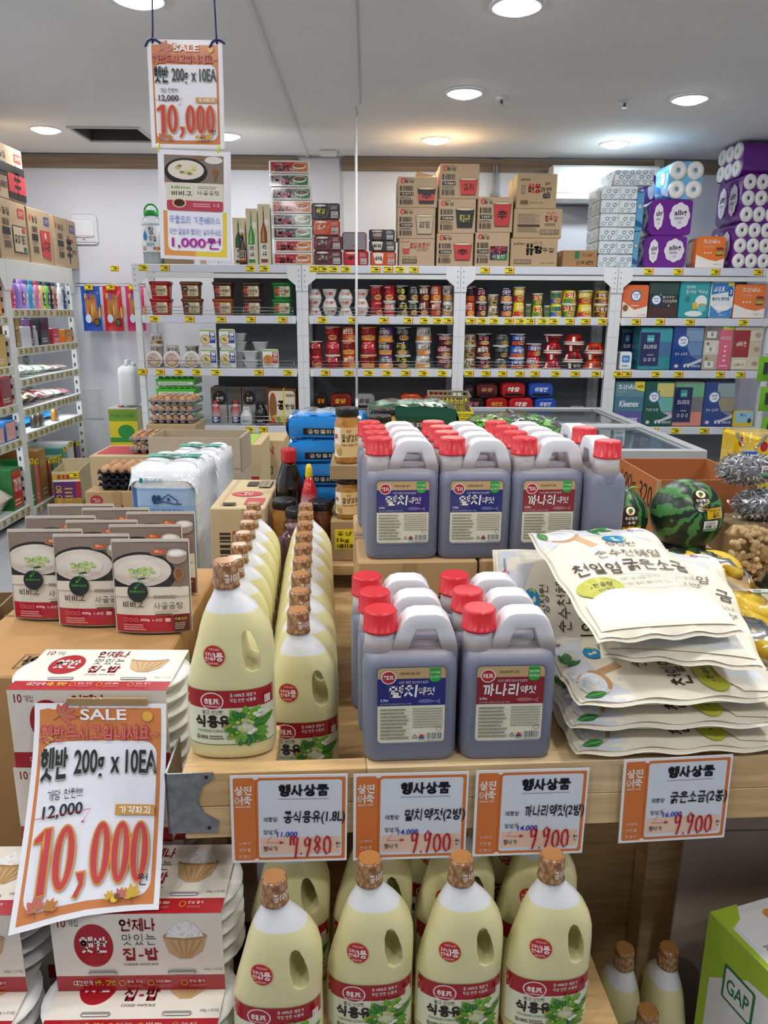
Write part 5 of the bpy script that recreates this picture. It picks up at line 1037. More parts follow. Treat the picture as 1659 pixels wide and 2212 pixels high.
# ------------------------------------------------------------------ the wooden sales table
TA = R(2.5); TO = Vector((-.27, .984, 0)); CT, ST = math.cos(TA), math.sin(TA)
def tw(x, y, z=0): return (TO.x+x*CT-y*ST, TO.y+x*ST+y*CT, z)
M_wood = mat('pine_wood', .45, var=.18, vscale=7, stretch=(1.2, 9, 14), bump=.05, bscale=30)
t = thing('wooden_table', 'pine wooden sales table holding bottles, jerrycans and salt bags', 'table', tw(0, 0), TA)
TB_ = t; wd = ['d6b483', 'dbbc8d', 'cfab78', 'ddc195', 'd3b07e', 'd9b988']
x = 0; k = 0
for row, (z0, z1) in enumerate(((.74, .793), (.794, .85))):
    x = 0; k = row*2
    for L in ((.42, .33, .4, .45), (.27, .46, .38, .49))[row]:
        b = MB(); b.box(x, 0, z0, x+L-.0006, .028, z1, wd[k % 6], b=.0012); obj('stave', b, M_wood, t); x += L; k += 1
obj('corner_board', MB().box(.0, .0285, .82, .135, .13, .85, 'cfae7c', b=.002), M_wood, t)
obj('bin_floor', MB().box(.0, .13, .69, .325, 1.05, .722, 'c4a271'), M_wood, t); obj('bin_floor', MB().box(-.045, .285, .69, -.0005, 1.05, .722, 'c4a271'), M_wood, t); obj('bin_floor', MB().box(.1, 1.0505, .69, .325, 1.3, .722, 'c4a271'), M_wood, t)
obj('platform', MB().box(.326, .0285, .82, 1.6, 1.05, .85, 'd3b182', b=.001), M_wood, t); obj('platform', MB().box(.87, 1.0505, .82, 1.6, 1.5, .85, 'cfae7e', b=.001), M_wood, t); obj('post', MB().box(1.5, 1.4, 0, 1.565, 1.47, .8195, 'd6b688'), M_wood, t)
obj('post', MB().box(.872, .33, 0, .957, .39, .8195, 'd6b688', b=.003), M_wood, t)
obj('post', MB().box(.01, .3, 0, .06, .35, .689, 'd6b688', b=.003), M_wood, t)
obj('post', MB().box(1.5, .03, 0, 1.57, .1, .8195, 'd6b688', b=.003), M_wood, t)
for x in (0, 1.5): obj('post', MB().box(x, .96, 0, x+.065, 1.03, .689, 'd6b688', b=.003), M_wood, t)
obj('back_board', MB().box(.07, .395, .0, .9, .415, .689, 'ccaa78'), M_wood, t)
obj('lower_shelf', MB().box(.09, -.12, .36, .66, .339, .4295, 'caa775', b=.002), M_wood, t)
obj('shelf_leg', MB().box(.08, -.1, 0, .12, -.06, .3595, 'caa775'), M_wood, t); obj('shelf_leg', MB().box(.61, -.1, 0, .65, -.06, .3595, 'caa775'), M_wood, t)
obj('foot_shelf', MB().box(.56, -.06, .001, .845, .339, .04, 'be9c6c', b=.002), M_wood, t)
obj('rail', MB().box(.9, .395, .3, 1.55, .36, .36, 'ccaa78'), M_wood, t)
M_steel = mat('galvanised_steel', .35, metal=.9, var=.25, vscale=60)
b = MB(); pts = [(-.003, .752), (.048, .752), (.051, .77), (.03, .785), (.022, .805), (.03, .83), (.046, .842), (.046, .852), (-.003, .852)]
b.loft([[(x, -.0025, z) for x, z in pts][::-1], [(x, -.0003, z) for x, z in pts][::-1]], '9fa2a4', smooth=False); b.box(-.0235, -.0025, .752, -.0205, .1, .852, '9fa2a4'); b.box(-.0235, -.0025, .752, -.003, -.0003, .852, '9fa2a4'); pl = obj('corner_bracket', b, M_steel, t)
for x, z in ((.036, .76), (.036, .845)): obj('screw', MB(xz(x, z, -.0026)).ell(0, 0, .003, .003, '4a4c4e', 10), M_steel, pl)
# ------------------------------------------------------------------ soybean oil bottles
PROF = [(0, .056, .056, .034), (.004, .063, .063, .039), (.014, .066, .066, .0415), (.05, .066, .066, .0415), (.115, .0635, .0655, .041), (.14, .058, .0662, .040), (.165, .051, .0665, .0385), (.185, .0455, .0655, .036), (.203, .041, .061, .034), (.22, .0355, .0525, .0305), (.235, .029, .041, .026), (.247, .0225, .029, .0215), (.256, .0185, .0205, .0182), (.262, .0172, .0172, .0172), (.27, .017, .017, .017)]
def bsec(z):
    for i in range(len(PROF)-1):
        a, c = PROF[i], PROF[i+1]
        if a[0] <= z <= c[0]:
            f = (z-a[0])/(c[0]-a[0]); return [a[j]+(c[j]-a[j])*f for j in (1, 2, 3)]
    return PROF[-1][1:]
def sup(L, Rr, d, n=36, p=2.5):
    o = []
    for i in range(n):
        a = 2*math.pi*i/n; c, s = math.cos(a), math.sin(a)
        o.append(((Rr-L)/2+(L+Rr)/2*math.copysign(abs(c)**(2/p), c), d*math.copysign(abs(s)**(2/p), s)))
    return o
zs = [p[0] for p in PROF]; zz = sorted(set(zs+[.03, .07, .09, .1, .128, .152, .175, .194, .212, .228]))
b = MB(); b.loft([[(x, y, z) for x, y in sup(*bsec(z), p=2.5 if z < .2 else 2.5-.5*(z-.2)/.06 if z < .26 else 2)] for z in zz], 'ffffff')
cut = MB(); hp = [(.0275, .147), (.036, .1415), (.0465, .144), (.0495, .154), (.0475, .171), (.042, .19), (.036, .2025), (.0305, .206), (.025, .203), (.022, .192), (.0225, .168)]
cut.loft([[(x, .08, z) for x, z in hp], [(x, -.08, z) for x, z in hp]], 'ffffff')
BM = cutmesh(b.mesh('bottle'), cut.mesh('cut'))
BM.polygons.foreach_set('use_smooth', [True]*len(BM.polygons)); BM.set_sharp_from_angle(angle=R(40))
m = bpy.data.materials.new('oil_bottle_plastic'); m.use_nodes = True; N, L_ = m.node_tree.nodes, m.node_tree.links; pb = N['Principled BSDF']
tc = N.new('ShaderNodeTexCoord'); sp = N.new('ShaderNodeSeparateXYZ'); L_.new(tc.outputs['Object'], sp.inputs[0])
cr = N.new('ShaderNodeValToRGB'); cr.color_ramp.elements[0].position = .495; cr.color_ramp.elements[0].color = (*hx('e6e0ac'), 1); cr.color_ramp.elements[1].position = .505; cr.color_ramp.elements[1].color = (*hx('e8ebee'), 1)
mu = N.new('ShaderNodeMath'); mu.operation = 'MULTIPLY_ADD'; mu.inputs[1].default_value = 5; mu.inputs[2].default_value = .5-5*.229; L_.new(sp.outputs['Z'], mu.inputs[0]); L_.new(mu.outputs[0], cr.inputs[0]); L_.new(cr.outputs[0], pb.inputs['Base Color'])
pb.inputs['Roughness'].default_value = .28; pb.inputs['Subsurface Weight'].default_value = .45; pb.inputs['Subsurface Radius'].default_value = (.03, .025, .012); pb.inputs['Subsurface Scale'].default_value = .6
M_oil = m
m = bpy.data.materials.new('soybean_cap'); m.use_nodes = True; N, L_ = m.node_tree.nodes, m.node_tree.links; pb = N['Principled BSDF']; M_cap = m
tc = N.new('ShaderNodeTexCoord'); mp = N.new('ShaderNodeMapping'); mp.inputs['Scale'].default_value = (1, 1, .6); L_.new(tc.outputs['Object'], mp.inputs[0]); vo = N.new('ShaderNodeTexVoronoi'); vo.inputs['Scale'].default_value = 170; L_.new(mp.outputs[0], vo.inputs['Vector'])
cr = N.new('ShaderNodeValToRGB'); cr.color_ramp.elements[0].color = (*hx('c99f70'), 1); cr.color_ramp.elements[1].color = (*hx('80532c'), 1); cr.color_ramp.elements[1].position = .75; L_.new(vo.outputs['Distance'], cr.inputs[0]); L_.new(cr.outputs[0], pb.inputs['Base Color'])
pb.inputs['Roughness'].default_value = .22; pb.inputs['Coat Weight'].default_value = .8; ns = N.new('ShaderNodeTexNoise'); ns.inputs['Scale'].default_value = 160; bp = N.new('ShaderNodeBump'); bp.inputs['Strength'].default_value = .5; bp.inputs['Distance'].default_value = .001; L_.new(tc.outputs['Object'], ns.inputs['Vector']); L_.new(ns.outputs['Fac'], bp.inputs['Height']); L_.new(bp.outputs[0], pb.inputs['Normal'])
BM.materials.append(M_oil)
CAPM = MB().lathe([(.0185, .262), (.0205, .2635), (.0195, .268), (.0188, .27), (.0185, .296), (.0165, .3015)], 'ffffff', 24).mesh('cap'); CAPM.materials.append(M_cap)
b = MB(cyl(.0189), .0003); b.text('콩100%', .0, .2725, .031, .2855, 'f3ece2', .02); CTX = b.mesh('cap_print'); CTX.materials.append(M_gloss)
CTOP = MB().lathe([(.0155, .3012), (.015, .3024)], 'b07a45', 18).mesh('cap_top'); CTOP.materials.append(M_gloss)
def bt(x, z, k):
    L, Rr, d = bsec(z); hw = (L+Rr)/2; u = (x-(Rr-L)/2)/hw; u = max(-.995, min(.995, u)); return (x, -(d*(1-abs(u)**2.5)**.4)-.0004-k, z)
def leaf(b, x, y, L, a, c, w=.36):
    p = []
    for i in range(7): s = i/6; p.append((s*L, w*L*math.sin(math.pi*s)**.9*.5))
    for i in range(5, 0, -1): s = i/6; p.append((s*L, -w*L*math.sin(math.pi*s)**.9*.5))
    ca, sa = math.cos(R(a)), math.sin(R(a)); b.fan([(x+px*ca-py*sa, y+px*sa+py*ca) for px, py in p], c); b.line([(x, y), (x+L*.9*ca, y+L*.9*sa)], L*.03, '9cc25a')
b = MB(lambda x, z, k: bt(x, .027+(z-.012)*.88, k), .00006)
b.rect(-.0615, .012, .0635, .113, 'e9ecd0', 30, 4); b.rect(-.0615, .08, .0635, .1125, 'a81c26', 30, 2); b.rect(-.0615, .1115, .0635, .1128, '9a8a3a', 30); b.rect(-.0615, .0118, .0635, .0132, '6f7a3a', 30)
b.ell(-.023, .0925, .0172, .0165, 'f6e6e4', 24); b.ell(-.023, .0925, .0152, .0145, 'b3202a', 24); b.rect(-.037, .085, -.009, .098, 'b3202a', 4); b.text('해표', -.0345, .0868, -.0115, .098, 'f8f2ee', .04); b.rect(-.034, .0838, -.012, .0846, 'f6e6e4', 4); b.rect(-.031, .0822, -.015, .0829, 'f6e6e4', 3)
b.text('콩 100%로 해표가', .0035, .1, .041, .107, 'f6ece6', .02); b.text('직접 만든 식용유', .0035, .0905, .041, .0978, 'f6ece6', .02)
b.text('맑고 신선한', -.038, .0695, -.008, .0765, '3a3020', .015); b.text('식용유', -.049, .044, .0025, .0675, '2b1e16', .055); b.text('PURE REFINED SOYBEAN OIL', -.046, .036, -.003, .0408, '5a8a3a', .005); b.text('콩100%', -.049, .022, -.031, .03, '3a2c1c', .02); b.lines(-.029, .022, -.004, .031, 2, '5a5240'); b.ring(.0005, .026, .0042, .0042, .0008, '5a5240', 14)
rr_ = random.Random(3)
for x, y, L, a, g in ((.02, .05, .026, 150, '4f9a2e'), (.018, .052, .03, 120, '7ab53a'), (.03, .05, .03, 60, '3f8a2a'), (.035, .045, .028, 20, '5aa034'), (.02, .035, .026, 200, '8fb83a'), (.022, .03, .022, 250, '2f7a26'), (.035, .03, .026, 320, '3f8a2a'), (.04, .06, .024, 80, '86c040'), (.028, .066, .02, 100, '6fae38'), (.048, .05, .02, 40, '4f9a2e'), (.01, .044, .02, 170, 'a8a83a'), *[(.026+.012*math.cos(i*2.4), .046+.013*math.sin(i*2.4), .017+.004*(i % 3), i*137 % 360, ('3f8a2a', '5aa034', '2f7a26', '7ab53a')[i % 4]) for i in range(16)]): leaf(b, x, y, L, a, g, .5)
for x, y, r in ((.014, .056, .0032), (.008, .048, .0022), (.022, .06, .003), (.03, .058, .0026), (.019, .044, .0028), (.026, .04, .0026), (.034, .055, .003), (.012, .038, .002), (.005, .034, .0018), (.03, .072, .0022), (.02, .078, .002)): b.ell(x, y, r, r, 'c9d05a', 10); b.ell(x-r*.3, y+r*.3, r*.5, r*.5, 'e6e88a', 8)
for x, y in ((.04, .07), (.044, .066), (.032, .036), (.038, .04), (.047, .074)): b.ell(x, y, .0042, .0034, 'f5f3ea', 10); b.ell(x+.002, y-.001, .0018, .0016, 'd9dcc0', 8)
b.text('콩기름', .014, .021, .034, .027, '3a5f8a', .01); b.line([(-.004, .036), (.004, .04), (.01, .046)], .0008, '8a7a2a'); b.rect(.053, .086, .0605, .1, 'f1e6dc', 3); b.text('1', .0545, .088, .0585, .098, 'a81c26', .03)
OLAB = b.mesh('label'); OLAB.materials.append(M_gloss)
b = MB(bt, .0001); b.ell(-.017, .168, .0165, .0165, 'e3b25a', 24); b.ell(-.017, .168, .0155, .0155, 'b8242c', 24); b.text('브랜드파워', -.025, .176, -.009, .1795, 'f3dcd2', .01); b.text('23년', -.0305, .168, -.0175, .1735, 'f8eee8', .03); b.text('연속', -.0305, .1605, -.0175, .167, 'f8eee8', .03); b.text('1등', -.017, .1605, -.0035, .1735, 'f8eee8', .035); b.lines(-.026, .1555, -.008, .159, 2, 'f0d6cc'); OSTK = b.mesh('seal_sticker'); OSTK.materials.append(M_gloss)
oil0 = None
def oil(x, y, z, label, rz=TA, tilt=None):
    global oil0
    if oil0 is None:
        t = thing('oil_bottle', label, 'oil bottle', (x, y, z), rz, 'soybean oil bottles'); obj('bottle', BM, None, t); c = obj('cap', CAPM, None, t); obj('cap_print', CTX, None, c); obj('cap_top', CTOP, None, c); obj('label', OLAB, None, t); obj('seal_sticker', OSTK, None, t); oil0 = t; return t
    return dup(oil0, (x, y, z), rz, label)
oil(-.206, 1.058, .8505, 'large yellow soybean oil bottle standing out front on the table corner')
for i in range(9):
    D = 1.188+.0905*i; X = -.115-(D-1.188)*.06
    oil(X, D, .7225, 'yellow soybean oil bottle in right row on the table, %s from the front' % ORD[i], R(2.5))
    if i: oil(X-.135, D+.006, .7225, 'yellow soybean oil bottle in left row on the table, %s from the front' % ORD[i-1], R(2.5))
x1_ = onY(798, 1880, .951).x
for n in range(4): oil(x1_-.1345 if n == 0 else x1_+.1345*(n-1), .915 if n == 0 else .951+.004*(n == 3), .43, 'soybean oil bottle on the lower shelf, front row, %s from left' % ORD[n], 0)
for r_i, (Yr, xs_) in enumerate(((1.056, [onY(625, 1900, 1.056).x+.1345*k for k in range(4)]), (1.152, [.125+.1345*k for k in range(2)]))):
    for n, x_ in enumerate(xs_): oil(x_, Yr, .43, 'soybean oil bottle on lower shelf, %s row back, %s from left' % (('second', 'third')[r_i], ORD[n]), 0)
for n, (px, py, k) in enumerate(((1268, 2048, 0), (1268, 2048, 1), (1268, 2048, 2), (1310, 2183, 0), (1310, 2183, 1))):
    p = onZ(px, py, .342); oil(p.x-.012+.0845*k, p.y, .0405, 'soybean oil bottle low at bottom right turned sideways, %s' % (('back left', 'back middle', 'back right', 'front left', 'front right')[n]), R(90))
# ------------------------------------------------------------------ fish sauce jerrycans
JW, JD, JH = .139, .073, .232
b = MB(); secs = []
for z, w, d, r in ((0, .128, .062, .018), (.004, .136, .069, .02), (.012, JW, JD, .02), (.09, JW, JD, .02), (.142, JW, JD, .02), (.158, JW*.985, JD*.97, .02), (.168, JW*.95, JD*.86, .022), (.174, JW*.86, JD*.6, .02)): secs.append([(x, y, z) for x, y in rrect(w, d, r, 5)])
b.loft(secs, 'ffffff'); b.lathe([(.0262, .155), (.0255, .172), (.0235, .184), (.0225, .19), (.0225, .204)], 'ffffff', 22, -.0435, 0)
hp = [(-.019, .155), (-.0155, .175), (-.009, .195), (-.002, .2105), (.003, .2155), (.008, .217), (.036, .217), (.041, .2155), (.046, .2105), (.052, .195), (.0565, .178), (.0575, .155)]
hs = []
for i, (x, z) in enumerate(hp):
    a, c = hp[max(i-1, 0)], hp[min(i+1, len(hp)-1)]; dx, dz = c[0]-a[0], c[1]-a[1]; l = math.hypot(dx, dz); nx, nz = -dz/l, dx/l
    hs.append([(x+nx*u, v, z+nz*u) for u, v in rrect(.0245, .04, .0035, 2)])
b.loft(hs, 'ffffff'); JM = b.mesh('can'); JM.set_sharp_from_angle(angle=R(38))
m = bpy.data.materials.new('jerrycan_plastic'); m.use_nodes = True; N, L_ = m.node_tree.nodes, m.node_tree.links; pb = N['Principled BSDF']
tc = N.new('ShaderNodeTexCoord'); sp = N.new('ShaderNodeSeparateXYZ'); L_.new(tc.outputs['Object'], sp.inputs[0]); cr = N.new('ShaderNodeValToRGB'); cr.color_ramp.elements[0].position = .45; cr.color_ramp.elements[0].color = (*hx('7b8093'), 1); cr.color_ramp.elements[1].position = .6; cr.color_ramp.elements[1].color = (*hx('e2e4e9'), 1)
e = cr.color_ramp.elements.new(.52); e.color = (*hx('a99c98'), 1)
mu = N.new('ShaderNodeMath'); mu.operation = 'MULTIPLY_ADD'; mu.inputs[1].default_value = 5; mu.inputs[2].default_value = .5-5*.176; L_.new(sp.outputs['Z'], mu.inputs[0]); L_.new(mu.outputs[0], cr.inputs[0]); L_.new(cr.outputs[0], pb.inputs['Base Color']); pb.inputs['Roughness'].default_value = .42; pb.inputs['Subsurface Weight'].default_value = .2; pb.inputs['Subsurface Radius'].default_value = (.01, .01, .01); pb.inputs['Subsurface Scale'].default_value = .5
JM.materials.append(m)
b = MB(); n = 32; prf = [(.0262, .2), (.0262, .2035), (.0243, .2045), (.0243, .2285), (.022, JH)]
secs = []
for r, z in prf: secs.append([(-.0435+(r+(.0007*(-1)**i if .204 < z < .23 else 0))*math.cos(2*math.pi*i/n), (r+(.0007*(-1)**i if .204 < z < .23 else 0))*math.sin(2*math.pi*i/n), z) for i in range(n)])
b.loft(secs, 'cf2a34'); JC = b.mesh('cap'); JC.materials.append(M_plas)
b = MB(); fr = rrect(.108, .128, .01, 4, 0, .094); fi = rrect(.103, .123, .009, 4, 0, .094); n = len(fr)
b.add([(x, -JD/2-.0003, z) for x, z in fr]+[(x, -JD/2-.0012, z) for x, z in fi]+[(x, -JD/2-.0003, z) for x, z in rrect(.101, .121, .008, 4, 0, .094)], [(i, (i+1) % n, n+(i+1) % n, n+i) for i in range(n)]+[(n+i, n+(i+1) % n, 2*n+(i+1) % n, 2*n+i) for i in range(n)], '767a8a', True); JF = b.mesh('label_frame'); JF.materials.append(M_plas)
def can_label(c1, big, date, fish, sub):
    b = MB(xz(0, 0, -JD/2-.0004), .00007); x0, x1 = -.0495, .0495
    b.rr(x0, .034, x1, .154, .006, 'ecead2'); b.rect(x0, .137, x1, .15, 'c9a878'); b.rr(x0+.0004, .146, x1-.0004, .1536, .0055, 'c9a878'); b.rect(x0, .094, x1, .1372, c1)
    b.text(date, -.017, .1435, .012, .1475, '4a3a28', .01); b.ell(-.0335, .1395, .0112, .0106, 'f3ecea', 22); b.ell(-.0335, .1395, .0097, .0092, 'b8242e', 22); b.text('해표', -.0412, .136, -.0258, .143, 'f6efea', .04)
    b.poly([(.026, .1535), (.0425, .1535), (.0425, .135), (.038, .1315), (.03, .1315), (.026, .135)][::-1], '2fa83e'); b.text('정성가득', .0272, .144, .0413, .1482, 'eef7ec', .03); b.text('자연숙성', .0272, .1372, .0413, .1416, 'eef7ec', .03)
    b.text('싱싱한 재료로 정성스럽게 발효한', -.019, .1295, .0245, .1338, 'e6e4ee', .01)
    w = .042 if len(big) == 2 else .052; b.text(big, -.033 if len(big) == 2 else -.04, .1075, -.033+w if len(big) == 2 else .0125, .1275, 'f6f4f2', .035, .08); b.text('액젓', .0095 if len(big) == 2 else .0145, .1105, .0335 if len(big) == 2 else .0375, .1238, 'f6f4f2', .03)
    b.text('2.5kg', -.0455, .1005, -.0335, .1055, 'f0eef0', .02); b.text(sub, -.0455, .0958, -.0, .0988, 'd8d4e0')
    p = [(.008, .1015), (.014, .1045), (.026, .1045), (.036, .1015), (.043, .1055), (.0415, .1008), (.043, .0965), (.035, .1), (.024, .098), (.013, .0985)]; b.poly(p[::-1], fish)
    for k in range(9): b.rect(x0+.003, .039+.0058*k, -.001, .0394+.0058*k, 'b5b59a')
    b.lines(x0+.004, .04, -.002, .092, 9, '84846f', .38); b.lines(.002, .058, x1-.003, .092, 8, '8f8f7c', .35, False)
    b.rect(.022, .0365, .0465, .0505, 'f3f2e6'); b.bars(.0235, .0395, .0455, .05, '3a3a3c', 16); b.text('8801039 124475', .024, .0368, .045, .0388, '3a3a3c')
    b.poly([(.0015, .0415), (.0055, .0485), (.0095, .0415)], '5a6a5a'); b.poly([(.0035, .0425), (.0055, .046), (.0075, .0425)], 'ecead2'); b.ell(.0155, .045, .0032, .003, 'd2402c', 12); b.rect(.0115, .0412, .0195, .0438, '2a3f86'); b.text('SAJO', .0115, .0377, .0195, .0402, '2a3f86', .02); b.ring(.041, .0565, .0042, .004, .0007, '5a5a55', 14)
    me = b.mesh('label'); me.materials.append(M_gloss); return me
JL = [can_label('262a78', '멸치', '2024.06.20', '6a6ea6', '멸치액젓 56.02%(멸치국내산 77%)'), can_label('8e1f2a', '까나리', '2024.07.26', 'b06a6a', '까나리액젓 50%(까나리국내산 50%)')]
j0 = [None, None]
def can(k, x, y, z, label, rz=TA):
    if j0[k] is None:
        t = thing('sauce_jerrycan', label, 'jerrycan', (x, y, z), rz, 'fish sauce jerrycans'); obj('can', JM, None, t); obj('cap', JC, None, t); f = obj('label', JL[k], None, t); obj('label_frame', JF, None, t); j0[k] = t; return t
    return dup(j0[k], (x, y, z), rz, label)
UZ = 1.04
for r_i, (dY, sh) in enumerate(((0, 0), (.074, -.008), (.148, -.02))):
    for c_i, px in enumerate((884, 1091)):
        p = onZ(px, 1646, .85); x = p.x+sh+.002*c_i; can(c_i if r_i == 0 else (0 if c_i == 0 else 1), x, 1.046+dY+.004*c_i, .8505, 'grey red-capped jerrycan on table front, %s, %s' % (('blue label column', 'dark red label column')[c_i], ('nearest', 'second', 'third from front')[r_i]), R(2.5-c_i))
pY = 1.437
ux = [onY(px, 1210, 1.40).x for px in (867, 1023, 1177)]
for r_i in range(4):
    for c_i in range(3):
        can(1 if c_i == 2 else 0, ux[c_i]-.004*r_i-.006*(r_i == 3), pY+.0745*r_i+.003*c_i, UZ+.0005, 'grey red-capped jerrycan on carton, %s column, %s row' % (('left', 'middle', 'right')[c_i], ('front', 'second', 'third', 'back')[r_i]), R(2.5))
px = onY(1290, 1100, 1.43).x
can(0, px+.002, 1.45, UZ+.0005, 'grey red-capped jerrycan turned edge-on at the carton end, nearer', R(92)); can(0, px+.004, 1.62, UZ+.0005, 'grey red-capped jerrycan turned edge-on at the carton end, farther', R(93))
# cartons under the upper jerrycans
def p_fish(b, w, h):
    b.ell(-w*.3, h*.5, w*.105, h*.24, 'a03038', 22); b.text('해표', -w*.36, h*.4, -w*.24, h*.58, 'd8bfa0', .04); b.text('싱싱한 재료로 정성스럽게', -w*.16, h*.12, w*.3, h*.22, '2d241c', .02); b.rect(-w*.12, h*.0, -w*.02, h*.98, 'a8895e')
    b.ell(w*.26, h*.62, .012, .012, '1f1a16', 14)
    for k in range(9): a = R(k*22.5); b.line([(w*.26+.015*math.cos(a), h*.62+.015*math.sin(a)), (w*.26+.021*math.cos(a), h*.62+.021*math.sin(a))], .004, '1f1a16')
    b.rect(w*.26-.022, h*.5, w*.26+.022, h*.57, '1f1a16')
p1 = onY(772, 1214, 1.392); p2_ = onY(1034, 1214, 1.395); w = p2_.x-p1.x
carton('sauce_carton', 'brown carton under the left upper jerrycans, red round emblem', w-.002, .36, UZ-.8505, ((p1.x+p2_.x)/2, 1.392, .8505), p_fish, TA, 'b8976a', group='cartons under jerrycans')
carton('sauce_carton', 'brown carton under right upper jerrycans, mostly behind salt bags', w-.002, .36, UZ-.8505, (p2_.x+w/2+.002, 1.392+w*ST*1.0+.002, .8505), p_fish, TA, 'b8976a', group='cartons under jerrycans')
# ------------------------------------------------------------------ price cards on the table front
def card_art(name, old, new, hang):
    def f(b, W, H):
        b.rr(-W/2, 0, W/2, H, .002, 'f2f2f4'); b.rr(-W/2+.004, .004, W/2-.003, H-.004, .003, 'd9793a'); b.rr(-W*.265, .0085, W/2-.008, H-.0085, .004, 'dfe6f0'); b.rect(-W*.252, .014, W/2-.011, H*.29, 'f0cdb6')
        for x, y in ((-W*.285, .004), (-W*.285, H-.004)): b.ell(x, y, .004, .003, 'f2f2f4', 12)
        b.line([(-W*.285, .01), (-W*.285, H-.01)], .0007, 'b85a24')
        b.text('삼진', -W*.465, H*.78, -W*.32, H*.885, 'fbf3ec', .05); b.text('어묵', -W*.465, H*.67, -W*.32, H*.77, 'fbf3ec', .05); b.text('SINCE 1953', -W*.46, H*.64, -W*.33, H*.66, 'fbf3ec', .02)
        for k, s in enumerate(('어묵의', '문화를', '만들다')): b.text(s, -W*.44, H*(.21-.075*k), -W*.335, H*(.245-.075*k), 'fbf0e6')
        b.text('행사상품', -W*.09, H*.76, W*.34, H*.9, '221f2a', .06); b.rect(-W*.09, H*.73, W*.34, H*.735, '8a8f9a')
        b.text('제품명', -W*.225, H*.475, -W*.105, H*.53, '3a3d46', .015); b.text('정상가', -W*.225, H*.33, -W*.105, H*.385, '3a3d46', .015); b.text('행사가', -W*.225, H*.135, -W*.105, H*.195, '3a3038', .015); b.text('원', W*.4, H*.165, W*.44, H*.23, '4a4048', .005)
        b.line([(-W*.1, H*.4), (-W*.2, H*.235)], .0006, 'b8504a'); b.line([(-W*.2, H*.235), (-W*.06, H*.235)], .0006, 'b8504a'); b.poly([(-W*.085, H*.255), (-W*.045, H*.235), (-W*.085, H*.215)][::-1], 'b8403c')
        b.text(name, -W*.05, H*.44, W*.48, H*.6, '16161c', .024, .1); b.text(old, -W*.11, H*.3, W*.07, H*.36, '2a3fae', .018, .1)
        hand_digits(b, new, W*.0, H*.09, W*.37, H*.3, .0031, 'c2202e')
    return f
DG = {'0': [[(.5, 1), (.15, .8), (.1, .3), (.4, 0), (.8, .15), (.9, .6), (.7, .95), (.45, 1)]], '7': [[(.0, .5), (.1, .95), (.4, .9), (.45, .5)], [(.4, .92), (.9, .85), (.75, .4), (.6, -.15)]],
      '9': [[(.8, .75), (.5, 1), (.15, .8), (.25, .5), (.6, .55), (.85, .9), (.7, .4), (.4, -.1)]], '8': [[(.8, .85), (.45, 1), (.2, .75), (.8, .3), (.5, 0), (.15, .25), (.75, .7), (.8, .85)]], '.': [[(.4, .0), (.5, .08), (.6, .0)]], '1': [[(.5, 1), (.45, 0)]]}
def hand_digits(b, s, x0, y0, x1, y1, w, col):
    ws = [.35 if c == '.' else 1 for c in s]; tot = sum(ws); x = x0; rg = random.Random(len(s)+ord(s[0]))
    for c, q in zip(s, ws):
        cw = (x1-x0)*q/tot; dy = rg.uniform(-.06, .06)*(y1-y0); k = 1.12 if c == s[0] else 1
        for st in DG[c]: b.line([(x+cw*(.08+.84*p), y0+dy+(y1-y0)*q2*k) for p, q2 in st], w, col)
        x += cw
CW, CHh = .171, .148
for n, (px, py, nm, old, new, what_, rot) in enumerate(((626, 1861, '콩식용유(1.8L)', '11.000', '7.980', 'soybean oil', -1.0), (884, 1855, '멸치액젓(2병)', '14.000', '9.900', 'anchovy sauce', -.6), (1139, 1846, '까나리액젓(2병)', '14.000', '9.900', 'sand lance sauce', -.4), (1450, 1815, '굵은소금(2봉)', '16.000', '9.900', 'coarse salt', 1.2))):
    Y = TO.y+(onY(px, py, .98).x-TO.x)*math.tan(TA)-.0075-.001*n; p = onY(px, py, Y)
    t = thing('price_card', 'orange bordered %s price card with handwritten red figures' % what_, 'price card', (p.x, Y, p.z), group='orange price cards', rot=(R(0), R(-rot), TA))
    s_ = .98 if n == 3 else 1.0
    b = MB(); b.box(-CW/2*s_, 0, 0, CW/2*s_, .0008, CHh*s_, 'f2f2f4'); obj('card', b, M_print, t)
    b = MB(xz(0, 0, -.0002), .00007); card_art(nm, old, new, 0)(b, CW*s_, CHh*s_); obj('print', b, M_print, t)
# ------------------------------------------------------------------ salt bags
def pillow(L, Wd, t, u, v):
    a = max(0, 1-abs(2*u-1)**2.6); c = max(0, 1-abs(2*v-1)**2.6); return t*(a**.55)*(c**.55)
def spoon_art(b, x, y, s, fl=1):
    p = ellp(x, y, .033*s, .026*s, 20); b.fan(p, 'c99a6c'); b.poly([(x+.018*s*fl, y-.02*s), (x+.028*s*fl, y-.008*s), (x+.05*s*fl, y-.05*s), (x+.036*s*fl, y-.056*s)], 'd0a578'); b.ell(x-.002*s, y+.003*s, .029*s, .021*s, 'dfe2e6', 18)
    rg = random.Random(int(x*1e4)); b.inc = .04
    for k in range(26):
        a = rg.uniform(0, 6.28); q = rg.uniform(0, 1)**.5; b.rr(x+.025*s*q*math.cos(a)-.002, y+.003*s+.018*s*q*math.sin(a)-.0014, x+.025*s*q*math.cos(a)+.002, y+.003*s+.018*s*q*math.sin(a)+.0014, .001, ('f7f8fa', 'c6cbd2', 'e9ecf0')[k % 3], 2)
    b.inc = .5
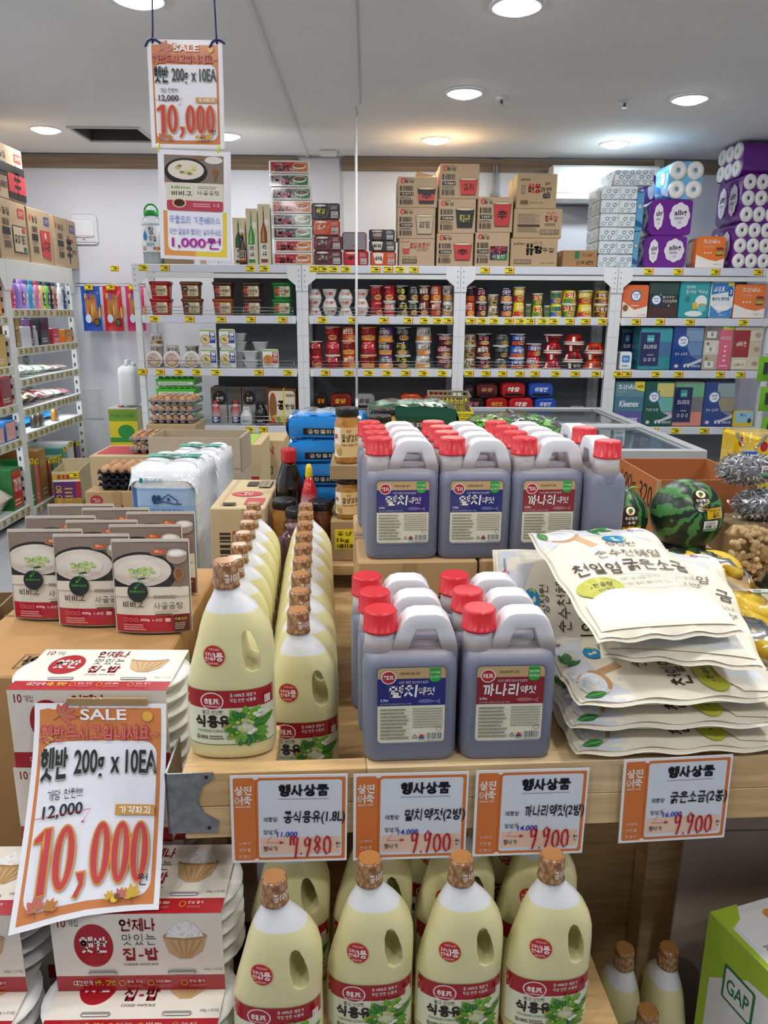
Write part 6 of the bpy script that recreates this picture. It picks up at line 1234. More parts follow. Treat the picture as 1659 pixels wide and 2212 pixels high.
def salt_art(b, L, W):
    """L across, W along (text reads with x across); bag face -L/2..L/2, -W/2..W/2"""
    n = 22
    b.rect(-L/2+.004, -W/2+.004, L/2-.004, W/2-.004, 'ebe3cf', 26, 34)
    b.k += 2
    pts = [(-L*.48, W*.47), (L*.48, W*.47), (L*.48, W*.25), (L*.4, W*.3), (L*.3, W*.36), (L*.1, W*.405), (-L*.1, W*.405), (-L*.26, W*.37), (-L*.36, W*.26), (-L*.48, W*.24)]
    b.grid(24, 5, lambda u, v: b.T(-L*.48+L*.96*u, W*.47-(W*.47-_edge(u, W))*v, b.k*b.step), 'd3d6dc')
    b.k += 1
    spoon_art(b, -L*.3, W*.385, 1.0); leaf(b, -L*.02, W*.45, .04, -12, '3f8a4a', .45); leaf(b, -.05*L, W*.455, .03, -60, '2f7a3e', .5); leaf(b, -L*.44, W*.46, .035, -80, '3a8546', .5); leaf(b, L*.12, W*.462, .03, 190, '4f9a52', .4)
    for k in range(5): b.ell(L*.3+.005*math.cos(k*1.26), W*.44+.005*math.sin(k*1.26), .0028, .0028, ('c26a9a', '7a6ab0', 'd8786a', '8a5aa0', 'd29ab0')[k], 8)
    b.text('DAESANG', L*.325, W*.434, L*.42, W*.447, '6a6a72', .01)
    b.ell(L*.08, W*.305, .022, .0145, '2a8fc2', 24); b.ell(L*.085, W*.304, .011, .0075, 'ebe3cf', 18); b.poly([(L*.1, W*.32), (L*.165, W*.315), (L*.17, W*.29), (L*.14, W*.28)][::-1], 'b9d24a')
    b.text('청정원', -L*.03, W*.212, L*.2, W*.262, '4a3a30', .008); b.text('순수천혜염', -L*.17, W*.095, L*.32, W*.172, '4a3a30', .006); b.text('천일염', -L*.4, W*-.055, -L*.06, W*.05, '3f2c22', .016); b.text('굵은소금', -L*.03, W*-.04, L*.45, W*.065, '3f2c22', .016)
    for y in (-.075, -.19): b.line([(-L*.2+L*.06*i, W*y+.004*math.sin(i*.9)) for i in range(11)], .0008, '7a6a5c')
    b.text('꼼꼼한 선별 과정을 거친 안전한 소금', -L*.13, W*-.118, L*.22, W*-.092, '5a4a40'); b.text('미네랄이 풍부한 100% 국내산 천일염', -L*.13, W*-.162, L*.22, W*-.136, '5a4a40'); b.line([(L*.25, W*-.075), (L*.27, W*-.185)], .0008, '7a6a5c'); b.text('요리·절임용', L*.275, W*-.115, L*.43, W*-.085, '4a3a30'); b.text('2.5kg', L*.3, W*-.172, L*.43, W*-.14, '4a3a30', .005)
    b.fan(ellp(-L*.3, W*-.16, .037, .026, 24), 'b8b83a'); b.ring(-L*.3, W*-.16, .0335, .0225, .0008, 'd8d88a', 24); b.text('클린공정', -L*.39, W*-.162, -L*.21, W*-.13, '3a3a14', .03); b.text('천일염이력제', -L*.38, W*-.198, -L*.22, W*-.174, '3a3a14', .01)
    wc0, wc1 = hx('ebe3cf'), hx('dde4ea')
    def wcol(u, v):
        f = min(1, 5*min(u, 1-u))*min(1, 4*v)*min(1, 3.2*(1-v)); f = f*f*(3-2*f); return tuple(p*(1-f)+q*f for p, q in zip(wc0, wc1))
    b.grid(30, 16, lambda u, v: b.T(-L*.455+L*.91*u, -W*.455+(W*.25+.007*math.sin(u*8)-.02*abs(2*u-1)**3)*v, b.k*b.step), wcol); b.k += 1
def _edge(u, W): return W*.47-W*.115-W*.13*abs(2*u-1)**2.2
def salt_mesh(L, W, t):
    b = MB(); n, m = 20, 26
    def top(u, v): x, y = (u-.5)*L, (v-.5)*W; return (x, y, t*.35+pillow(L, W, t*.65, u, v)+.0015*math.sin(17*u+9*v)*(1 if .1 < u < .9 and .1 < v < .9 else 0)+.003*math.sin(21*(u+v))*(0 if .04 < u < .96 and .04 < v < .96 else 1))
    def bot(u, v): x, y, z = top(u, v); return (x, y, max(0, t*.35-pillow(L, W, t*.45, u, v)) if 0 < u < 1 and 0 < v < 1 else z)
    b.grid(n, m, top, 'e9e1cd'); b.grid(n, m, lambda u, v: bot(1-u, v), 'e9e1cd'); return b, top
SL, SW, ST_ = .235, .335, .034
b, stop = salt_mesh(SL, SW, ST_); SBM = b.mesh('bag'); SBM.materials.append(M_soft)
b = MB(lambda x, y, k: tuple(Vector(stop(max(0, min(1, x/SL+.5)), max(0, min(1, y/SW+.5))))+Vector((0, 0, .0012+k*1.0))), .00012)
salt_art(b, SL, SW); SAM = b.mesh('print'); SAM.materials.append(M_soft)
s0 = None
def salt(loc, rot, label):
    global s0
    if s0 is None:
        t = thing('salt_bag', label, 'salt bag', loc, 0, 'coarse salt bags', rot); obj('bag', SBM, None, t); obj('print', SAM, None, t); s0 = t; return t
    return dup(s0, loc, None, label, None, rot)
bx = .475
for k, (x, y, r) in enumerate(((bx, 1.128, 92), (bx-.008, 1.13, 91), (bx-.004, 1.13, 93))):
    salt((x, y, .8505+.0405*k), (0, 0, R(r)), ('cream salt bag at the bottom of the pile at table front', 'cream salt bag second from bottom with crumpled left end', 'cream salt bag third from bottom, olive oval facing outward')[k])
salt((.405, 1.334, .958), (0, R(-62), R(90)), 'cream salt bag leaning against the carton, spoons of salt showing')
salt((.50, 1.195, 1.0205), (R(12), 0, R(-11)), 'cream salt bag under the topmost one, edge sticking out right')
salt((.43, 1.195, 1.0625), (R(12), 0, R(7)), 'topmost cream coarse salt bag with full front lettering')
# ------------------------------------------------------------------ cooked rice multipacks
RW, RH, RDp = .288, .138, .15
def rice_art(b, W, H, top=False):
    b.rect(-W/2, 0, W/2, H, 'e9e2d6'); b.rect(-W/2, 0, W/2, H*.2, 'a81a26')
    b.text('10', -W*.46, H*.84, -W*.41, H*.95, '8e1f28', .03); b.text('개입', -W*.4, H*.85, -W*.34, H*.94, '6a4a44', .005)
    b.ell(-W*.26, H*.6, W*.115, H*.28 if not top else H*.24, 'a81a26', 28); b.text('햇반', -W*.34, H*.5, -W*.18, H*.72, 'f5efe8', .035, .06 if top else 0)
    b.text('언제나', -W*.1, H*.78, W*.11, H*.95, '8e1f28', .035, .1 if top else 0); b.text('맛있는', -W*.09, H*.6, W*.11, H*.75, '4a4440', .0, .1 if top else 0); b.text('집-밥', -W*.095, H*.4, W*.115, H*.57, '8e1f28', .035, .1 if top else 0); b.text('COOKED WHITE RICE', -W*.09, H*.335, W*.11, H*.365, '5a4a44', .005)
    b.poly([(W*.15, H*.7), (W*.41, H*.72), (W*.38, H*.52), (W*.31, H*.42), (W*.24, H*.42), (W*.18, H*.5)][::-1], 'c9a87c'); b.ell(W*.28, H*.715, W*.13, H*.055, 'b08a5c', 20)
    for k in range(5): b.poly([(W*(.19+.045*k), H*.66), (W*(.205+.045*k), H*.66), (W*(.255+.012*k), H*.43), (W*(.25+.012*k), H*.43)][::-1], 'b8935f')
    p = [(W*(.17+.22*i/12), H*(.72+.19*math.sin(math.pi*i/12)**.8)) for i in range(13)]; b.fan(p+[(W*.39, H*.715), (W*.28, H*.69), (W*.17, H*.71)], 'f1f1f0')
    rg = random.Random(5); b.inc = .02
    for k in range(70):
        x = rg.uniform(.185, .375); mx = .72+.17*math.sin(math.pi*(x-.17)/.22)**.8; y = rg.uniform(.71, max(.715, mx)); a = rg.uniform(0, 3.14); c, s = math.cos(a)*W*.008, math.sin(a)*W*.008
        b.line([(W*x-c, H*y-s), (W*x+c, H*y+s)], W*.0045, ('fdfdfd', 'd5d8da', 'c3c7c9')[k % 3])
    b.inc = .4
    b.text('200g x 10개입', W*.38, H*.26, W*.49, H*.3, '6a5a54')
    b.text('대한민국', -W*.4, H*.08, -W*.28, H*.15, 'f5efe8', .02); b.text('1등, 햇반', -W*.27, H*.075, -W*.15, H*.155, 'e3c83a', .02)
    for x, s in ((-.08, '당일 도정'), (.09, '보존료 ZERO'), (.29, '안심 용기')): b.ring(W*(x-.03), H*.11, W*.02, H*.04, W*.004, 'd8a83c', 14); b.text(s, W*x, H*.11, W*(x+.09), H*.15, 'f0dcd4', .01); b.lines(W*x, H*.05, W*(x+.1), H*.09, 2, 'c96a6a')
    for x in (-.22, .25): b.rr(W*(x-.085), H*.225, W*(x+.085), H*.275, H*.024, '8f8c88'); b.rr(W*(x-.075), H*.23, W*(x+.075), H*.243, H*.006, 'efece8')
def rice_mesh():
    b = MB(); b.box(-RW/2, 0, 0, RW/2, RDp, RH, 'e6dfd3', b=.004); s = b
    b = MB()
    for sx in (-1, 1):
        cx = sx*RW*.26
        for k in range(5):
            z = .004+k*.0265; b.lathe([(.05, z), (.066, z+.018), (.0735, z+.0215), (.0735, z+.0245), (.06, z+.0255)], ['efeeea']*5, 26, cx, RDp/2)
    return s, b
s_, w_ = rice_mesh()
RSM = s_.mesh('sleeve'); RSM.materials.append(M_card)
one = MB().lathe([(.05, 0), (.066, .018), (.0735, .0215), (.0735, .0245), (.06, .0255)], 'efeeea', 26).mesh('rice_bowl'); one.materials.append(M_plas)
# the sleeve is open at both ends
b = MB()
for y0, y1, z0, z1 in ((0, .0012, 0, RH), (RDp-.0012, RDp, 0, RH), (0, RDp, 0, .0012), (0, RDp, RH-.0012, RH)): b.box(-RW/2+.018, y0, z0, RW/2-.018, y1, z1, 'e6dfd3')
RSM = b.mesh('sleeve'); RSM.materials.append(M_print)
b = MB(xz(0, 0, -.0003), .00008); rice_art(b, RW-.036, RH); RFM = b.mesh('front_print'); RFM.materials.append(M_gloss)
b = MB(xy(0, 0, RH+.0003), .00008); rice_art(b, RW-.036, RDp, True); RTM = b.mesh('top_print'); RTM.materials.append(M_gloss)
r0 = None
def rice(x, y, z, rz, label):
    global r0
    if r0 is None:
        t = thing('rice_multipack', label, 'rice pack', (x, y, z), rz, 'cooked rice multipacks'); obj('sleeve', RSM, None, t); obj('front_print', RFM, None, t); obj('top_print', RTM, None, t)
        for sx in (-1, 1):
            for k in range(5): obj('rice_bowl', one, None, t, (sx*(RW/2-.0722), RDp/2, .0015+k*.0268))
        b = MB(); 
        for x_ in (-.055, .062): pass
        r0 = t; return t
    return dup(r0, (x, y, z), rz, label)
SP = RH+.0012
zt = [.6425-SP*3, .6425-SP*2, .6425-SP, .6425, .6425+SP]     # lower levels
def rx(px, py, Y): return onY(px, py, Y).x
for n, z in enumerate((.6425-SP*4, .6425-SP*3, .6425-SP*2, .6425-SP, .6425, .6425+SP)):
    if z < 0: continue
    xo = rx(212, 1600, 1.08)-.022
    if n >= 2: rice(xo+(.0, 0, 0, .01, -.006, .0)[n], 1.108, z, R((0, 0, 0, 1, -1.5, -1)[n]), 'white and red rice multipack in the rear column, %s' % ('', '', 'fourth from top', 'third from top', 'second from top', 'topmost')[n])
ZB = .6425-SP
for col, px in enumerate((318, 0)):
    for lv, (Yf, nm) in enumerate(((.947, 'upper level'), (.868, 'lower level, nearer'))):
        z = ZB-lv*SP; X = onY(318, 2000 if lv == 0 else 2180, Yf).x-(.034 if lv else .016)-(.298 if col else 0)
        rice(X, Yf, z, 0, 'white and red rice multipack in front, %s, %s' % (nm, 'beside the oil bottles' if col == 0 else 'cut by the left frame edge'))
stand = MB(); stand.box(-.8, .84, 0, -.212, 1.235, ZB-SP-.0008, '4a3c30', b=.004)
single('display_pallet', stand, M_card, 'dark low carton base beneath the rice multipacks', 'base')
# ------------------------------------------------------------------ soup pouches on a kraft carton
PBZ = .868
pA = onZ(30, 1440, PBZ); 
t = thing('pouch_carton', 'kraft carton with upside-down grade print under the soup pouches', 'carton', (-.578, 1.262, 0), 0)
obj('body', MB().box(-.2, 0, .25, .2, .6, PBZ-.001, 'b48a58', b=.004), M_card, t); obj('base', MB().box(-.19, .01, 0, .19, .59, .2495, '8d7452', b=.003), M_card, t)
b = MB(); b.box(-.199, .28, PBZ-.001, .199, .285, PBZ-.0002, '7d5c36'); obj('flap_seam', b, M_card, t)
b = MB(xy(0, 0, PBZ-.0008), .0003); x0, x1, y0, y1 = -.07, .2, .03, .085
for k in range(7): b.rect(x0+(x1-x0)*k/6-.001, y0, x0+(x1-x0)*k/6+.001, y1, '2b2117')
b.rect(x0, y0, x1, y0+.002, '2b2117'); b.rect(x0, y1-.002, x1, y1, '2b2117')
for k, s in enumerate(('하', '중', '상', '특', '왕특', '등급')): b.text(s, x0+(x1-x0)*(k+.15)/6, y0+.008, x0+(x1-x0)*(k+.85)/6, y1-.008, '2b2117', .04, rot=180)
obj('print', b, M_print, t)
b = MB(); b.box(-.05, -.0005, PBZ-.06, .19, .02, PBZ-.0002, 'b9945f'); obj('tape', b, M_gloss, t)
cx_ = onZ(20, 1330, .80)
t = thing('open_carton', 'open brown carton with green stencilled figure at left edge', 'carton', (-.86, 1.42, .0), R(4))
b = MB(); w, d, h = .13, .26, .87
for x0, y0, x1, y1 in ((-w/2, 0, w/2, .004), (-w/2, d-.004, w/2, d), (-w/2, 0, -w/2+.004, d), (w/2-.004, 0, w/2, d)): b.box(x0, y0, .4, x1, y1, h, '8f7656')
b.box(-w/2, 0, .0, w/2, d, .6, '8f7656'); obj('body', b, M_card, t); b = MB(xz(0, 0, -.0003), .0004); b.text('6', -.045, .78, -.01, .82, '2d5a3a', .04); obj('print', b, M_print, t)
PW, PH = .152, .19
def pfn(u, v, s):
    x = (u-.5)*PW*(1+.0*v); bul = max(0, 1-abs(2*u-1)**2.2)**.7*(math.sin(math.pi*min(1, (1-v)*.62+.02))**.9 if v > 0 else .9)
    gus = .009*max(0, 1-v*2.2)
    return (x, s*(gus*max(0, 1-abs(2*u-1)**2)+.008*bul*(1 if v < .97 else .1))+.002*math.sin(6*v+3*u)*(v > .6), v*PH)
b = MB(); b.grid(12, 16, lambda u, v: pfn(u, v, -1), '8f8175'); b.grid(12, 16, lambda u, v: pfn(1-u, v, 1), 'b9a894'); PM = b.mesh('pouch'); PM.materials.append(M_film)
b = MB(lambda x, z, k: tuple(Vector(pfn(max(0, min(1, x/PW+.5)), max(0, min(1, z/PH)), -1))+Vector((0, -.0014-k, 0))), .0001)
q = PW/2-.003
b.rect(-q, PH*.5, q, PH*.965, '83756a', 12, 8); b.rect(-q, PH*.2, q, PH*.5, 'dcd5c6', 12, 8); b.rect(-q, .004, q, PH*.2, 'ac2030', 12, 5); b.rect(-q, PH*.495, q, PH*.503, 'c98f4c', 12); b.k += 4
def sfan(pts, col): # subdivided ellipse for curved foil
    b.fan(pts, col)
def disc(cx, cy, rx, ry, col, rings=6, n=28):
    v = [(cx, cy)]; f = []
    for r in range(1, rings+1): v += [(cx+rx*r/rings*math.cos(2*math.pi*i/n), cy+ry*r/rings*math.sin(2*math.pi*i/n)) for i in range(n)]
    f += [(0, 1+i, 1+(i+1) % n) for i in range(n)]
    for r in range(rings-1): f += [(1+r*n+i, 1+(r+1)*n+i, 1+(r+1)*n+(i+1) % n, 1+r*n+(i+1) % n) for i in range(n)]
    v = [(max(-q, min(q, x)), max(.503*PH if False else .0, min(PH*.963, y))) for x, y in v]; b.m2(v, f, col, True); b.k += 4
disc(-.02, PH*.64, .07, PH*.235, '26221f'); disc(-.02, PH*.675, .061, PH*.172, 'd2cac0'); disc(-.024, PH*.672, .046, PH*.125, 'dad4ca')
b.rect(-q, PH*.4, q, PH*.502, 'dcd5c6', 12, 3); b.k += 4
rg = random.Random(11); b.inc = .1
for k in range(24):
    a = rg.uniform(0, 6.28); s = rg.uniform(0, 1)**.6; x, y = -.018+.024*s*math.cos(a), PH*.67+.012*s*math.sin(a); b.ell(x, y, .0036, .0026, ('8fb84a', 'b9cf6a', '6f9e38')[k % 3], 10); b.ell(x, y, .0017, .0012, 'dfe6b8', 8)
b.inc = 1
disc(.052, PH*.83, .021, PH*.085, 'a08f7f', 3, 16); disc(.052, PH*.86, .0205, PH*.042, 'd6d0ca', 2, 16); disc(.052, PH*.862, .014, PH*.03, 'f3f1ee', 2, 14); disc(.018, PH*.875, .018, PH*.036, '8c7a6a', 2, 14); disc(.018, PH*.88, .0145, PH*.027, 'b8552c', 2, 12); b.ell(.014, PH*.885, .005, .003, 'e09a6a', 8); b.ell(.022, PH*.876, .004, .003, 'd8764a', 8)
b.ell(.056, PH*.645, .0105, .0135, '9a6a42', 14); b.ell(.056, PH*.65, .007, .01, '7d5232', 12); b.rect(.0545, PH*.5, .0575, PH*.6, '9a6a42')
disc(-.026, PH*.455, .0205, .0205, '1f2321', 2, 20); b.text('bibigo', -.041, PH*.44, -.011, PH*.475, '3f9a3a', .02); b.line([(-.03, PH*.5), (-.02, PH*.6)], .0012, '3f9a3a'); b.line([(-.027, PH*.5), (-.015, PH*.595)], .0012, '3f9a3a'); b.ell(-.03, PH*.5, .0025, .003, '3f9a3a', 8)
b.text('비비고', -.056, PH*.29, -.014, PH*.36, '2b241f', .03); b.text('사골곰탕', .006, PH*.27, .062, PH*.345, '2b241f', .006); b.lines(.006, PH*.38, .056, PH*.425, 2, '6f5f52'); b.lines(.006, PH*.235, .064, PH*.255, 1, '9a8c7c'); b.rr(.008, PH*.205, .042, PH*.225, .002, '6a5040')
for k in range(3): b.rr(-.056+.011*k, PH*.14, -.0475+.011*k, PH*.18, .001, 'cf6a70'); b.rr(-.055+.011*k, PH*.145, -.0485+.011*k, PH*.175, .001, 'ac2030')
b.text('500g', -.021, PH*.145, -.003, PH*.175, 'f3e2de', .01); b.text('1-2인', .003, PH*.145, .022, PH*.175, 'f3e2de', .01); b.lines(-.056, PH*.05, -.006, PH*.12, 3, 'dca0a0'); b.rr(.028, PH*.14, .038, PH*.178, .001, 'e3b0b0'); b.rect(.044, PH*.03, q, PH*.2, '4a1a1c', 2, 2); b.k += 1; b.text('국물요리', .046, PH*.15, .069, PH*.18, 'e0b04a', .02); b.lines(.046, PH*.05, .068, PH*.13, 4, 'c9a8a0')
PPM = b.mesh('print'); PPM.materials.append(M_film)
b = MB(); 
for s in (-1, 1): b.box(s*PW/2-.001, -.0008, .0, s*PW/2+.001, .0008, PH, 'd6d2cc')
b.box(-PW/2, -.001, PH-.004, PW/2, .001, PH+.002, 'cfc6bc'); PSM = b.mesh('seal_seam'); PSM.materials.append(M_film)
p0 = None
def pouch(x, y, rz, label):
    global p0
    if p0 is None:
        t = thing('soup_pouch', label, 'soup pouch', (x, y, PBZ+.0025), 0, 'beef bone soup pouches', (R(-4), 0, rz)); obj('pouch', PM, None, t); obj('print', PPM, None, t); obj('seal_seam', PSM, None, t); p0 = t; return t
    return dup(p0, (x, y, PBZ+.0025), None, label, None, (R(-4), 0, rz))
fr = [onZ(px, py, PBZ) for px, py in ((103, 1345), (200, 1362), (326, 1378))]
yb_ = fr[2].y+.03
for r_i in range(3):
    for n, x_ in enumerate((fr[0].x, fr[1].x, fr[2].x) if r_i == 0 else (-.685+.006*r_i, -.58+.004*(r_i % 2), -.468-.004*(r_i % 2))):
        pouch(x_, yb_+.108*r_i+.036*(2-n), R(1), 'soup pouch in the front row, %s' % ('left', 'middle', 'right, fully seen')[n] if r_i == 0 else 'soup pouch %s row back, %s' % (('second', 'third', 'fourth')[r_i-1], ('left', 'middle', 'right')[n]))
# ------------------------------------------------------------------ sale posters
def maple(b, x, y, s, a, c):
    for k in range(5): leaf(b, x, y, s*(1 if k in (1, 2, 3) else .8), a-70+35*k, c, .42)
    b.line([(x, y), (x-s*.5*math.cos(R(a)), y-s*.5*math.sin(R(a)))], s*.05, '7a4a2a')
def sale_art(b, W, H, nx=10, ny=14):
    b.rect(-W/2, 0, W/2, H, 'f0f0f6', nx, ny); b.k += 5; b.rect(-W*.46, H*.025, W*.46, H*.975, 'd0814a', nx, ny); b.k += 5
    x0, x1, y0, y1 = -W*.435, W*.43, H*.06, H*.79; pts = rrect(x1-x0, y1-y0, W*.09, 6, 0, 0)
    n = 12; hh = b._l(); rad = W*.1
    def ed(v):
        yy = y0+(y1-y0)*v; d = min(yy-y0, y1-yy); ins = 0 if d >= rad else rad-math.sqrt(max(0, rad*rad-(rad-d)**2)); return x0+ins, x1-ins, yy
    def gf(u, v):
        v2 = .5-.5*math.cos(math.pi*v); a, c, yy = ed(v2); return b.T(a+(c-a)*u, yy, hh)
    b.grid(nx, 26, gf, 'ecedf6'); b.k += 5
    maple(b, -W*.3, H*.93, W*.13, 30, 'c9605a'); maple(b, -W*.14, H*.935, W*.08, 100, 'd2703a'); b.ell(W*.36, H*.93, W*.04, H*.03, 'e0b04a', 12); maple(b, -W*.42, H*.82, W*.08, 20, 'd8a84a')
    b.text('SALE', -W*.15, H*.908, W*.2, H*.972, 'f6f5fa', .02); b.text('햇반드시고힘내세요~', -W*.445, H*.795, W*.45, H*.885, 'a83a4a', .055); b.text('햇반드시고힘내세요~', -W*.44, H*.798, W*.445, H*.882, 'd8736a', .02)
    b.text('햇반 200g x 10EA', -W*.435, H*.585, W*.43, H*.765, '9aa09c', .04); b.text('햇반 200g x 10EA', -W*.43, H*.592, W*.435, H*.77, '262c28', .035)
    b.text('개당 천원!!!', -W*.36, H*.515, -W*.11, H*.565, '2d2d38', .005); b.text('12,000', -W*.38, H*.43, -W*.1, H*.495, '22222c', .02); b.line([(-W*.44, H*.445), (-W*.04, H*.46), (-W*.09, H*.405)], .0008, 'c2484a'); b.poly([(-W*.105, H*.4), (-W*.085, H*.412), (-W*.08, H*.4)], 'c2484a')
    b.rect(W*.14, H*.425, W*.43, H*.475, 'd29a4a', 4, 2); b.k += 5; b.text('가격파괴', W*.17, H*.431, W*.4, H*.469, 'f8f2e8', .04)
    o = W*.011; y0_, y1_ = H*.13, H*.395
    for c_, e in (('d8953f', o), ('c4464a', 0)):
        b.poly([(-W*.405-e, y1_-H*.055-e*.6), (-W*.405-e, y1_-H*.035+e*.4), (-W*.345-e*.5, y1_+e), (-W*.3+e, y1_+e), (-W*.3+e, y0_-e), (-W*.35-e, y0_-e), (-W*.35-e, y1_-H*.045-e)][::-1], c_)
        b.poly([(-W*.095-e, H*.185+e), (-W*.04+e, H*.185+e), (-W*.04+e, H*.135), (-W*.075, H*.085-e), (-W*.1-e, H*.095-e*.5), (-W*.068, H*.145-e)][::-1], c_)
    for a_, c_ in ((-.265, -.125), (-.005, .125), (.14, .265), (.275, .4)):
        cx, rx_ = W*(a_+c_)/2, W*(c_-a_)/2; cy, ry_ = (y0_+y1_)/2, (y1_-y0_)/2
        b.ring(cx, cy, rx_+o, ry_+o, W*.062, 'd8953f', 30); b.ring(cx, cy, rx_, ry_, W*.042, 'c4464a', 30)
    b.text('원', W*.34, H*.115, W*.41, H*.165, '22222c', .01)
    maple(b, -W*.34, H*.075, W*.085, 100, 'c9605a'); maple(b, -W*.25, H*.065, W*.07, 70, 'c2703a'); maple(b, W*.31, H*.07, W*.085, 100, 'd8a83c'); maple(b, W*.23, H*.075, W*.06, 80, 'c9606a'); b.ell(W*.19, H*.07, W*.025, H*.014, 'e0c83a', 10); b.ell(W*.21, H*.08, W*.02, H*.012, '7a4a3a', 10); maple(b, W*.16, H*.075, W*.05, 110, 'd8a83c')
W_, H_ = .207, .293
def curve(x, z, k):
    u, v = x/W_, z/H_     # v 0 bottom .. 1 top
    y = -.158*max(0, 1-v)**1.3+.012*math.sin(3*u+2*v)*(1-v); zz = .022+z*.875; lift = .012*max(0, -u-.2)*(1-v)*3
    return Vector((x+.012*(1-v), y-lift, zz-.014*max(0, -u)*(1-v)*2))
q0, q1 = onY(72, 1520, 1.098), onY(366, 1517, 1.098)
t = thing('sale_poster', 'large curled sale poster taped over the rice multipacks', 'poster', ((q0.x+q1.x)/2-.002, 1.098, q0.z-H_*.95), R(-1))
b = MB(lambda x, z, k: tuple(curve(x, z, k)+Vector((0, -k, 0)))); b.rect(-W_/2, 0, W_/2, H_, 'f0f0f6', 10, 14); b.rect(W_/2, 0, -W_/2, H_, 'f0f0f6', 10, 14); b.v = [(x, y+.0004, z) for x, y, z in b.v]; obj('sheet', b, M_print, t)
b = MB(lambda x, z, k: tuple(curve(x, z, k)+Vector((0, -k-.0002, 0))), .00007); sale_art(b, W_, H_); obj('print', b, M_print, t)
b = MB(); b.box(-.052, -.003, H_*.94, .075, .001, H_*.985, 'b39468', b=.001); obj('tape', b, M_wrap, t)
# hanging laminated signs
SY = 2.35
a, c = onY(322, 95, SY), onY(478, 313, SY); w = .203; h = a.z-c.z
t = thing('hanging_sign', 'laminated sale sign hanging on blue strings', 'sign', (onY(400, 200, SY).x, SY, onY(400, 317, SY).z), R(0), rot=(0, R(1.2), R(-4)))
HW, HH = .2, .262
obj('sleeve', MB().box(-HW/2-.004, 0, -.004, HW/2+.004, .0012, HH+.006, 'e9eaf0', b=.0004), M_gloss, t)
b = MB(xz(0, 0, -.0003), .0001); sale_art(b, HW, HH); obj('print', b, M_gloss, t)
top_z = CEIL-t.location.z
for x, s in ((-HW/2+.012, 1), (HW/2-.01, -1)):
    obj('string', MB().tube([(x, -.002, HH-.004), (x+.002*s, -.001, HH+.03), (x+s*.02, .0, top_z-.001)], .0026, '1f2a5c', 6), mat('blue_cord', .7), t)
    b = MB(); b.tube([(x-.02, -.004, HH-.014), (x-.012, -.005, HH+.001), (x, -.006, HH+.006), (x+.012, -.005, HH+.003), (x+.022, -.004, HH-.004)], .0028, '1f2a5c', 6); obj('knot', b, mat('blue_cord', .7), t)
for x in (-HW/2+.016, HW/2-.014): obj('cable_tie', MB().tube([(x, -.003, -.016), (x, -.004, .006), (x+.003, .003, .0), (x+.002, .002, -.014)], .0022, 'd6e02a', 5), M_plas, t)
t2 = thing('hanging_sign', 'laminated soup pouch sign hanging below the sale sign', 'sign', (onY(416, 445, SY-.01).x, SY-.004, onY(416, 558, SY-.01).z), rot=(0, R(2.2), R(-4)))
HH2 = onY(416, 326, SY).z-t2.location.z
obj('sleeve', MB().box(-HW/2-.004, 0, -.004, HW/2+.004, .0012, HH2, 'e9eaf0', b=.0004), M_gloss, t2)
b = MB(xz(0, 0, -.0003), .0001); W, H = HW, HH2-.004
b.rect(-W/2, 0, W/2, H, 'e9eaf4'); b.rect(-W*.46, H*.02, 0, H*.5, 'de9a55'); b.rect(0, H*.02, W*.46, H*.5, 'e3cf4a'); b.rr(-W*.4, H*.07, W*.4, H*.52, W*.08, 'eceefa'); b.rect(-W*.47, H*.45, W*.47, H*.98, 'eceaf0')
b.rect(-W*.43, H*.7, W*.42, H*.97, '83766a'); b.ell(-W*.12, H*.82, W*.31, H*.125, '2a2725', 28); b.ell(-W*.12, H*.835, W*.26, H*.09, 'ddd6c8', 26)
b.rect(-W*.43, H*.69, W*.42, H*.715, 'd8d2c2')
for k in range(12): b.ell(-W*.12+W*.12*math.cos(k*2.4), H*.835+H*.035*math.sin(k*1.7), W*.035, H*.012, ('b9c46a', '9a7a52', 'd3d48a')[k % 3], 10)
b.ell(W*.28, H*.93, W*.13, H*.035, 'dedad4', 18); b.ell(W*.08, H*.95, W*.1, H*.02, '8a6a52', 14); b.ell(W*.3, H*.82, W*.045, H*.035, '8a5c3c', 12); b.rect(W*.285, H*.74, W*.315, H*.8, '8a5c3c')
b.rect(-W*.4, H*.55, W*.41, H*.715, 'dcd7c6'); b.text('bibigo', -W*.33, H*.65, -W*.06, H*.685, '3f9a3a', .03); b.text('비비고', -W*.33, H*.595, -W*.03, H*.638, '2b241f', .03); b.text('사골곰탕', W*.04, H*.605, W*.36, H*.65, '3a322c', .005); b.lines(W*.05, H*.66, W*.34, H*.69, 2, '9a8f80'); b.rr(-W*.4, H*.455, W*.41, H*.55, .006, 'b84456'); b.ell(-W*.22, H*.525, W*.1, H*.045, 'd8c8a0', 20); b.ell(-W*.22, H*.525, W*.08, H*.035, '4a2a1c', 18); b.lines(-W*.02, H*.49, W*.24, H*.53, 2, 'e6b8bc'); b.text('1-2', W*.28, H*.5, W*.36, H*.53, 'f0dcdc', .01)
b.text('국물요리 기본베이스', -W*.37, H*.33, W*.37, H*.405, '3a6fc2', .0); b.text('라면 끓일때 물대신 넣어주세요', -W*.37, H*.225, W*.385, H*.285, '3a62b8', .0); b.text('1,000원', -W*.34, H*.09, W*.37, H*.205, 'b02a9a', .02); obj('print', b, M_gloss, t2)
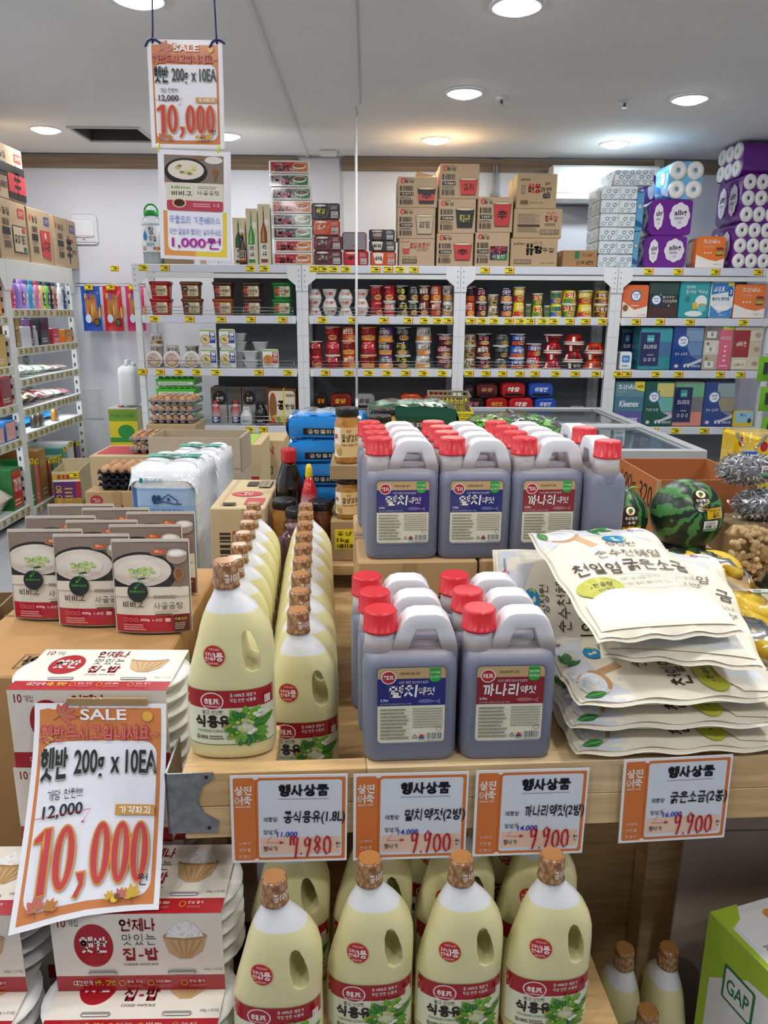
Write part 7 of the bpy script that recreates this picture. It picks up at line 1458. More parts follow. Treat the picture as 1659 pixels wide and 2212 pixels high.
# ------------------------------------------------------------------ goods on the left racks
def lbottle(name, label, y, z, r, h, c, capc, lab=None, x=LF-.07, flat=.7, group=None):
    t = thing(name, label, 'bottle', (x, y, z+.0005), 0, group)
    obj('body', MB().lathe([(r*.9, 0), (r, .005), (r, h*.68), (r*.7, h*.82), (r*.36, h*.86)], c, 16, sx=flat), M_gloss, t)
    obj('cap', MB().lathe([(r*.4, h*.855), (r*.45, h*.86), (r*.45, h*.99), (r*.4, h)], capc, 14), M_plas, t)
    if lab:
        b = MB(lambda u, v, k: (r*flat*math.cos(u/r)+.0015+k, r*math.sin(u/r), v), .0006); b.rect(-r*.7, h*.14, r*.7, h*.58, lab, 6); b.lines(-r*.5, h*.2, r*.4, h*.3, 2, 'f0ecec'); b.ell(0, h*.46, r*.4, h*.08, 'f3eef0', 12); obj('label', b, M_gloss, t)
    return t
def ly(px, py, X=LF-.07): return onX(px, py, X).y
SHM = [(22, 'd2547e', 'e35a8a', 'b83a6a', 'pink translucent'), (31, '8c6ac2', '7a52b0', None, 'violet'), (43, 'a98ad0', 'b99ae0', '6a5a8a', 'pale violet flat'), (51, 'b9a0dc', '7a52b8', 'c9b4e6', 'lilac'), (64, '3f9ac2', '2a8abc', '7fc0dc', 'sky blue'), (77, 'd0789e', 'c23a5a', 'e3a0bc', 'rose'), (88, 'dcc06a', '1f2f5a', '2a3f86', 'yellow'), (99, '77b84a', '1f3a5a', '2a4a6a', 'green'), (106, '26262a', '1a1a1e', '3a3a40', 'black'), (114, 'c0907c', '2a3f6a', 'a8302c', 'tan'), (131, 'dfe3e4', 'eceeee', 'c9d0d4', 'white pump'), (142, '4a5f9a', 'd9dde2', '2f4580', 'blue tube')]
for n, (px, c, cc, lab, wd) in enumerate(SHM):
    y = ly(px, 620); lbottle('shampoo_bottle', '%s toiletry bottle on the top left rack shelf' % wd, max(5.68, min(y, 6.74 if n < 11 else 6.81)), LZ[1][1], .03, .22 if n not in (0, 11) else .19, c, cc, lab, group='toiletry bottles')
def lbox(name, label, px, w, h, z, c, c2=None, d=.12, txt=None, cat='box', dz=0, group=None, y=None, near=0):
    y = y if y is not None else ly(px, 700, LF-.02); t = thing(name, label, cat, (LF-.02-d, y, z+.0005+dz), 0, group)
    obj('body', MB().box(0, -w/2, 0, d, w/2, h, c, b=.002), M_gloss, t)
    b = MB(yz(d+.0003, 0, 0), .0005); b.rect(-w*.44, h*.06, w*.44, h*.94, c2 or c); b.lines(-w*.38, h*.1, w*.3, h*.28, 2, 'd9d2c2'); b.rr(-w*.36, h*.4, w*.36, h*.84, .004, c2 or c)
    if txt: b.text(txt, -w*.34, h*.44, w*.34, h*.76, 'f3eee6', .03)
    obj('print', b, M_gloss, t); return t
z = LZ[1][2]
for px, w, h, c, c2, tx, dz, lab in ((36, .07, .12, '7a5a24', '9a7a3a', None, 0, 'narrow gold printed box'), (36, .07, .1, '8a6a30', 'a8863f', None, .1206, 'gold printed box lying on another'), (55, .17, .075, 'e3e6ea', 'd6dce6', None, 0, 'white ointment box, lower'), (55, .17, .07, 'e0e4ea', 'd0dae8', None, .0756, 'white ointment box, upper'), (67, .05, .2, '4a2f52', '5a3a62', None, 0, 'tall purple hair dye box'), (95, .17, .21, '1f2228', '2a3040', None, 0, 'black grooming gift box'), (119, .13, .062, 'c2343f', 'cf4a52', 'Colgate', 0, 'red toothpaste box, lower'), (119, .13, .06, 'bf3a44', 'c84a52', None, .0626, 'red toothpaste box, upper'), (146, .17, .06, 'c9702a', 'd88a3a', None, 0, 'orange toothpaste box, lower'), (146, .16, .05, 'a87a2a', 'b98a3a', None, .0606, 'ochre toothpaste box, upper')):
    lbox('toiletry_box', lab+' on the second left shelf', px, w, h, z, c, c2, .12 if px != 67 else .06, tx, dz=dz, group='toiletry boxes')
t = lbottle('deodorant_stick', 'white domed deodorant before the black gift box', ly(77, 720, LF-.02), z, .03, .15, 'b9bcc0', 'dadde0', None, LF-.03)
def lbag(label, y, z, dz, w, d, c, c2, rz=0, tilt=0, x=LF-.2, h=.035):
    t = thing('snack_bag', label, 'snack bag', (x, y, z+.0008+dz), 0, 'snack bags on the left racks', (0, R(tilt), R(rz)))
    b = MB(); f = lambda u, v, s: ((u-.5)*d, (v-.5)*w, h*.5+s*h*.5*(max(0, 1-abs(2*u-1)**2.2)*max(0, 1-abs(2*v-1)**2.2))**.5)
    b.grid(9, 9, lambda u, v: f(u, v, 1), lambda u, v: c if .22 < v < .8 else c2); b.grid(9, 9, lambda u, v: f(1-u, v, -1), c); obj('bag', b, M_film, t)
    b = MB(lambda x_, y_, k: tuple(Vector(f(min(1, max(0, x_/d+.5)), min(1, max(0, y_/w+.5)), 1))+Vector((0, 0, .0012+k))), .0006); b.rr(-d*.3, -w*.22, d*.3, w*.22, .02, c2); b.ell(d*.05, 0, d*.16, w*.14, 'c99a5c', 14); b.lines(d*.2, -w*.2, d*.32, w*.2, 2, 'e6e0d6'); obj('print', b, M_film, t)
z = LZ[1][3]
yy = [5.82, 5.98, 6.16, 6.34, 6.52, 6.68]
for n, y in enumerate(yy): lbag('green and white snack bag, %s from the frame edge, third left shelf' % ORD[n], y, z, .001+.004*(n % 2), .155, .3, 'd9dcd6' if n < 4 else 'cfc4bc', '2d8a3e' if n < 4 else 'b06a62', 0, 0, h=.1-.012*n)
z = LZ[1][4]
for n, y in enumerate((5.80, 5.97, 6.15, 6.33, 6.5, 6.67)): lbag('%s snack bag, fourth left shelf, %s along' % (('brown biscuit', 'dark brown', 'maroon', 'pale pink', 'silver', 'pink')[n], ORD[n]), y, z, .001, .16, .3, ('b3966a', '5a3a2a', '6a2a2e', 'd3b8b4', 'c6c4c2', 'c98a92')[n], ('d8b85a', '3a2a24', '8a4a44', 'b3868a', '9a9a9a', 'a84a5c')[n], 0, 0, h=.12-.012*n)
z = LZ[1][5]
for n, y in enumerate((5.8, 6.04, 6.28, 6.54)): lbag('flat bright blue bag lying on fifth left shelf, %s along' % ORD[n], y, z, .001, .235, .3, '1f86c2', '2a9ad0', 0, 0, h=.07, x=LF-.27)
for n, (px, c) in enumerate(((76, '4a4038'), (88, '5a4c40'), (121, 'b9803c'))):
    y = ly(px, 900, LF-.06); t = thing('snack_bag', 'clear upright bag of %s on the fifth left shelf' % ('dark nuts', 'mixed dark nuts', 'orange fruit')[n], 'snack bag', (LF-.07, y, z+.0008), group='clear snack bags')
    b = MB(); b.loft([[(p*s_[0], q*s_[0], s_[1]) for p, q in rrect(.045, .085, .015)] for s_ in ((.9, 0), (1, .01), (.95, .075), (.6, .11), (.12, .118))], c); obj('contents', b, M_film, t); b = MB(); b.loft([[(p*s_[0], q*s_[0], s_[1]) for p, q in rrect(.05, .09, .015)] for s_ in ((.2, .11), (.7, .118), (.75, .13))], 'd9dcd8'); obj('bag_top', b, M_film, t)
z = LZ[1][6]
for n, (y, w, h, c, c2, wd) in enumerate(((5.72, .07, .42, '1f7a34', '2a8a40', 'green'), (5.81, .075, .4, 'c25a62', 'd0747a', 'pink'), (5.94, .13, .46, '9a7038', 'a87c42', 'kraft'), (6.06, .06, .36, '8a4a2a', 'b3302c', 'brown red'), (6.15, .07, .35, '3a6a44', '4a7a54', 'dark green'), (6.26, .1, .35, 'a39a7a', 'b3aa8a', 'khaki'), (6.38, .09, .4, '4a8a86', '5a9a96', 'teal'), (6.52, .14, .42, 'dfe0de', 'e9eae8', 'white'), (6.68, .1, .4, '4a3a52', '6a4a6a', 'plum'))):
    t = lbox('biscuit_carton', 'tall %s carton standing on the lowest left shelf' % wd, 0, w, h-.06, z, c, c2, .3, None, 'carton', group='cartons on the lowest left shelf', y=y)
    if n != 2: obj('price_tag', TAGP, None, t, (.305, 0, h-.075), rot=(0, 0, R(90)))
b_near = [(1, .3, 'c25a1f', 'e3a02a', 'orange'), (2, .22, 'a8862f', 'c2a04a', 'gold'), (3, .26, 'b3202a', '7a1820', 'dark red'), (4, .14, '2a6fb0', 'd9a0a8', 'blue'), (5, .3, '1f6a34', 'b3282c', 'dark green')]
for lv, h, c, c2, wd in b_near:
    z = LZ[0][lv]; hmax = (LZ[0][lv-1]-z-.07)
    for k in range(2 if lv < 5 else 1):
        t = lbox('snack_box', '%s packaged box at left frame edge, %s of two' % (wd, ('nearer the corner', 'farther left')[k]), 0, .16, min(h, hmax)*(1, .85)[k], z, c, c2, .25, 'TOM YUM' if lv == 5 and not k else None, group='boxes at the left frame edge', y=5.47-.18*k)
lbag('clear bag of pale dried goods at the left frame edge, lowest shelf', 5.21, LZ[0][5], .001, .3, .34, 'b9aea0', 'c0a8a4', 0, 0, LF-.18, .22)
# pho noodle carton on the floor
t = thing('pho_carton', 'purple and yellow noodle carton cut open on the floor', 'carton', (onZ(150, 1100, 0).x, onZ(150, 1100, 0).y, .0005), R(8))
w, d, h = .21, .36, .3; b = MB()
for x0, y0, x1, y1, hh in ((-w/2, 0, w/2, .004, .3), (-w/2, d-.004, w/2, d, .34), (-w/2, 0, -w/2+.004, d, .3), (w/2-.004, 0, w/2, d, .31)): b.box(x0, y0, 0, x1, y1, hh, 'cdbf9a')
b.box(-w/2, 0, 0, w/2, d, .06, 'cdbf9a'); obj('body', b, M_card, t)
b = MB(xz(0, 0, -.0003), .0005); b.rect(-w*.48, .01, w*.48, .22, '5a2a6a'); b.rect(-w*.48, .22, w*.48, .235, 'e9e6e0'); b.rect(-w*.48, .235, w*.48, .28, 'c9a02a'); b.rect(w*.3, .01, w*.48, .22, 'a8242c'); b.rect(-w*.48, .01, w*.48, .09, 'b08a3a'); b.text('PHO BO', -w*.4, .03, -w*.2, .19, 'd8b03a', .03, rot=90); b.lines(-w*.1, .03, w*.2, .18, 5, 'd9b04a'); b.bars(-w*.3, .24, w*.3, .275, 'a8242c', 6); obj('print', b, M_gloss, t)
obj('price_tag', TAGM, None, t, (w*.3, -.003, .27))
# ------------------------------------------------------------------ eggs and cartons on the floor side
eggm = MB(); eggm.lathe([(.004, -.026), (.013, -.023), (.0195, -.013), (.0215, 0), (.0195, .013), (.0145, .022), (.007, .028), (.001, .0295)], 'ffffff', 14, cap=True)
EGG = []
for c in ('b98a62', 'c29872', 'aa7a54'):
    e = MB(); e.lathe([(.004, -.026), (.013, -.023), (.0195, -.013), (.0215, 0), (.0195, .013), (.0145, .022), (.007, .028), (.001, .0295)], c, 14); m_ = e.mesh('egg'); m_.materials.append(mat('egg_shell', .5, sub=.1)); EGG.append(m_)
def egg(x, y, z, label, group):
    return single('egg', EGG[rnd.randrange(3)], None, label, 'egg', (x, y, z), group=group)
def tray_mesh(col, n=6, m=5, p=.05, h=.034):
    b = MB(); w, d = n*p, m*p
    b.box(-w/2-.006, -.006, h-.008, w/2+.006, d+.006, h-.004, col)
    for i in range(n):
        for j in range(m): b.lathe([(.012, 0), (.02, .012), (.0235, h-.005)], col, 8, -w/2+p*(i+.5), p*(j+.5), cap=True)
    for i in range(n+1): b.lathe([(.012, h-.006), (.007, h+.01), (.003, h+.014)], col, 6, -w/2+p*i*.96+.006, .0)
    return b
TRB, TRG = tray_mesh('23242c').mesh('egg_tray'), tray_mesh('9c9698').mesh('egg_tray'); TRB.materials.append(mat('dark_pulp', .7)); TRG.materials.append(mat('grey_pulp', .85))
EX, EY = onY(270, 1020, 4.25).x+.02, 4.2
c1 = onY(182, 1062, 4.18); zc = c1.z
def p_anch(b, w, h):
    b.ell(-w*.32, h*.8, w*.1, h*.12, 'a83038', 18); b.text('해표', -w*.38, h*.76, -w*.26, h*.85, 'e0c8a8', .03); b.text('멸치', -w*.34, h*.34, w*.08, h*.7, '241c16', .03, .1); b.text('액젓', w*.1, h*.42, w*.36, h*.58, '241c16', .02); b.ell(w*.36, h*.84, w*.05, h*.05, '2b221b', 12); b.rect(-w*.16, h*.1, w*.2, h*.24, '3a3a6a'); b.bars(w*.26, h*.08, w*.46, h*.3, '3a2f26', 10); b.rect(-w*.06, h*.6, w*.06, h, 'a8875c')
carton('sauce_carton', 'brown fish sauce carton under the open egg tray', .36, .34, .26, (c1.x+.18, 4.18, zc-.26), p_anch, col='b39469'); carton('sauce_carton', 'brown carton on the floor below the fish sauce carton', .36, .34, zc-.2615, (c1.x+.18, 4.18, .0005), None, col='a88a62')
t = None
for q in range(3):
    o = tag(obj('egg_tray', TRB, None, None, (EX, EY, zc+.002+q*.036)), 'black pulp egg tray, %s of the stack of three' % ('lowest', 'middle', 'top')[q], 'egg tray', 'black egg trays')
for i in range(6):
    for j in range(5): egg(EX-.15+.05*(i+.5), EY+.05*(j+.5), zc+.002+.072+.034, 'brown egg in the open black tray', 'eggs in the black tray')
def wrapped(x, y, z0, layers, wd, rz=0):
    for q in range(layers):
        z = z0+q*.062
        o = tag(obj('egg_tray', TRG, None, None, (x, y, z), R(rz)), 'grey film-wrapped egg tray, %s from bottom, %s' % (ORD[q], wd), 'egg tray', 'wrapped egg trays '+wd)
        for i in range(6):
            for j in range(5 if q == layers-1 else 1):
                a = R(rz); lx, ly_ = -.15+.05*(i+.5), .05*(j+.5); egg(x+lx*math.cos(a)-ly_*math.sin(a), y+lx*math.sin(a)+ly_*math.cos(a), z+.033, 'brown egg under film, %s, %s layer' % (wd, ORD[q]), 'wrapped eggs '+wd)
    b = MB(); b.grid(12, 10, lambda u, v: ((u-.5)*.31, v*.26, .058+.004*math.sin(40*u)*math.sin(35*v)-.03*(abs(2*u-1)**6+abs(2*v-1)**6)), 'eef0f2'); f = tag(obj('film_cover', b, M_film_clear, None, (x, y, z0+(layers-1)*.062), R(rz)), 'clear film over the top tray of %s' % wd, 'film cover')
# red-lidded carton with wrapped trays
c2_ = onY(192, 985, 4.75)
carton('fruit_carton', 'wide carton with red top panel under the wrapped eggs', .56, .4, c2_.z-.0005, (c2_.x+.28, 4.75, .0005), lambda b, w, h: b.text('신선', -w*.42, h*.75, -w*.3, h*.88, 'a8303a', .03), col='c2aa84', tape=False, top=lambda b, w, d: (b.rect(-w*.46, d*.15, w*.16, d*.9, 'b3343f'), b.text('계란', -w*.1, d*.3, w*.1, d*.6, 'e6c9c0', .03), b.rect(w*.3, d*.02, w*.42, d*.98, '9ab84a')))
wrapped(onY(330, 940, 4.8).x, 4.82, c2_.z+.003, 2, 'the low pile beside the open box', 2)
ze = onY(365, 905, 5.3).z-.062*2
p = onY(368, 880, 5.3)
sb = MB(); single('fruit_carton', sb.box(-.17, 0, 0, .17, .3, p.z-.115, 'b39c78', b=.004), M_card, 'plain carton on the floor under the tall egg pile', 'carton', (p.x, 5.28, .0005))
wrapped(p.x, 5.3, p.z-.1125, 3, 'the tall pile by the green crates', -3)
# open empty carton and stacked drink cartons
a, c = onY(318, 945, 3.35), onY(518, 945, 3.35); w = c.x-a.x; zt_ = a.z
t = thing('open_carton', 'tall open empty brown carton behind the toilet rolls', 'carton', ((a.x+c.x)/2, 3.35, 0), R(-2))
b = MB(); d = .24
for x0, y0, x1, y1 in ((-w/2, 0, w/2, .005), (-w/2, d-.005, w/2, d), (-w/2, .005, -w/2+.005, d-.005), (w/2-.005, .005, w/2, d-.005)): b.box(x0, y0, .35, x1, y1, zt_, 'b0a08a')
b.box(-w/2, 0, 0, w/2, d, .36, 'b0a08a'); obj('body', b, M_card, t)
b = MB(); b.box(-w/2-.001, -.001, zt_-.14, w/2+.001, -.0002, zt_-.137, '7a6c5a'); b.box(w/2-.001, .01, zt_-.15, w/2+.006, d-.01, zt_-.0, 'a59580'); obj('folded_flap', b, M_card, t)
def p_sun(b, w, h): b.text('SUN', -w*.3, h*.72, w*.14, h*.9, 'b3343c', .04); b.rect(-w*.3, h*.35, w*.1, h*.5, '3a3028'); b.bars(-w*.27, h*.37, w*.07, h*.48, 'cbb893', 12); b.rect(-w*.44, h*.02, w*.46, h*.2, 'a8303a'); b.bars(-w*.42, h*.04, w*.44, h*.14, 'cbb893', 14)
for k, (px0, px1, Y, z0f, z1y, wd) in enumerate(((553, 609, 4.3, 0, 951, 'upper'),)):
    a, c = onY(px0, z1y, Y), onY(px1, z1y, Y); w = c.x-a.x
    carton('drink_carton', 'brown carton with red lettering, upper of two', w+.02, .3, .3, ((a.x+c.x)/2, Y, a.z-.3), p_sun, col='bfa982', tape=False); carton('drink_carton', 'brown carton with red lettering, lower of two', w+.02, .3, a.z-.3015, ((a.x+c.x)/2, Y, .0005), p_sun, col='bfa982', tape=False)
a, c = onY(519, 985, 3.9), onY(552, 985, 3.9)
carton('drink_carton', 'tall carton with green stripe and red panel beside open box', .14, .36, a.z+.06, (onY(535, 985, 3.9).x+.0, 3.9, .0005), lambda b, w, h: (b.rect(-w*.1, h*.4, w*.4, h*.8, 'a8303a'), b.text('떡볶이', -w*.05, h*.2, w*.4, h*.32, '3a3028', .02)), col='c2ac86', tape=False, top=lambda b, w, d: b.rect(-w*.2, d*.02, w*.2, d*.98, '9ab84a'))
# ------------------------------------------------------------------ big toilet roll packs
def big_roll(label, px0, px1, pyt, Y, d):
    a, c = onY(px0, pyt, Y), onY(px1, pyt, Y); w = c.x-a.x; h = a.z-.56; t = thing('toilet_roll_pack', label, 'tissue pack', ((a.x+c.x)/2, Y, .5605), R(-3), 'blue and white toilet roll packs')
    def sec(y, s): # two bulging columns of rolls
        o = []
        for i in range(28):
            u = i/27; x = -w/2+w*u; bmp = .012*abs(math.sin(2*math.pi*u)); o.append((x*s, y, h-.03+bmp-.03*(abs(2*u-1)**8)))
        return o
    b = MB(); ny = 12
    b.grid(24, ny, lambda u, v: (-w/2+w*u, d*v, h-.012+.014*abs(math.sin(2*math.pi*u))**.6*abs(math.sin(3*math.pi*v))**.4-.05*abs(2*u-1)**9-.04*abs(2*v-1)**9), 'e2e6ea')
    n = 30; secs = []
    for z, s in ((0, .97), (.01, 1), (h*.5, 1.0), (h-.06, 1.0), (h-.02, .97)): secs.append([(x*s, y*s+d/2, z) for x, y in rrect(w, d, .05, 5)])
    b.loft(secs, 'e2e6ea'); obj('wrapped_rolls', b, M_wrap, t)
    def T(x, z, k): # front of the rounded body
        r = .05; ax = abs(x); dx = max(0, ax-(w/2-r)); yy = r-math.sqrt(max(0, r*r-dx*dx)); return (x, yy-.0012-k-.003*abs(math.sin(2*math.pi*(x/w+.5))), z)
    b = MB(T, .0005); q = w/2-.012; b.rect(-q, .0, q, h*.83, '8fb4dc', 16, 6); b.rect(-q, h*.7, q, h*.81, 'a3c0e2', 16, 2); b.rect(-q, 0, -q+.02, h*.83, '2a5fa0', 3, 4); b.k += 2
    for k in range(5): b.ell(-q*.6+q*.3*k, h*(.56+.05*(k % 2)), w*.16, h*.05, 'c3d8ee', 16)
    b.rr(-w*.3, h*.87, -w*.25, h*.905, .002, '1f8a96'); b.text('모나리자', -w*.23, h*.87, w*.02, h*.905, '2a8fa8', .02)
    b.line([(-w*.12, h*.72), (w*.02, h*.735), (w*.16, h*.72), (w*.28, h*.72)], .004, '2a4a7a'); b.line([(-w*.02, h*.745), (w*.1, h*.79), (w*.22, h*.745), (w*.22, h*.725)], .004, '2a4a7a'); b.ell(-w*.1, h*.755, .009, .014, '2a4a7a', 12); b.ell(-w*.04, h*.76, .007, .011, '2a4a7a', 12); b.rr(w*.08, h*.74, w*.12, h*.765, .001, '2a4a7a'); b.text('부드럽고 깨끗한 화장지', -w*.24, h*.655, w*.3, h*.685, '3a5f96', .01); obj('print', b, M_film, t)
    b = MB(lambda x, y, k: (x, y, h+.003+k), .0005); b.rect(-w*.4, d*.42, w*.4, d*.62, '3aa894', 10, 2); b.text('화장지', -w*.2, d*.46, w*.2, d*.58, 'd9efe8', .03); obj('carry_band', b, M_film, t)
big_roll('blue and white toilet roll pack, nearer one with house drawing', 268, 424, 1004, 2.45, .3)
big_roll('blue and white toilet roll pack, farther one behind', 350, 470, 978, 2.85, .3)
single('roll_base', MB().box(-.86, 2.44, 0, -.46, 3.2, .56, '8f8270', b=.004), M_card, 'plain carton stack under the blue toilet roll packs', 'carton')
# ------------------------------------------------------------------ rice carton standing behind the oil bottles
pA = onY(452, 1098, 2.12); pB = onY(572, 1098, 2.12); w = pB.x-pA.x; pC = onZ(588, 1036, pA.z); d = pC.y-2.12
def p_rc(b, w, h): b.bars(-w*.34, h*.68, -w*.14, h*.93, '3a3028', 14, False); b.rr(-w*.1, h*.62, w*.06, h*.93, .004, 'b3404a'); b.rr(-w*.09, h*.63, w*.05, h*.92, .004, 'c2ad88'); b.text('취급주의', -w*.05, h*.66, w*.02, h*.9, 'a8303a', .02, rot=-90); b.rect(w*.22, h*.25, w*.46, h*.93, '2b241e'); b.bars(w*.25, h*.27, w*.43, h*.91, 'c2ad88', 26, False); b.ell(-w*.2, h*.36, w*.12, h*.09, 'a8303a', 18); b.text('햇반', -w*.26, h*.3, -w*.14, h*.42, 'e3d0b4', .03, rot=90); b.rect(-w*.24, h*.06, -w*.06, h*.2, '2b241e'); b.rect(w*.1, 0, w*.115, h, '8f7a5c')
carton('rice_carton', 'tall brown carton with barcodes and red oval behind oil bottles', w, d, pA.z-.0005, ((pA.x+pB.x)/2, 2.12, .0005), p_rc, R(0), 'c2ad88', tape=False, top=lambda b, w, d: (b.ell(w*.02, d*.45, w*.3, d*.09, 'b8404c', 24), b.text('햇반', -w*.1, d*.4, w*.14, d*.5, 'e8d2bc', .03), b.rect(w*.08, d*.1, w*.42, d*.3, 'b3404c'), b.rect(-w*.1, d*.72, w*.12, d*.88, '2b241e'), b.rect(w*.16, d*.66, w*.4, d*.9, '3a3028'), b.bars(w*.18, d*.67, w*.38, d*.89, 'd0bc98', 12), b.rect(-w*.3, d*.06, -w*.06, d*.13, '2b241e'), b.rect(-w*.34, .01, -w*.33, d*.98, '8f7a5c')))
# ------------------------------------------------------------------ second display table behind
t = thing('display_table', 'low wooden table behind, carrying jars and seaweed packs', 'table', (0, 2.08, 0), 0)
obj('top', MB().box(-.235, 0, .77, .565, .85, .8, 'c9a878', b=.002), M_wood, t)
for x in (-.22, .5):
    for y in (.4, .78): obj('leg', MB().box(x, y, 0, x+.05, y+.05, .769, 'c4a271'), M_wood, t)
# soy sauce and ketchup bottles
def soy(px, Y, label):
    x = onY(px, 1000, Y).x; t = thing('soy_sauce_bottle', label, 'bottle', (x, Y, .8005), group='large soy sauce bottles'); h = onY(px, 968 if Y > 2.3 else 985, Y).z-.8
    obj('body', MB().lathe([(.037, 0), (.041, .006), (.041, h*.55), (.038, h*.66), (.02, h*.82), (.017, h*.86)], '17120f', 20, sy=.8), mat('dark_glass', .12, coat=.6), t); obj('cap', MB().lathe([(.02, h*.85), (.021, h*.87), (.021, h*.97), (.018, h)], 'b3202a', 16), M_plas, t)
    b = MB(cyl(.0425), .0006); b.rect(-.05, h*.12, .05, h*.42, 'a8242c', 8); b.ell(0, h*.28, .022, .03, 'e6d8b8', 16); b.text('간장', -.015, h*.24, .015, h*.32, '241810', .03)
    b.v = [(x_, y_*.8, z_) for x_, y_, z_ in b.v]; obj('label', b, M_gloss, t)
soy(621, 2.42, 'black soy sauce bottle with red cap, farther one'); soy(626, 2.33, 'black soy sauce bottle with red cap, nearer one')
x = onY(668, 1060, 2.29).x; t = thing('sauce_squeeze_bottle', 'red and white film-wrapped squeeze bottle with yellow nozzle', 'bottle', (x, 2.29, .8005)); h = onY(622, 1003, 2.29).z-.8
obj('body', MB().lathe([(.026, 0), (.03, .006), (.03, h*.45), (.024, h*.66), (.012, h*.84)], ['e9e6e2', 'e9e6e2', 'e9e6e2', 'c2262c', 'c2262c'], 18), M_film, t); obj('nozzle', MB().lathe([(.011, h*.83), (.012, h*.86), (.01, h*.96), (.006, h)], 'e3cc2a', 12), M_plas, t)
b = MB(cyl(.0306), .0006); b.rect(-.04, h*.08, .04, h*.44, 'c2262c', 8); b.text('초장', -.015, h*.18, .015, h*.34, 'f3e6dc', .04); obj('label', b, M_gloss, t)
# jars
M_honey = mat('honey_pulp', .12, coat=.8, var=.3, vscale=60)
def jar(label, x, y, z, r=.042, h=.135, c='b07a34', lab=True, lid='1f1d1c', lab2='d9b985'):
    t = thing('tea_jar', label, 'jar', (x, y, z), group='honey tea jars'); obj('glass', MB().lathe([(r*.92, 0), (r, .005), (r, h*.72), (r*.82, h*.82), (r*.8, h*.86)], c, 24), M_honey, t)
    obj('lid', MB().lathe([(r*.88, h*.85), (r*.9, h*.86), (r*.9, h*.97), (r*.84, h)], lid, 24), mat('black_lid', .25, col=lid), t)
    if lab:
        b = MB(cyl(r+.0006), .0005); b.rect(-r*1.2, h*.12, r*1.2, h*.66, 'f0e9dc', 12); b.rect(-r*.5, h*.12, r*1.2, h*.66, lab2, 10); b.text('꿀생강차', -r*.4, h*.4, r*.9, h*.54, '2d1c10', .02); b.text('Honey Ginger Tea', -r*.38, h*.32, r*.85, h*.37, '5a3a1c', .01); b.text('꽃샘', -r*.05, h*.57, r*.3, h*.63, 'a8402c', .01); b.ell(-r*.75, h*.28, r*.28, h*.09, 'd3b87a', 12); b.ell(-r*.6, h*.22, r*.2, h*.07, 'b9964f', 10); b.ell(-r*.85, h*.5, r*.12, h*.05, 'b3442c', 10); leaf(b, -r*1.0, h*.3, r*.4, 120, '6f9a3a'); obj('label', b, M_print, t)
    return t
jt = onY(748, 998, 2.17)
w = .15
carton('jar_carton', 'cut-open brown tray carton with jars and yellow price note', .15, .2, .12, (jt.x+.03, 2.12, .8005), lambda b, w, h: (b.rect(-w*.42, h*.3, w*.44, h*.8, 'e9d52a'), b.text('꽃샘)꿀생강', -w*.38, h*.62, w*.4, h*.75, '2d2810', .01), b.text('1kg 6,700', -w*.38, h*.46, w*.36, h*.58, '2d2810', .01), b.bars(-w*.38, h*.33, w*.3, h*.43, '2d2810', 16)), col='a68c66', tape=False)
for n, (dx, dy) in enumerate(((-.027, .05), (.052, .055), (-.027, .14), (.052, .145))): jar('honey tea jar in lower carton layer, %s' % ('front left', 'front right', 'back left', 'back right')[n], jt.x+.03+dx, 2.12+dy, .9215, .036, .12, 'a8782c', n < 2)
b = MB()
tz = jt.z-.9215
t = thing('jar_carton', 'thin brown divider carton wall holding the upper jar', 'carton', (jt.x+.03, 2.12, 1.0425)); b.box(-.075, 0, 0, .075, .2, max(.012, jt.z-1.0435), '9a825e', b=.001); obj('body', b, M_card, t)
jz = jt.z+.0
jar('tall honey ginger tea jar with paper label, topmost', jt.x+.003, 2.175, jz, .037, onY(750, 880, 2.17).z-jz)
for n, (px, py, Y) in enumerate(((820, 897, 2.42), (830, 882, 2.55))):
    p = onY(px, py, Y); jar('honey tea jar behind the jerrycans, %s' % ('nearer', 'farther')[n], p.x, Y, .8005+.25, .042, p.z-1.05, 'b98a3a', False)
single('jar_carton', MB().box(-.07, 0, 0, .09, .24, .249, 'a68c66', b=.002), M_card, 'brown carton under the two jars behind the jerrycans', 'carton', (onY(822, 900, 2.42).x+.03, 2.36, .8005))
for n, (px, py, Y, c) in enumerate(((614, 1078, 2.2, 'a8752f'), (692, 1081, 2.2, '5a2f1c'), (643, 1098, 2.05, '4a2418'))):
    if n < 2: p = onY(px, py, Y); jar('dark lidded jar behind the oil bottles, %s' % ('left, amber', 'right, brown')[n], p.x, Y, .8005, .041, p.z-.8, c, False, lid='20242a')
    else: p = onY(px, py, 2.125); jar('dark lidded jar behind the oil bottles, front, wrapped', p.x, 2.125, .8005, .04, .158, c, False, lid='20242a')
# date bag in front of the jars
t = thing('dried_fruit_bag', 'film bag of dark dried fruit between the oil rows', 'fruit bag', (-.185, 2.025, .7225), 0)
b = MB(); b.loft([[(x*s_, y*s_*.55, z_) for x, y in rrect(.13, .1, .03)] for s_, z_ in ((.85, 0), (1, .012), (1.02, .12), (.9, .18), (.5, .2))], '4a2630'); obj('contents', b, M_wrap, t)
b = MB(); b.loft([[(x*s_, y*s_*.55, z_) for x, y in rrect(.13, .1, .03)] for s_, z_ in ((.5, .2), (.55, .208), (.62, .214))], '8a6a72'); obj('gathered_top', b, M_wrap, t)
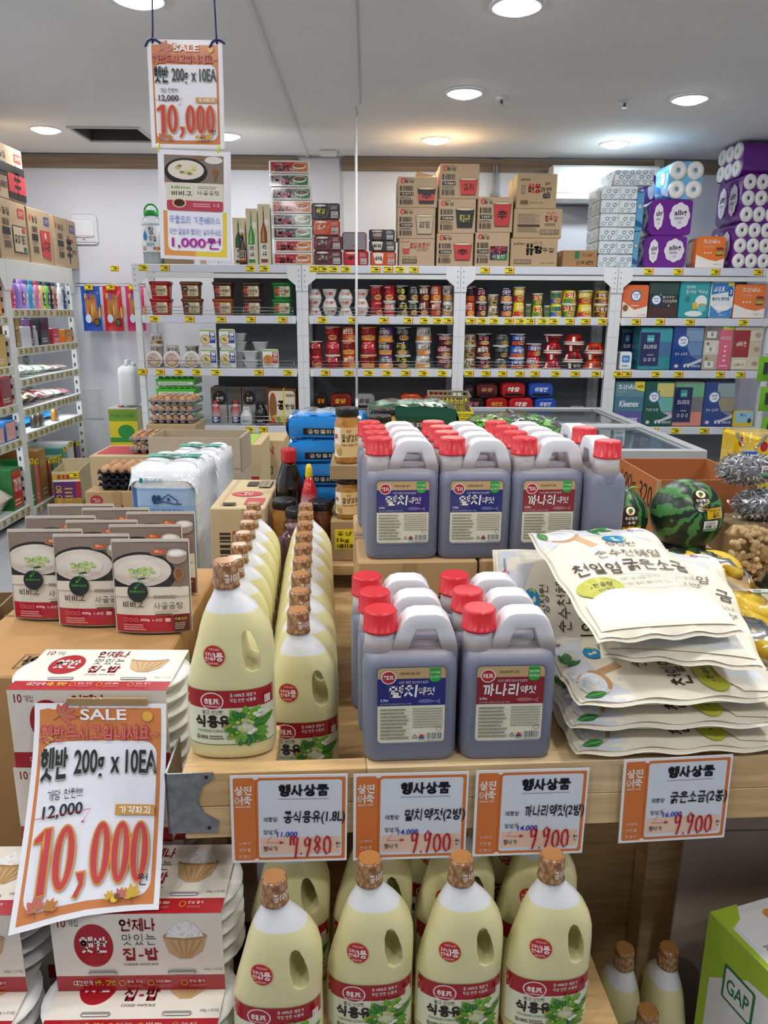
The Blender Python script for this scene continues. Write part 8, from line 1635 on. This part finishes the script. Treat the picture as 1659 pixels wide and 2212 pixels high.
# seaweed packs
def seaweed(label, X0, X1, Y, z, h, c1, c2, c3, rz, name):
    w = X1-X0; d = .2; t = thing('seaweed_pack', label, 'seaweed pack', ((X0+X1)/2, Y, z), R(rz), group=name); b = MB()
    f = lambda u, v: 1-.12*abs(2*u-1)**4-.1*abs(2*v-1)**4
    b.grid(16, 8, lambda u, v: ((u-.5)*w, v*d, h*f(u, v)+.004*math.sin(23*u+11*v)), lambda u, v: c2 if .12 < u < .88 and .15 < v < .9 else c1)
    n = 16
    for (fa) in (lambda u, v: ((u-.5)*w, -.006*math.sin(math.pi*v), h*f(u, 0)*v), lambda u, v: ((.5-u)*w, d+.006*math.sin(math.pi*v), h*f(u, 1)*v), lambda u, v: (-w/2-.01*math.sin(math.pi*v), d*(1-u), h*f(0, u)*v), lambda u, v: (w/2+.01*math.sin(math.pi*v), d*u, h*f(1, u)*v)): b.grid(12, 5, fa, c1)
    obj('wrapper', b, M_film, t)
    b = MB(lambda x, z_, k: (x, -.006*math.sin(math.pi*min(1, max(0, z_/h)))-.001-k, z_), .0005); b.rect(-w*.3, h*.12, w*.3, h*.4, '23282c', 6); b.text('곱창돌파래김', -w*.24, h*.17, w*.26, h*.35, 'd9dcdc', .02); obj('front_print', b, M_film, t)
    b = MB(lambda x, y, k: (x, y, h*f(x/w+.5, y/d)+.006+k), .0005); b.text('재래김', -w*.05, d*.35, w*.25, d*.7, '2b3038', .02); b.ell(-w*.25, d*.5, w*.1, d*.16, '3a3f38', 14); b.lines(-w*.38, d*.2, w*.1, d*.3, 2, '7a868c'); b.ell(w*.3, d*.55, w*.06, d*.12, '3a7ac0', 12); obj('top_print', b, M_film, t)
xb0 = onY(628, 950, 2.5).x; xb1 = onY(785, 950, 2.5).x
zt2 = onY(700, 888, 2.5).z; zz = .8005; n = 0
hh = (zt2-.8005)/5
for q in range(5): seaweed('bright blue seaweed pack, %s from the bottom of its stack' % ORD[q], xb0+.004*(q % 2), xb1-.006*(q % 3), 2.44, .8005+q*hh, hh-.001, '1f86d8', 'b9d6ea', '8fc4ea', (-3, 2, -2, 3, -4)[q], 'blue seaweed packs')
xg0 = onY(800, 940, 2.66).x; xg1 = onY(985, 940, 2.66).x; zg = onY(900, 872, 2.66).z; hh = (zg-.8005)/4
for q in range(4): seaweed('dark green seaweed pack, %s from the bottom of its stack' % ORD[q], xg0+.004*(q % 2), xg1, 2.66, .8005+q*hh, hh-.001, '134a34', 'a9cdbb', '7ab89a', (2, -2, 1, 3)[q], 'green seaweed packs')
# bag of greens
gx0, gx1 = onY(985, 950, 2.62).x, onY(1185, 950, 2.62).x; gz = onY(1090, 908, 2.62).z
t = thing('vegetable_bag', 'clear bag of leafy greens behind the jerrycans', 'vegetables', ((gx0+gx1)/2+.045, 2.6, .8005), R(-2))
obj('crate', MB().box(-.17, .0, 0, .17, .24, gz-.8-.1, '7d6a50', b=.003), M_card, t)
b = MB(); rg = random.Random(4); hz = gz-.8-.1
for k in range(260):
    x, y, z = rg.uniform(-.13, .15), rg.uniform(.02, .22), hz+.004+rg.uniform(0, 1)*.075*(1-abs(x_ := 0)); a = rg.uniform(0, 6.28); L = rg.uniform(.03, .06); ti = rg.uniform(-.3, .5); p = Vector((x, y, z)); dv = Vector((math.cos(a), math.sin(a), ti)).normalized()*L; sv = Vector((-math.sin(a), math.cos(a), rg.uniform(-.4, .4))).normalized()*L*.3
    b.add([p-dv, p+sv, p+dv, p-sv], [(0, 1, 2, 3)], ('4f9a34', '6fb848', '3a7a2a', '8cc862', '2f6a26')[k % 5], True)
o = obj('leaves', b, M_gloss, t); o['kind'] = 'stuff'
b = MB(); b.grid(20, 14, lambda u, v: (-.2+.4*u, -.02+.28*v, hz+.01+.1*(max(0, 1-abs(2*u-1)**3)*max(0, 1-abs(2*v-1)**3))**.5+.006*math.sin(30*u+12*v)), 'eef2f0'); obj('film', b, M_film_clear, t)
# ------------------------------------------------------------------ chest freezers
def freezer(y0, y1, label, x0=.34, x1=1.69):
    t = thing('chest_freezer', label, 'freezer', (0, y0, 0), group='glass topped chest freezers'); d = y1-y0; e = .05; H = .85
    b = MB(); b.box(x0, 0, .06, x1, .04, H-.05, 'e3e6ea'); b.box(x0, d-.04, .06, x1, d, H-.05, 'e3e6ea'); b.box(x0, .04, .06, x0+.04, d-.04, H-.05, 'e3e6ea'); b.box(x1-.04, .04, .06, x1, d-.04, H-.05, 'e3e6ea'); b.box(x0, 0, .0, x1, d, .06, '55585c'); obj('cabinet', b, M_plas, t)
    b = MB()
    for xa, ya, xb, yb in ((x0, 0, x1, e), (x0, d-e, x1, d), (x0, e, x0+e, d-e), (x1-e, e, x1, d-e)): b.box(xa, ya, H-.0495, xb, yb, H, 'b3b7bb', b=.004)
    obj('rim', b, M_metal, t)
    b = MB(); b.box(x0+.042, .042, .45, x1-.042, d-.042, .46, '8c9094'); obj('basket_floor', b, M_metal, t)
    for k in range(2):
        xa = x0+.055+k*(x1-x0-.1)*.48; xb = xa+(x1-x0-.1)*.5; z = H-.03+.013*k
        g = obj('sliding_lid', MB().box(xa, e+.002, z, xb, d-e-.002, z+.005, 'e8eef0'), M_pane, t)
        b = MB()
        for q in ((xa, e+.002, xa+.02, d-e-.002), (xb-.02, e+.002, xb, d-e-.002), (xa, e+.002, xb, e+.02), (xa, d-e-.02, xb, d-e-.002)): b.box(q[0], q[1], z-.003, q[2], q[3], z+.0095, '9aa0a5')
        obj('lid_frame', b, M_metal, g)
    return t
freezer(3.71, 4.6, 'white chest freezer with sliding glass lids, nearer one'); freezer(4.61, 5.5, 'white chest freezer with sliding glass lids, farther by racks')
for k in range(9):
    x, y = .5+.125*k, 3.95+.1*(k % 3); wrapbox('frozen_pack', '%s frozen food pack lying in the nearer freezer, %s along' % (('blue', 'white', 'pale green')[k % 3], ORD[k]), 'frozen food', .11, .2, .2, (x, y, .4605), lambda b, w, h: (b.rect(-w*.4, h*.2, w*.4, h*.8, ('3a6ab0', 'd9dde0', '8ab89a')[k % 3]), b.text('냉동', -w*.25, h*.4, w*.25, h*.6, 'f3f3f3', .03)), ('4a6a9a', 'c9ced4', '7a9a86')[k % 3], 'frozen packs')
# plastic baskets
def basket(label, x, y, z, w, d, h, c):
    t = thing('plastic_basket', label, 'basket', (x, y, z), R(-4), 'plastic baskets'); b = MB()
    for sx in (0, 1):
        for i in range(9): xx = -w/2+.004+(w-.008)*i/8; b.box(xx-.004, sx*(d-.004), .0, xx+.004, sx*(d-.004)+.004, h, c)
        for i in range(8): yy = .004+(d-.008)*i/7; b.box(sx*(w-.004)-w/2, yy-.004, 0, sx*(w-.004)-w/2+.004, yy+.004, h, c)
    for z_ in (0, h*.35, h*.65): b.box(-w/2, 0, z_, w/2, .004, z_+.01, c); b.box(-w/2, d-.004, z_, w/2, d, z_+.01, c); b.box(-w/2, 0, z_, -w/2+.004, d, z_+.01, c); b.box(w/2-.004, 0, z_, w/2, d, z_+.01, c)
    b.box(-w/2, 0, 0, w/2, d, .004, c); o = obj('mesh_sides', b, M_plas, t); o['kind'] = 'stuff'
    b = MB()
    for q in ((-w/2-.008, -.008, w/2+.008, .004), (-w/2-.008, d-.004, w/2+.008, d+.008), (-w/2-.008, .004, -w/2+.004, d-.004), (w/2-.004, .004, w/2+.008, d-.004)): b.box(q[0], q[1], h-.002, q[2], q[3], h+.012, c, b=.002)
    obj('rim', b, M_plas, t)
bp = onY(955, 890, 4.75)
basket('yellow plastic basket, lowest of the pile on the freezer', .50, 4.66, .8635, .28, .34, .045, 'd9c82a'); basket('brown plastic basket standing inside the yellow one', .50, 4.672, .8695, .25, .316, .135, '7d7460'); basket('yellow plastic basket nested inside the brown one', .50, 4.69, .8755, .21, .27, .1, 'e3d22a')
# ------------------------------------------------------------------ right side: carton, melons, fruit
CY = 2.14; cz = onY(1420, 1037, CY).z; cx0, cx1 = onY(1420, 1037, CY).x, onY(1548, 1037, CY).x+.12
t = thing('onion_carton', 'open orange brown carton with handwritten price, behind watermelons', 'carton', (0, CY, 0))
b = MB(); d = .34; zb = .8505
for q in ((cx0, 0, cx1, .005), (cx0, d-.005, cx1, d), (cx0, .005, cx0+.005, d-.005), (cx1-.005, .005, cx1, d-.005)): b.box(q[0], q[1], zb, q[2], q[3], cz, 'a9683a')
b.box(cx0, 0, zb, cx1, d, zb+.005, 'a9683a'); obj('body', b, M_card, t)
b = MB(yzn(cx0-.0003, .34, 0), .0004); hh = cz-zb
for s_, a, e_ in (('100g', .03, .17), ('320', .2, .31)): b.text(s_, a, zb+hh*.5, e_, zb+hh*.85, '1f1610', .0, .1)
obj('side_print', b, M_print, t)
b = MB(); b.box(cx0-.002, -.002, zb+.02, cx0+.012, -.0002, cz, 'c2a078'); obj('tape', b, M_gloss, t)
for n in range(3):
    b = MB(); b.lathe([(.004, -.035), (.026, -.026), (.037, 0), (.028, .026), (.008, .038), (.003, .05)], '7a3a44', 16); single('red_onion', b, M_gloss, 'purple red onion inside the open carton, %s' % ('left', 'middle', 'right')[n], 'onion', (cx0+.06+.08*n, 2.3, zb+.045), group='onions in the carton')
m = bpy.data.materials.new('watermelon_rind'); m.use_nodes = True; N, L_ = m.node_tree.nodes, m.node_tree.links; pb = N['Principled BSDF']
tc = N.new('ShaderNodeTexCoord'); sp = N.new('ShaderNodeSeparateXYZ'); L_.new(tc.outputs['Object'], sp.inputs[0]); at = N.new('ShaderNodeMath'); at.operation = 'ARCTAN2'; L_.new(sp.outputs['Y'], at.inputs[0]); L_.new(sp.outputs['X'], at.inputs[1])
ns = N.new('ShaderNodeTexNoise'); ns.inputs['Scale'].default_value = 32; ns.inputs['Detail'].default_value = 3; L_.new(tc.outputs['Object'], ns.inputs['Vector'])
m1 = N.new('ShaderNodeMath'); m1.operation = 'MULTIPLY_ADD'; m1.inputs[1].default_value = 1.1; L_.new(ns.outputs['Fac'], m1.inputs[0]); L_.new(at.outputs[0], m1.inputs[2])
m2 = N.new('ShaderNodeMath'); m2.operation = 'MULTIPLY'; m2.inputs[1].default_value = 9; L_.new(m1.outputs[0], m2.inputs[0]); sn = N.new('ShaderNodeMath'); sn.operation = 'SINE'; L_.new(m2.outputs[0], sn.inputs[0])
cr = N.new('ShaderNodeValToRGB'); cr.color_ramp.elements[0].position = .12; cr.color_ramp.elements[0].color = (*hx('15291d'), 1); cr.color_ramp.elements[1].position = .34; cr.color_ramp.elements[1].color = (*hx('3f7a3c'), 1); L_.new(sn.outputs[0], cr.inputs[0]); L_.new(cr.outputs[0], pb.inputs['Base Color']); pb.inputs['Roughness'].default_value = .35
M_melon = m
def melon(label, px, py, Y, r, rot):
    p = onY(px, py, Y); z = .9035-(r-math.sqrt(r*r-.06**2))+r; t = thing('watermelon', label, 'watermelon', (p.x, Y, z), 0, 'watermelons', rot)
    b = MB(); n = 28; b.lathe([(r*1.0*math.sin(math.pi*(i+.02)/(20.04)), -r*.97*math.cos(math.pi*(i+.02)/20.04)) for i in range(21)], 'ffffff', n); obj('rind', b, M_melon, t)
    obj('stem', MB().tube([(0, 0, r*.95), (.004, .002, r*1.05), (.016, 0, r*1.12), (.024, 0, r*1.08)], [.005, .0035, .003, .002], '7d9a4a', 6), M_plas, t); return t, z
def melon_labels(t, r, inv, spec):
    # stickers face the camera: build on the sphere around direction dv
    for nm, dv, draw, sc in spec:
        dv = Vector(dv).normalized(); dv = inv @ dv; up = inv @ Vector((0, 0, 1)); sx = up.cross(dv).normalized(); sy = dv.cross(sx)
        T = lambda x, y, k, dv=dv, sx=sx, sy=sy: tuple((dv*r+sx*x+sy*y).normalized()*(r*1.0+.0016+k))
        b = MB(T, .0005); draw(b); obj(nm, b, M_gloss, t)
def d_oval(b): b.rr(-.022, -.032, .022, .032, .02, '2a1714', 5); b.ell(0, .018, .013, .012, 'f0efc2', 16); b.ell(0, .018, .006, .0055, '3a6a3a', 12); b.ell(-.002, .012, .003, .003, 'c2302c', 8); b.text('우리땅에', -.017, -.006, .017, .003, 'f0e6da', .02); b.text('수박', -.011, -.018, .011, -.008, 'f0e6da', .02); b.text('꿀당도', -.008, -.026, .008, -.021, 'd8b03a', .02)
M_gold = mat('gold_foil', .18, col='c9a21a', metal=.9, bump=.5, bscale=80)
def d_gold(b): b.rect(-.028, -.014, .028, .014, 'd0aa1c', 4, 2); b.text('추억의 수박', -.02, .004, .02, .01, '4a3208', .01); b.text('골드', -.012, -.011, .012, .001, '3a2806', .02)
def d_price(b): b.rect(-.022, -.014, .022, .014, 'eef0ee', 4, 2); b.rect(-.022, -.014, .022, -.007, '1f8a4a', 4); b.text('신선식자재마트', -.018, -.0125, .018, -.0085, 'e6f3ea', .01); b.bars(-.018, -.005, .0, .003, '2b2b2b', 14); b.text('29000', .004, -.004, .018, .001, '2b2b2b'); b.lines(-.018, .005, .016, .012, 2, '5a5a5a')
from mathutils import Euler
rot = (R(60), R(-35), R(20)); t, zc_ = melon('dark green striped watermelon in front of the orange carton, right', 1481, 1112, 1.98, .096, rot)
melon_labels(t, .096, Euler(rot).to_matrix().inverted(), [('oval_sticker', (.05, -.75, .55), d_oval, 1), ('gold_sticker', (.42, -.85, .25), d_gold, 1), ('price_sticker', (.3, -.93, -.08), d_price, 1)])
single('fruit_ring', MB().lathe([(.05, 0), (.055, .004), (.06, .048), (.052, .05)], '17181c', 22), M_plas, 'black plastic ring stand under the right watermelon', 'stand', (t.location.x, 1.98, .8505))
rot = (R(15), R(20), R(0)); t, _ = melon('dark green striped watermelon half hidden by jerrycans', 1325, 1118, 1.99, .09, rot)
melon_labels(t, .09, Euler(rot).to_matrix().inverted(), [('oval_sticker', (.18, -.95, .2), d_oval, 1), ('gold_sticker', (.25, -.95, -.22), d_gold, 1)])
single('fruit_ring', MB().lathe([(.05, 0), (.055, .004), (.06, .048), (.052, .05)], '17181c', 22), M_plas, 'black plastic ring stand under the left watermelon', 'stand', (t.location.x, 1.99, .8505))
# bananas
M_ban = mat('banana_peel', .38, var=.08, vscale=25)
def banana(p0, p1, bend, r=.0165):
    P0, P1 = Vector(p0), Vector(p1); B = Vector(bend); pts = []; rs = []; cs = []
    for i in range(13):
        s = i/12; pts.append(P0.lerp(P1, s)+B*math.sin(math.pi*s)); rs.append(max(.003, r*min(1, .32+1.6*min(s, 1-s)**.7*1.25)) if i not in (0, 12) else .004); cs.append('4a3a20' if i in (0, 12) else '9aa02a' if i == 1 else 'd8b62a')
    b = MB(); b.tube(pts, rs, cs, 8); return b
def bunch(label, loc, n, L, rz, spread, bendup, tray=True):
    t = thing('banana_bunch', label, 'bananas', loc, rz, 'film wrapped bananas')
    for k in range(n):
        u = (k-(n-1)/2); b = banana((u*.008, 0, .035), (u*spread, -L, .03+.01*(k % 2)), (u*.012, 0, bendup), .021); obj('banana', b, M_ban, t)
    obj('stalk', MB().tube([(0, -.008, .036), (0, .02, .04), (0, .035, .045)], [.012, .011, .008], '8a8a2a', 7), M_ban, t)
    if tray: obj('tray', MB().box(-n*spread*.5-.012, -L-.005, 0, n*spread*.5+.012, .03, .007, 'd8cdb4', b=.003), M_plas, t)
    b = MB(); ww = n*spread*.5+.02; b.grid(12, 12, lambda u, v: ((u-.5)*2*ww, .035-(L+.05)*v, .01+(.055+bendup*.6)*(max(0, 1-abs(2*u-1)**4)*max(0, 1-abs(2*v-1)**4))**.5+.003*math.sin(25*u+19*v)), 'f3f3ea'); obj('film', b, M_film_clear, t); return t
def bl(px, py, z): p = onZ(px, py, z); return (p.x, p.y, .8505)
bunch('film wrapped banana hand behind the salt bags, left', (.80, 1.84, .8505), 4, .15, R(10), .044, .03); bunch('film wrapped banana hand behind salt bags, under the peanuts', (1.06, 1.74, .8505), 4, .14, R(-6), .044, .03)
t = thing('banana_bunch', 'ring curled bananas in film with price sticker, right edge', 'bananas', bl(1668, 1325, .87), 0, 'film wrapped bananas')
for k in range(2):
    b = MB(); pts = []; rs = []; cs = []
    for i in range(17): a = R(80+170*i/16); q = .088-.038*k; pts.append((q*math.cos(a), q*math.sin(a)*.9, .024+.006*k)); e = min(i, 16-i)/16; rs.append(.005 if e == 0 else min(.021, .009+.05*e)); cs.append('4a3a20' if e == 0 else 'd8b82e')
    b.tube(pts, rs, cs, 8); obj('banana', b, M_ban, t)
obj('tray', MB().box(-.1, -.08, 0, .06, .08, .004, 'd8cdb4'), M_plas, t)
b = MB(lambda x, y, k: (x-.005, y+.05, .052+k), .0005); d_price(b); obj('price_sticker', b, M_gloss, t)
b = MB(); b.grid(10, 10, lambda u, v: (-.105+.17*u, -.085+.17*v, .006+.048*(max(0, 1-abs(2*u-1)**5)*max(0, 1-abs(2*v-1)**5))**.5+.002*math.sin(22*u+17*v)), 'f3f3ea'); obj('film', b, M_film_clear, t)
bunch('banana hand in film lying right of the salt pile', (.72, 1.4, .8505), 3, .13, R(12), .04, .014)
bunch('banana hand in film at right frame edge, nearest the table front', (.75, 1.2, .8505), 3, .12, R(8), .04, .014)
# peanuts and anchovies
pn = MB(); pn.lathe([(.002, -.0145), (.0062, -.012), (.0078, -.007), (.0062, -.0005), (.0076, .006), (.006, .0115), (.002, .014)], 'd6ba8c', 8); PN = pn.mesh('peanut'); PN.materials.append(mat('peanut_shell', .7, bump=.6, bscale=260, var=.12, vscale=90))
def clearbag(t, w, d, h, col='eef0f0'):
    b = MB(); b.grid(14, 12, lambda u, v: ((u-.5)*w, -d/2*math.sin(math.pi*min(1, v*1.02))**.6-.004+.003*math.sin(19*u+13*v), h*v), col); obj('film', b, M_film_clear, t)
rg = random.Random(9)
for bi, (px, Y, w, h, wd) in enumerate(((1597, 1.88, .13, .155, 'left'), (1690, 1.88, .13, .165, 'right'))):
    x = .985+.125*bi; t = thing('peanut_bag', 'clear bag of peanuts in shell, %s' % wd, 'peanut bag', (x, Y, .8505), group='peanut bags'); obj('inner_fill', MB().box(-w*.4, -.03, 0, w*.4, .04, h*.78, '9a7d52', b=.02), M_card, t); clearbag(t, w*1.05, .13, h*1.25)
    for k in range(70):
        u, v = rg.uniform(-.42, .42), rg.uniform(.05, .9); single('peanut', PN, None, 'peanut in shell inside the clear bag, %s' % wd, 'peanut', (x+u*w, Y-.036-.02*math.sin(math.pi*v)*(1-abs(2*u)**2)+rg.uniform(0, .008), .8585+v*h*.85), group='peanuts in %s bag' % wd, rot=(rg.uniform(0, 3), rg.uniform(0, 3), rg.uniform(0, 3)))
for bi, (px, py, Y, s, wd) in enumerate(((1607, 1070, 2.02, 1.1, 'upper, tied with blue clip'), (1640, 1120, 2.03, 1.0, 'lower one'))):
    p = onY(px, py, Y); z0 = 1.05 if bi == 0 else .95
    t = thing('anchovy_bag', 'clear bag of silver dried anchovies, %s' % wd, 'anchovy bag', (p.x, Y, z0), group='dried anchovy bags'); b = MB()
    for k in range(900):
        a, e = rg.uniform(0, 6.28), rg.uniform(-1, 1); q = Vector((.075*s*math.cos(a)*(1-e*e)**.5, .05*math.sin(a)*(1-e*e)**.5, .045*e+.045)); L = rg.uniform(.008, .013); dv = Vector((rg.uniform(-1, 1), rg.uniform(-.4, .4), rg.uniform(-.7, .7))).normalized()*L; sv = dv.cross(q-Vector((0, 0, .045))).normalized()*.0016
        b.add([q-dv, q+sv, q+dv, q-sv], [(0, 1, 2, 3)], ('c9ccd0', '8f9298', '55585e', 'aeb2b8', 'dfe2e6')[k % 5])
    o = obj('anchovies', b, mat('silver_skin', .3, metal=.35), t); o['kind'] = 'stuff'
    obj('inner_fill', MB().lathe([(.02, .004), (.06*s, .02), (.07*s, .045), (.058*s, .07), (.02, .085)], '6f7278', 16, sy=.66), M_gloss, t)
    if bi == 0:
        b = MB(); b.lathe([(.012, .085), (.01, .095), (.03, .12), (.042, .14)], 'e3e8ec', 12, cap=False); obj('gathered_top', b, M_film_clear, t); obj('clip', MB().box(-.016, -.014, .088, .016, -.008, .096, '1f5fc2', b=.002), M_plas, t)
        b = MB(lambda x, y, k: (x+.035, -.05-k, y+.05), .0005); d_price(b); obj('price_sticker', b, M_gloss, t)
single('crate_block', MB().box(-.07, -.03, 0, .1, .08, .098, '8a7455', b=.003), M_card, 'brown block under the anchovy bags', 'carton', (onY(1620, 1100, 2.03).x, 2.03, .8505))
# yellow coffee cartons and green bags at the right edge
for n, (px, py, Y, z0, z1) in enumerate(((1640, 935, 3.3, 0, 0), (1690, 945, 3.1, 0, 0))):
    p = onY(px, py, Y); wrapbox('coffee_carton', 'yellow instant coffee carton at right edge, %s' % ('left', 'right')[n], 'carton', .2, .14, .24, (p.x, Y, p.z-.24), lambda b, w, h: (b.rect(-w*.48, h*.02, w*.48, h*.98, 'e3c21f'), b.ell(-w*.36, h*.84, w*.08, h*.09, 'a8242c', 14), b.text('Maxim', -w*.4, h*.56, w*.3, h*.72, 'f6f0d8', .03), b.text('MOCHA GOLD', -w*.4, h*.44, w*.2, h*.52, '4a2a14', .02)), 'dcb81c', 'yellow coffee cartons')
    single('coffee_carton_stack', MB().box(-.1, 0, 0, .1, .14, p.z-.2412, 'd0ac1c', b=.003), M_card, 'stacked yellow cartons under the coffee carton, %s' % ('left', 'right')[n], 'carton', (p.x, Y, .0005), group='coffee carton stacks')
p = onY(1650, 800, 5.4)
for k in range(3):
    q = onY(1648, 760+65*k, 5.3-.02*k); t = thing('snack_bag', 'tall green snack bag hanging at right frame edge, %s' % ('top', 'middle', 'bottom')[k], 'snack bag', (q.x+.06, 5.3-.04*k, q.z-.2), group='green hanging bags')
    b = MB(); b.grid(6, 8, lambda u, v: ((u-.5)*.16, -.02*math.sin(math.pi*u)*math.sin(math.pi*v), .17*v), '6fae2a'); b.grid(6, 8, lambda u, v: ((.5-u)*.16, .02*math.sin(math.pi*u)*math.sin(math.pi*v), .17*v), '6fae2a'); obj('bag', b, M_film, t)
    b = MB(lambda x, z, k_: (x, -.021-k_, z), .0005); b.rect(-.05, .05, -.02, .13, '1f2a1a'); obj('print', b, M_film, t); b = MB(lambda x, z, k_: (x, -.021-k_, z), .0005); b.ell(.03, .05, .012, .012, 'e6ecd8', 12); obj('sticker', b, M_film, t); obj('hook', MB().tube([(0, 0, .165), (0, .02, .176), (0, .08, .18)], .003, 'b9bcc0', 5), M_chrome, t)
t = thing('display_post', 'white slotted post holding the green hanging bags', 'post', (onY(1650, 800, 5.4).x+.14, 5.42, 0)); obj('shaft', MB().box(-.02, 0, 0, .02, .04, 1.7, 'd9dcdc', b=.002), M_metal, t); obj('foot', MB().box(-.15, -.15, 0, .15, .2, .03, 'c9cccc', b=.003), M_metal, t)
# ------------------------------------------------------------------ bottom right: grey carton panel and peach carton
t = thing('leaning_carton', 'large grey brown carton panel leaning under the table', 'carton', (.6, 1.24, 0), R(6), rot=(R(-4), R(3), R(5)))
obj('panel', MB().box(0, 0, 0, .62, .008, .64, 'a39586', b=.002), M_card, t); obj('crease', MB().box(.0, -.0006, .52, .62, -.0002, .523, '6d6154'), M_card, t)
t = thing('fruit_carton', 'white and lime green fruit carton at the bottom right', 'carton', (.688, .874, 0), rot=(0, 0, R(17.4)))
w, d, h = .34, .262, .47
obj('body', MB().box(0, 0, 0, w, d, h, 'e6e8ea', b=.004), M_card, t)
b = MB(xy(0, 0, h), .0004); b.rr(.02, .02, w-.01, d-.02, .03, 'eceef2'); b.rect(.0, 0, .012, d, 'a8c83a'); b.poly([(0, d), (.06, d), (.04, d-.03), (0, d-.05)][::-1], 'a8c83a'); b.ell(.1, .225, .012, .012, 'e09a3a', 16); b.text('김천시에서 자란', .03, .16, .13, .172, '3a3f3a', .01); b.text('복숭아', .03, .125, .1, .145, '2f3a2c', .03); b.rr(.05, .06, .12, .08, .01, '6a5a48'); obj('top_print', b, M_print, t)
b = MB(lambda u, z, k: (-.0004-k, d-u, z), .0004); b.rect(0, 0, d, h, 'a8c83a'); b.poly([(0.02, 0), (d, 0), (d, h-.03), (.1, h-.05), (.02, h-.12)], 'eceef0'); b.rr(.05, h-.13, .12, h-.06, .005, '2f7a4a'); b.rr(.055, h-.125, .115, h-.065, .004, 'eceef0'); b.text('GAP', .06, h-.11, .11, h-.08, '2f7a4a', .03)
for k, s in enumerate(('품종', '등급', '원산지', '중량', '당도')): b.text(s, .14, h-.12-.035*k, .18, h-.1-.035*k, '3a3f3a', .01); b.lines(.2, h-.12-.035*k, .28, h-.1-.035*k, 1, '6a6f6a')
obj('side_print', b, M_print, t)
b = MB(xz(0, 0, -.0003), .0004); b.rect(0, 0, w, h, 'a8c83a'); b.rr(.03, .02, w-.02, h-.02, .03, 'eceef0'); b.text('복숭아', .06, h-.14, .26, h-.08, '3a7a3a', .03); obj('front_print', b, M_print, t)
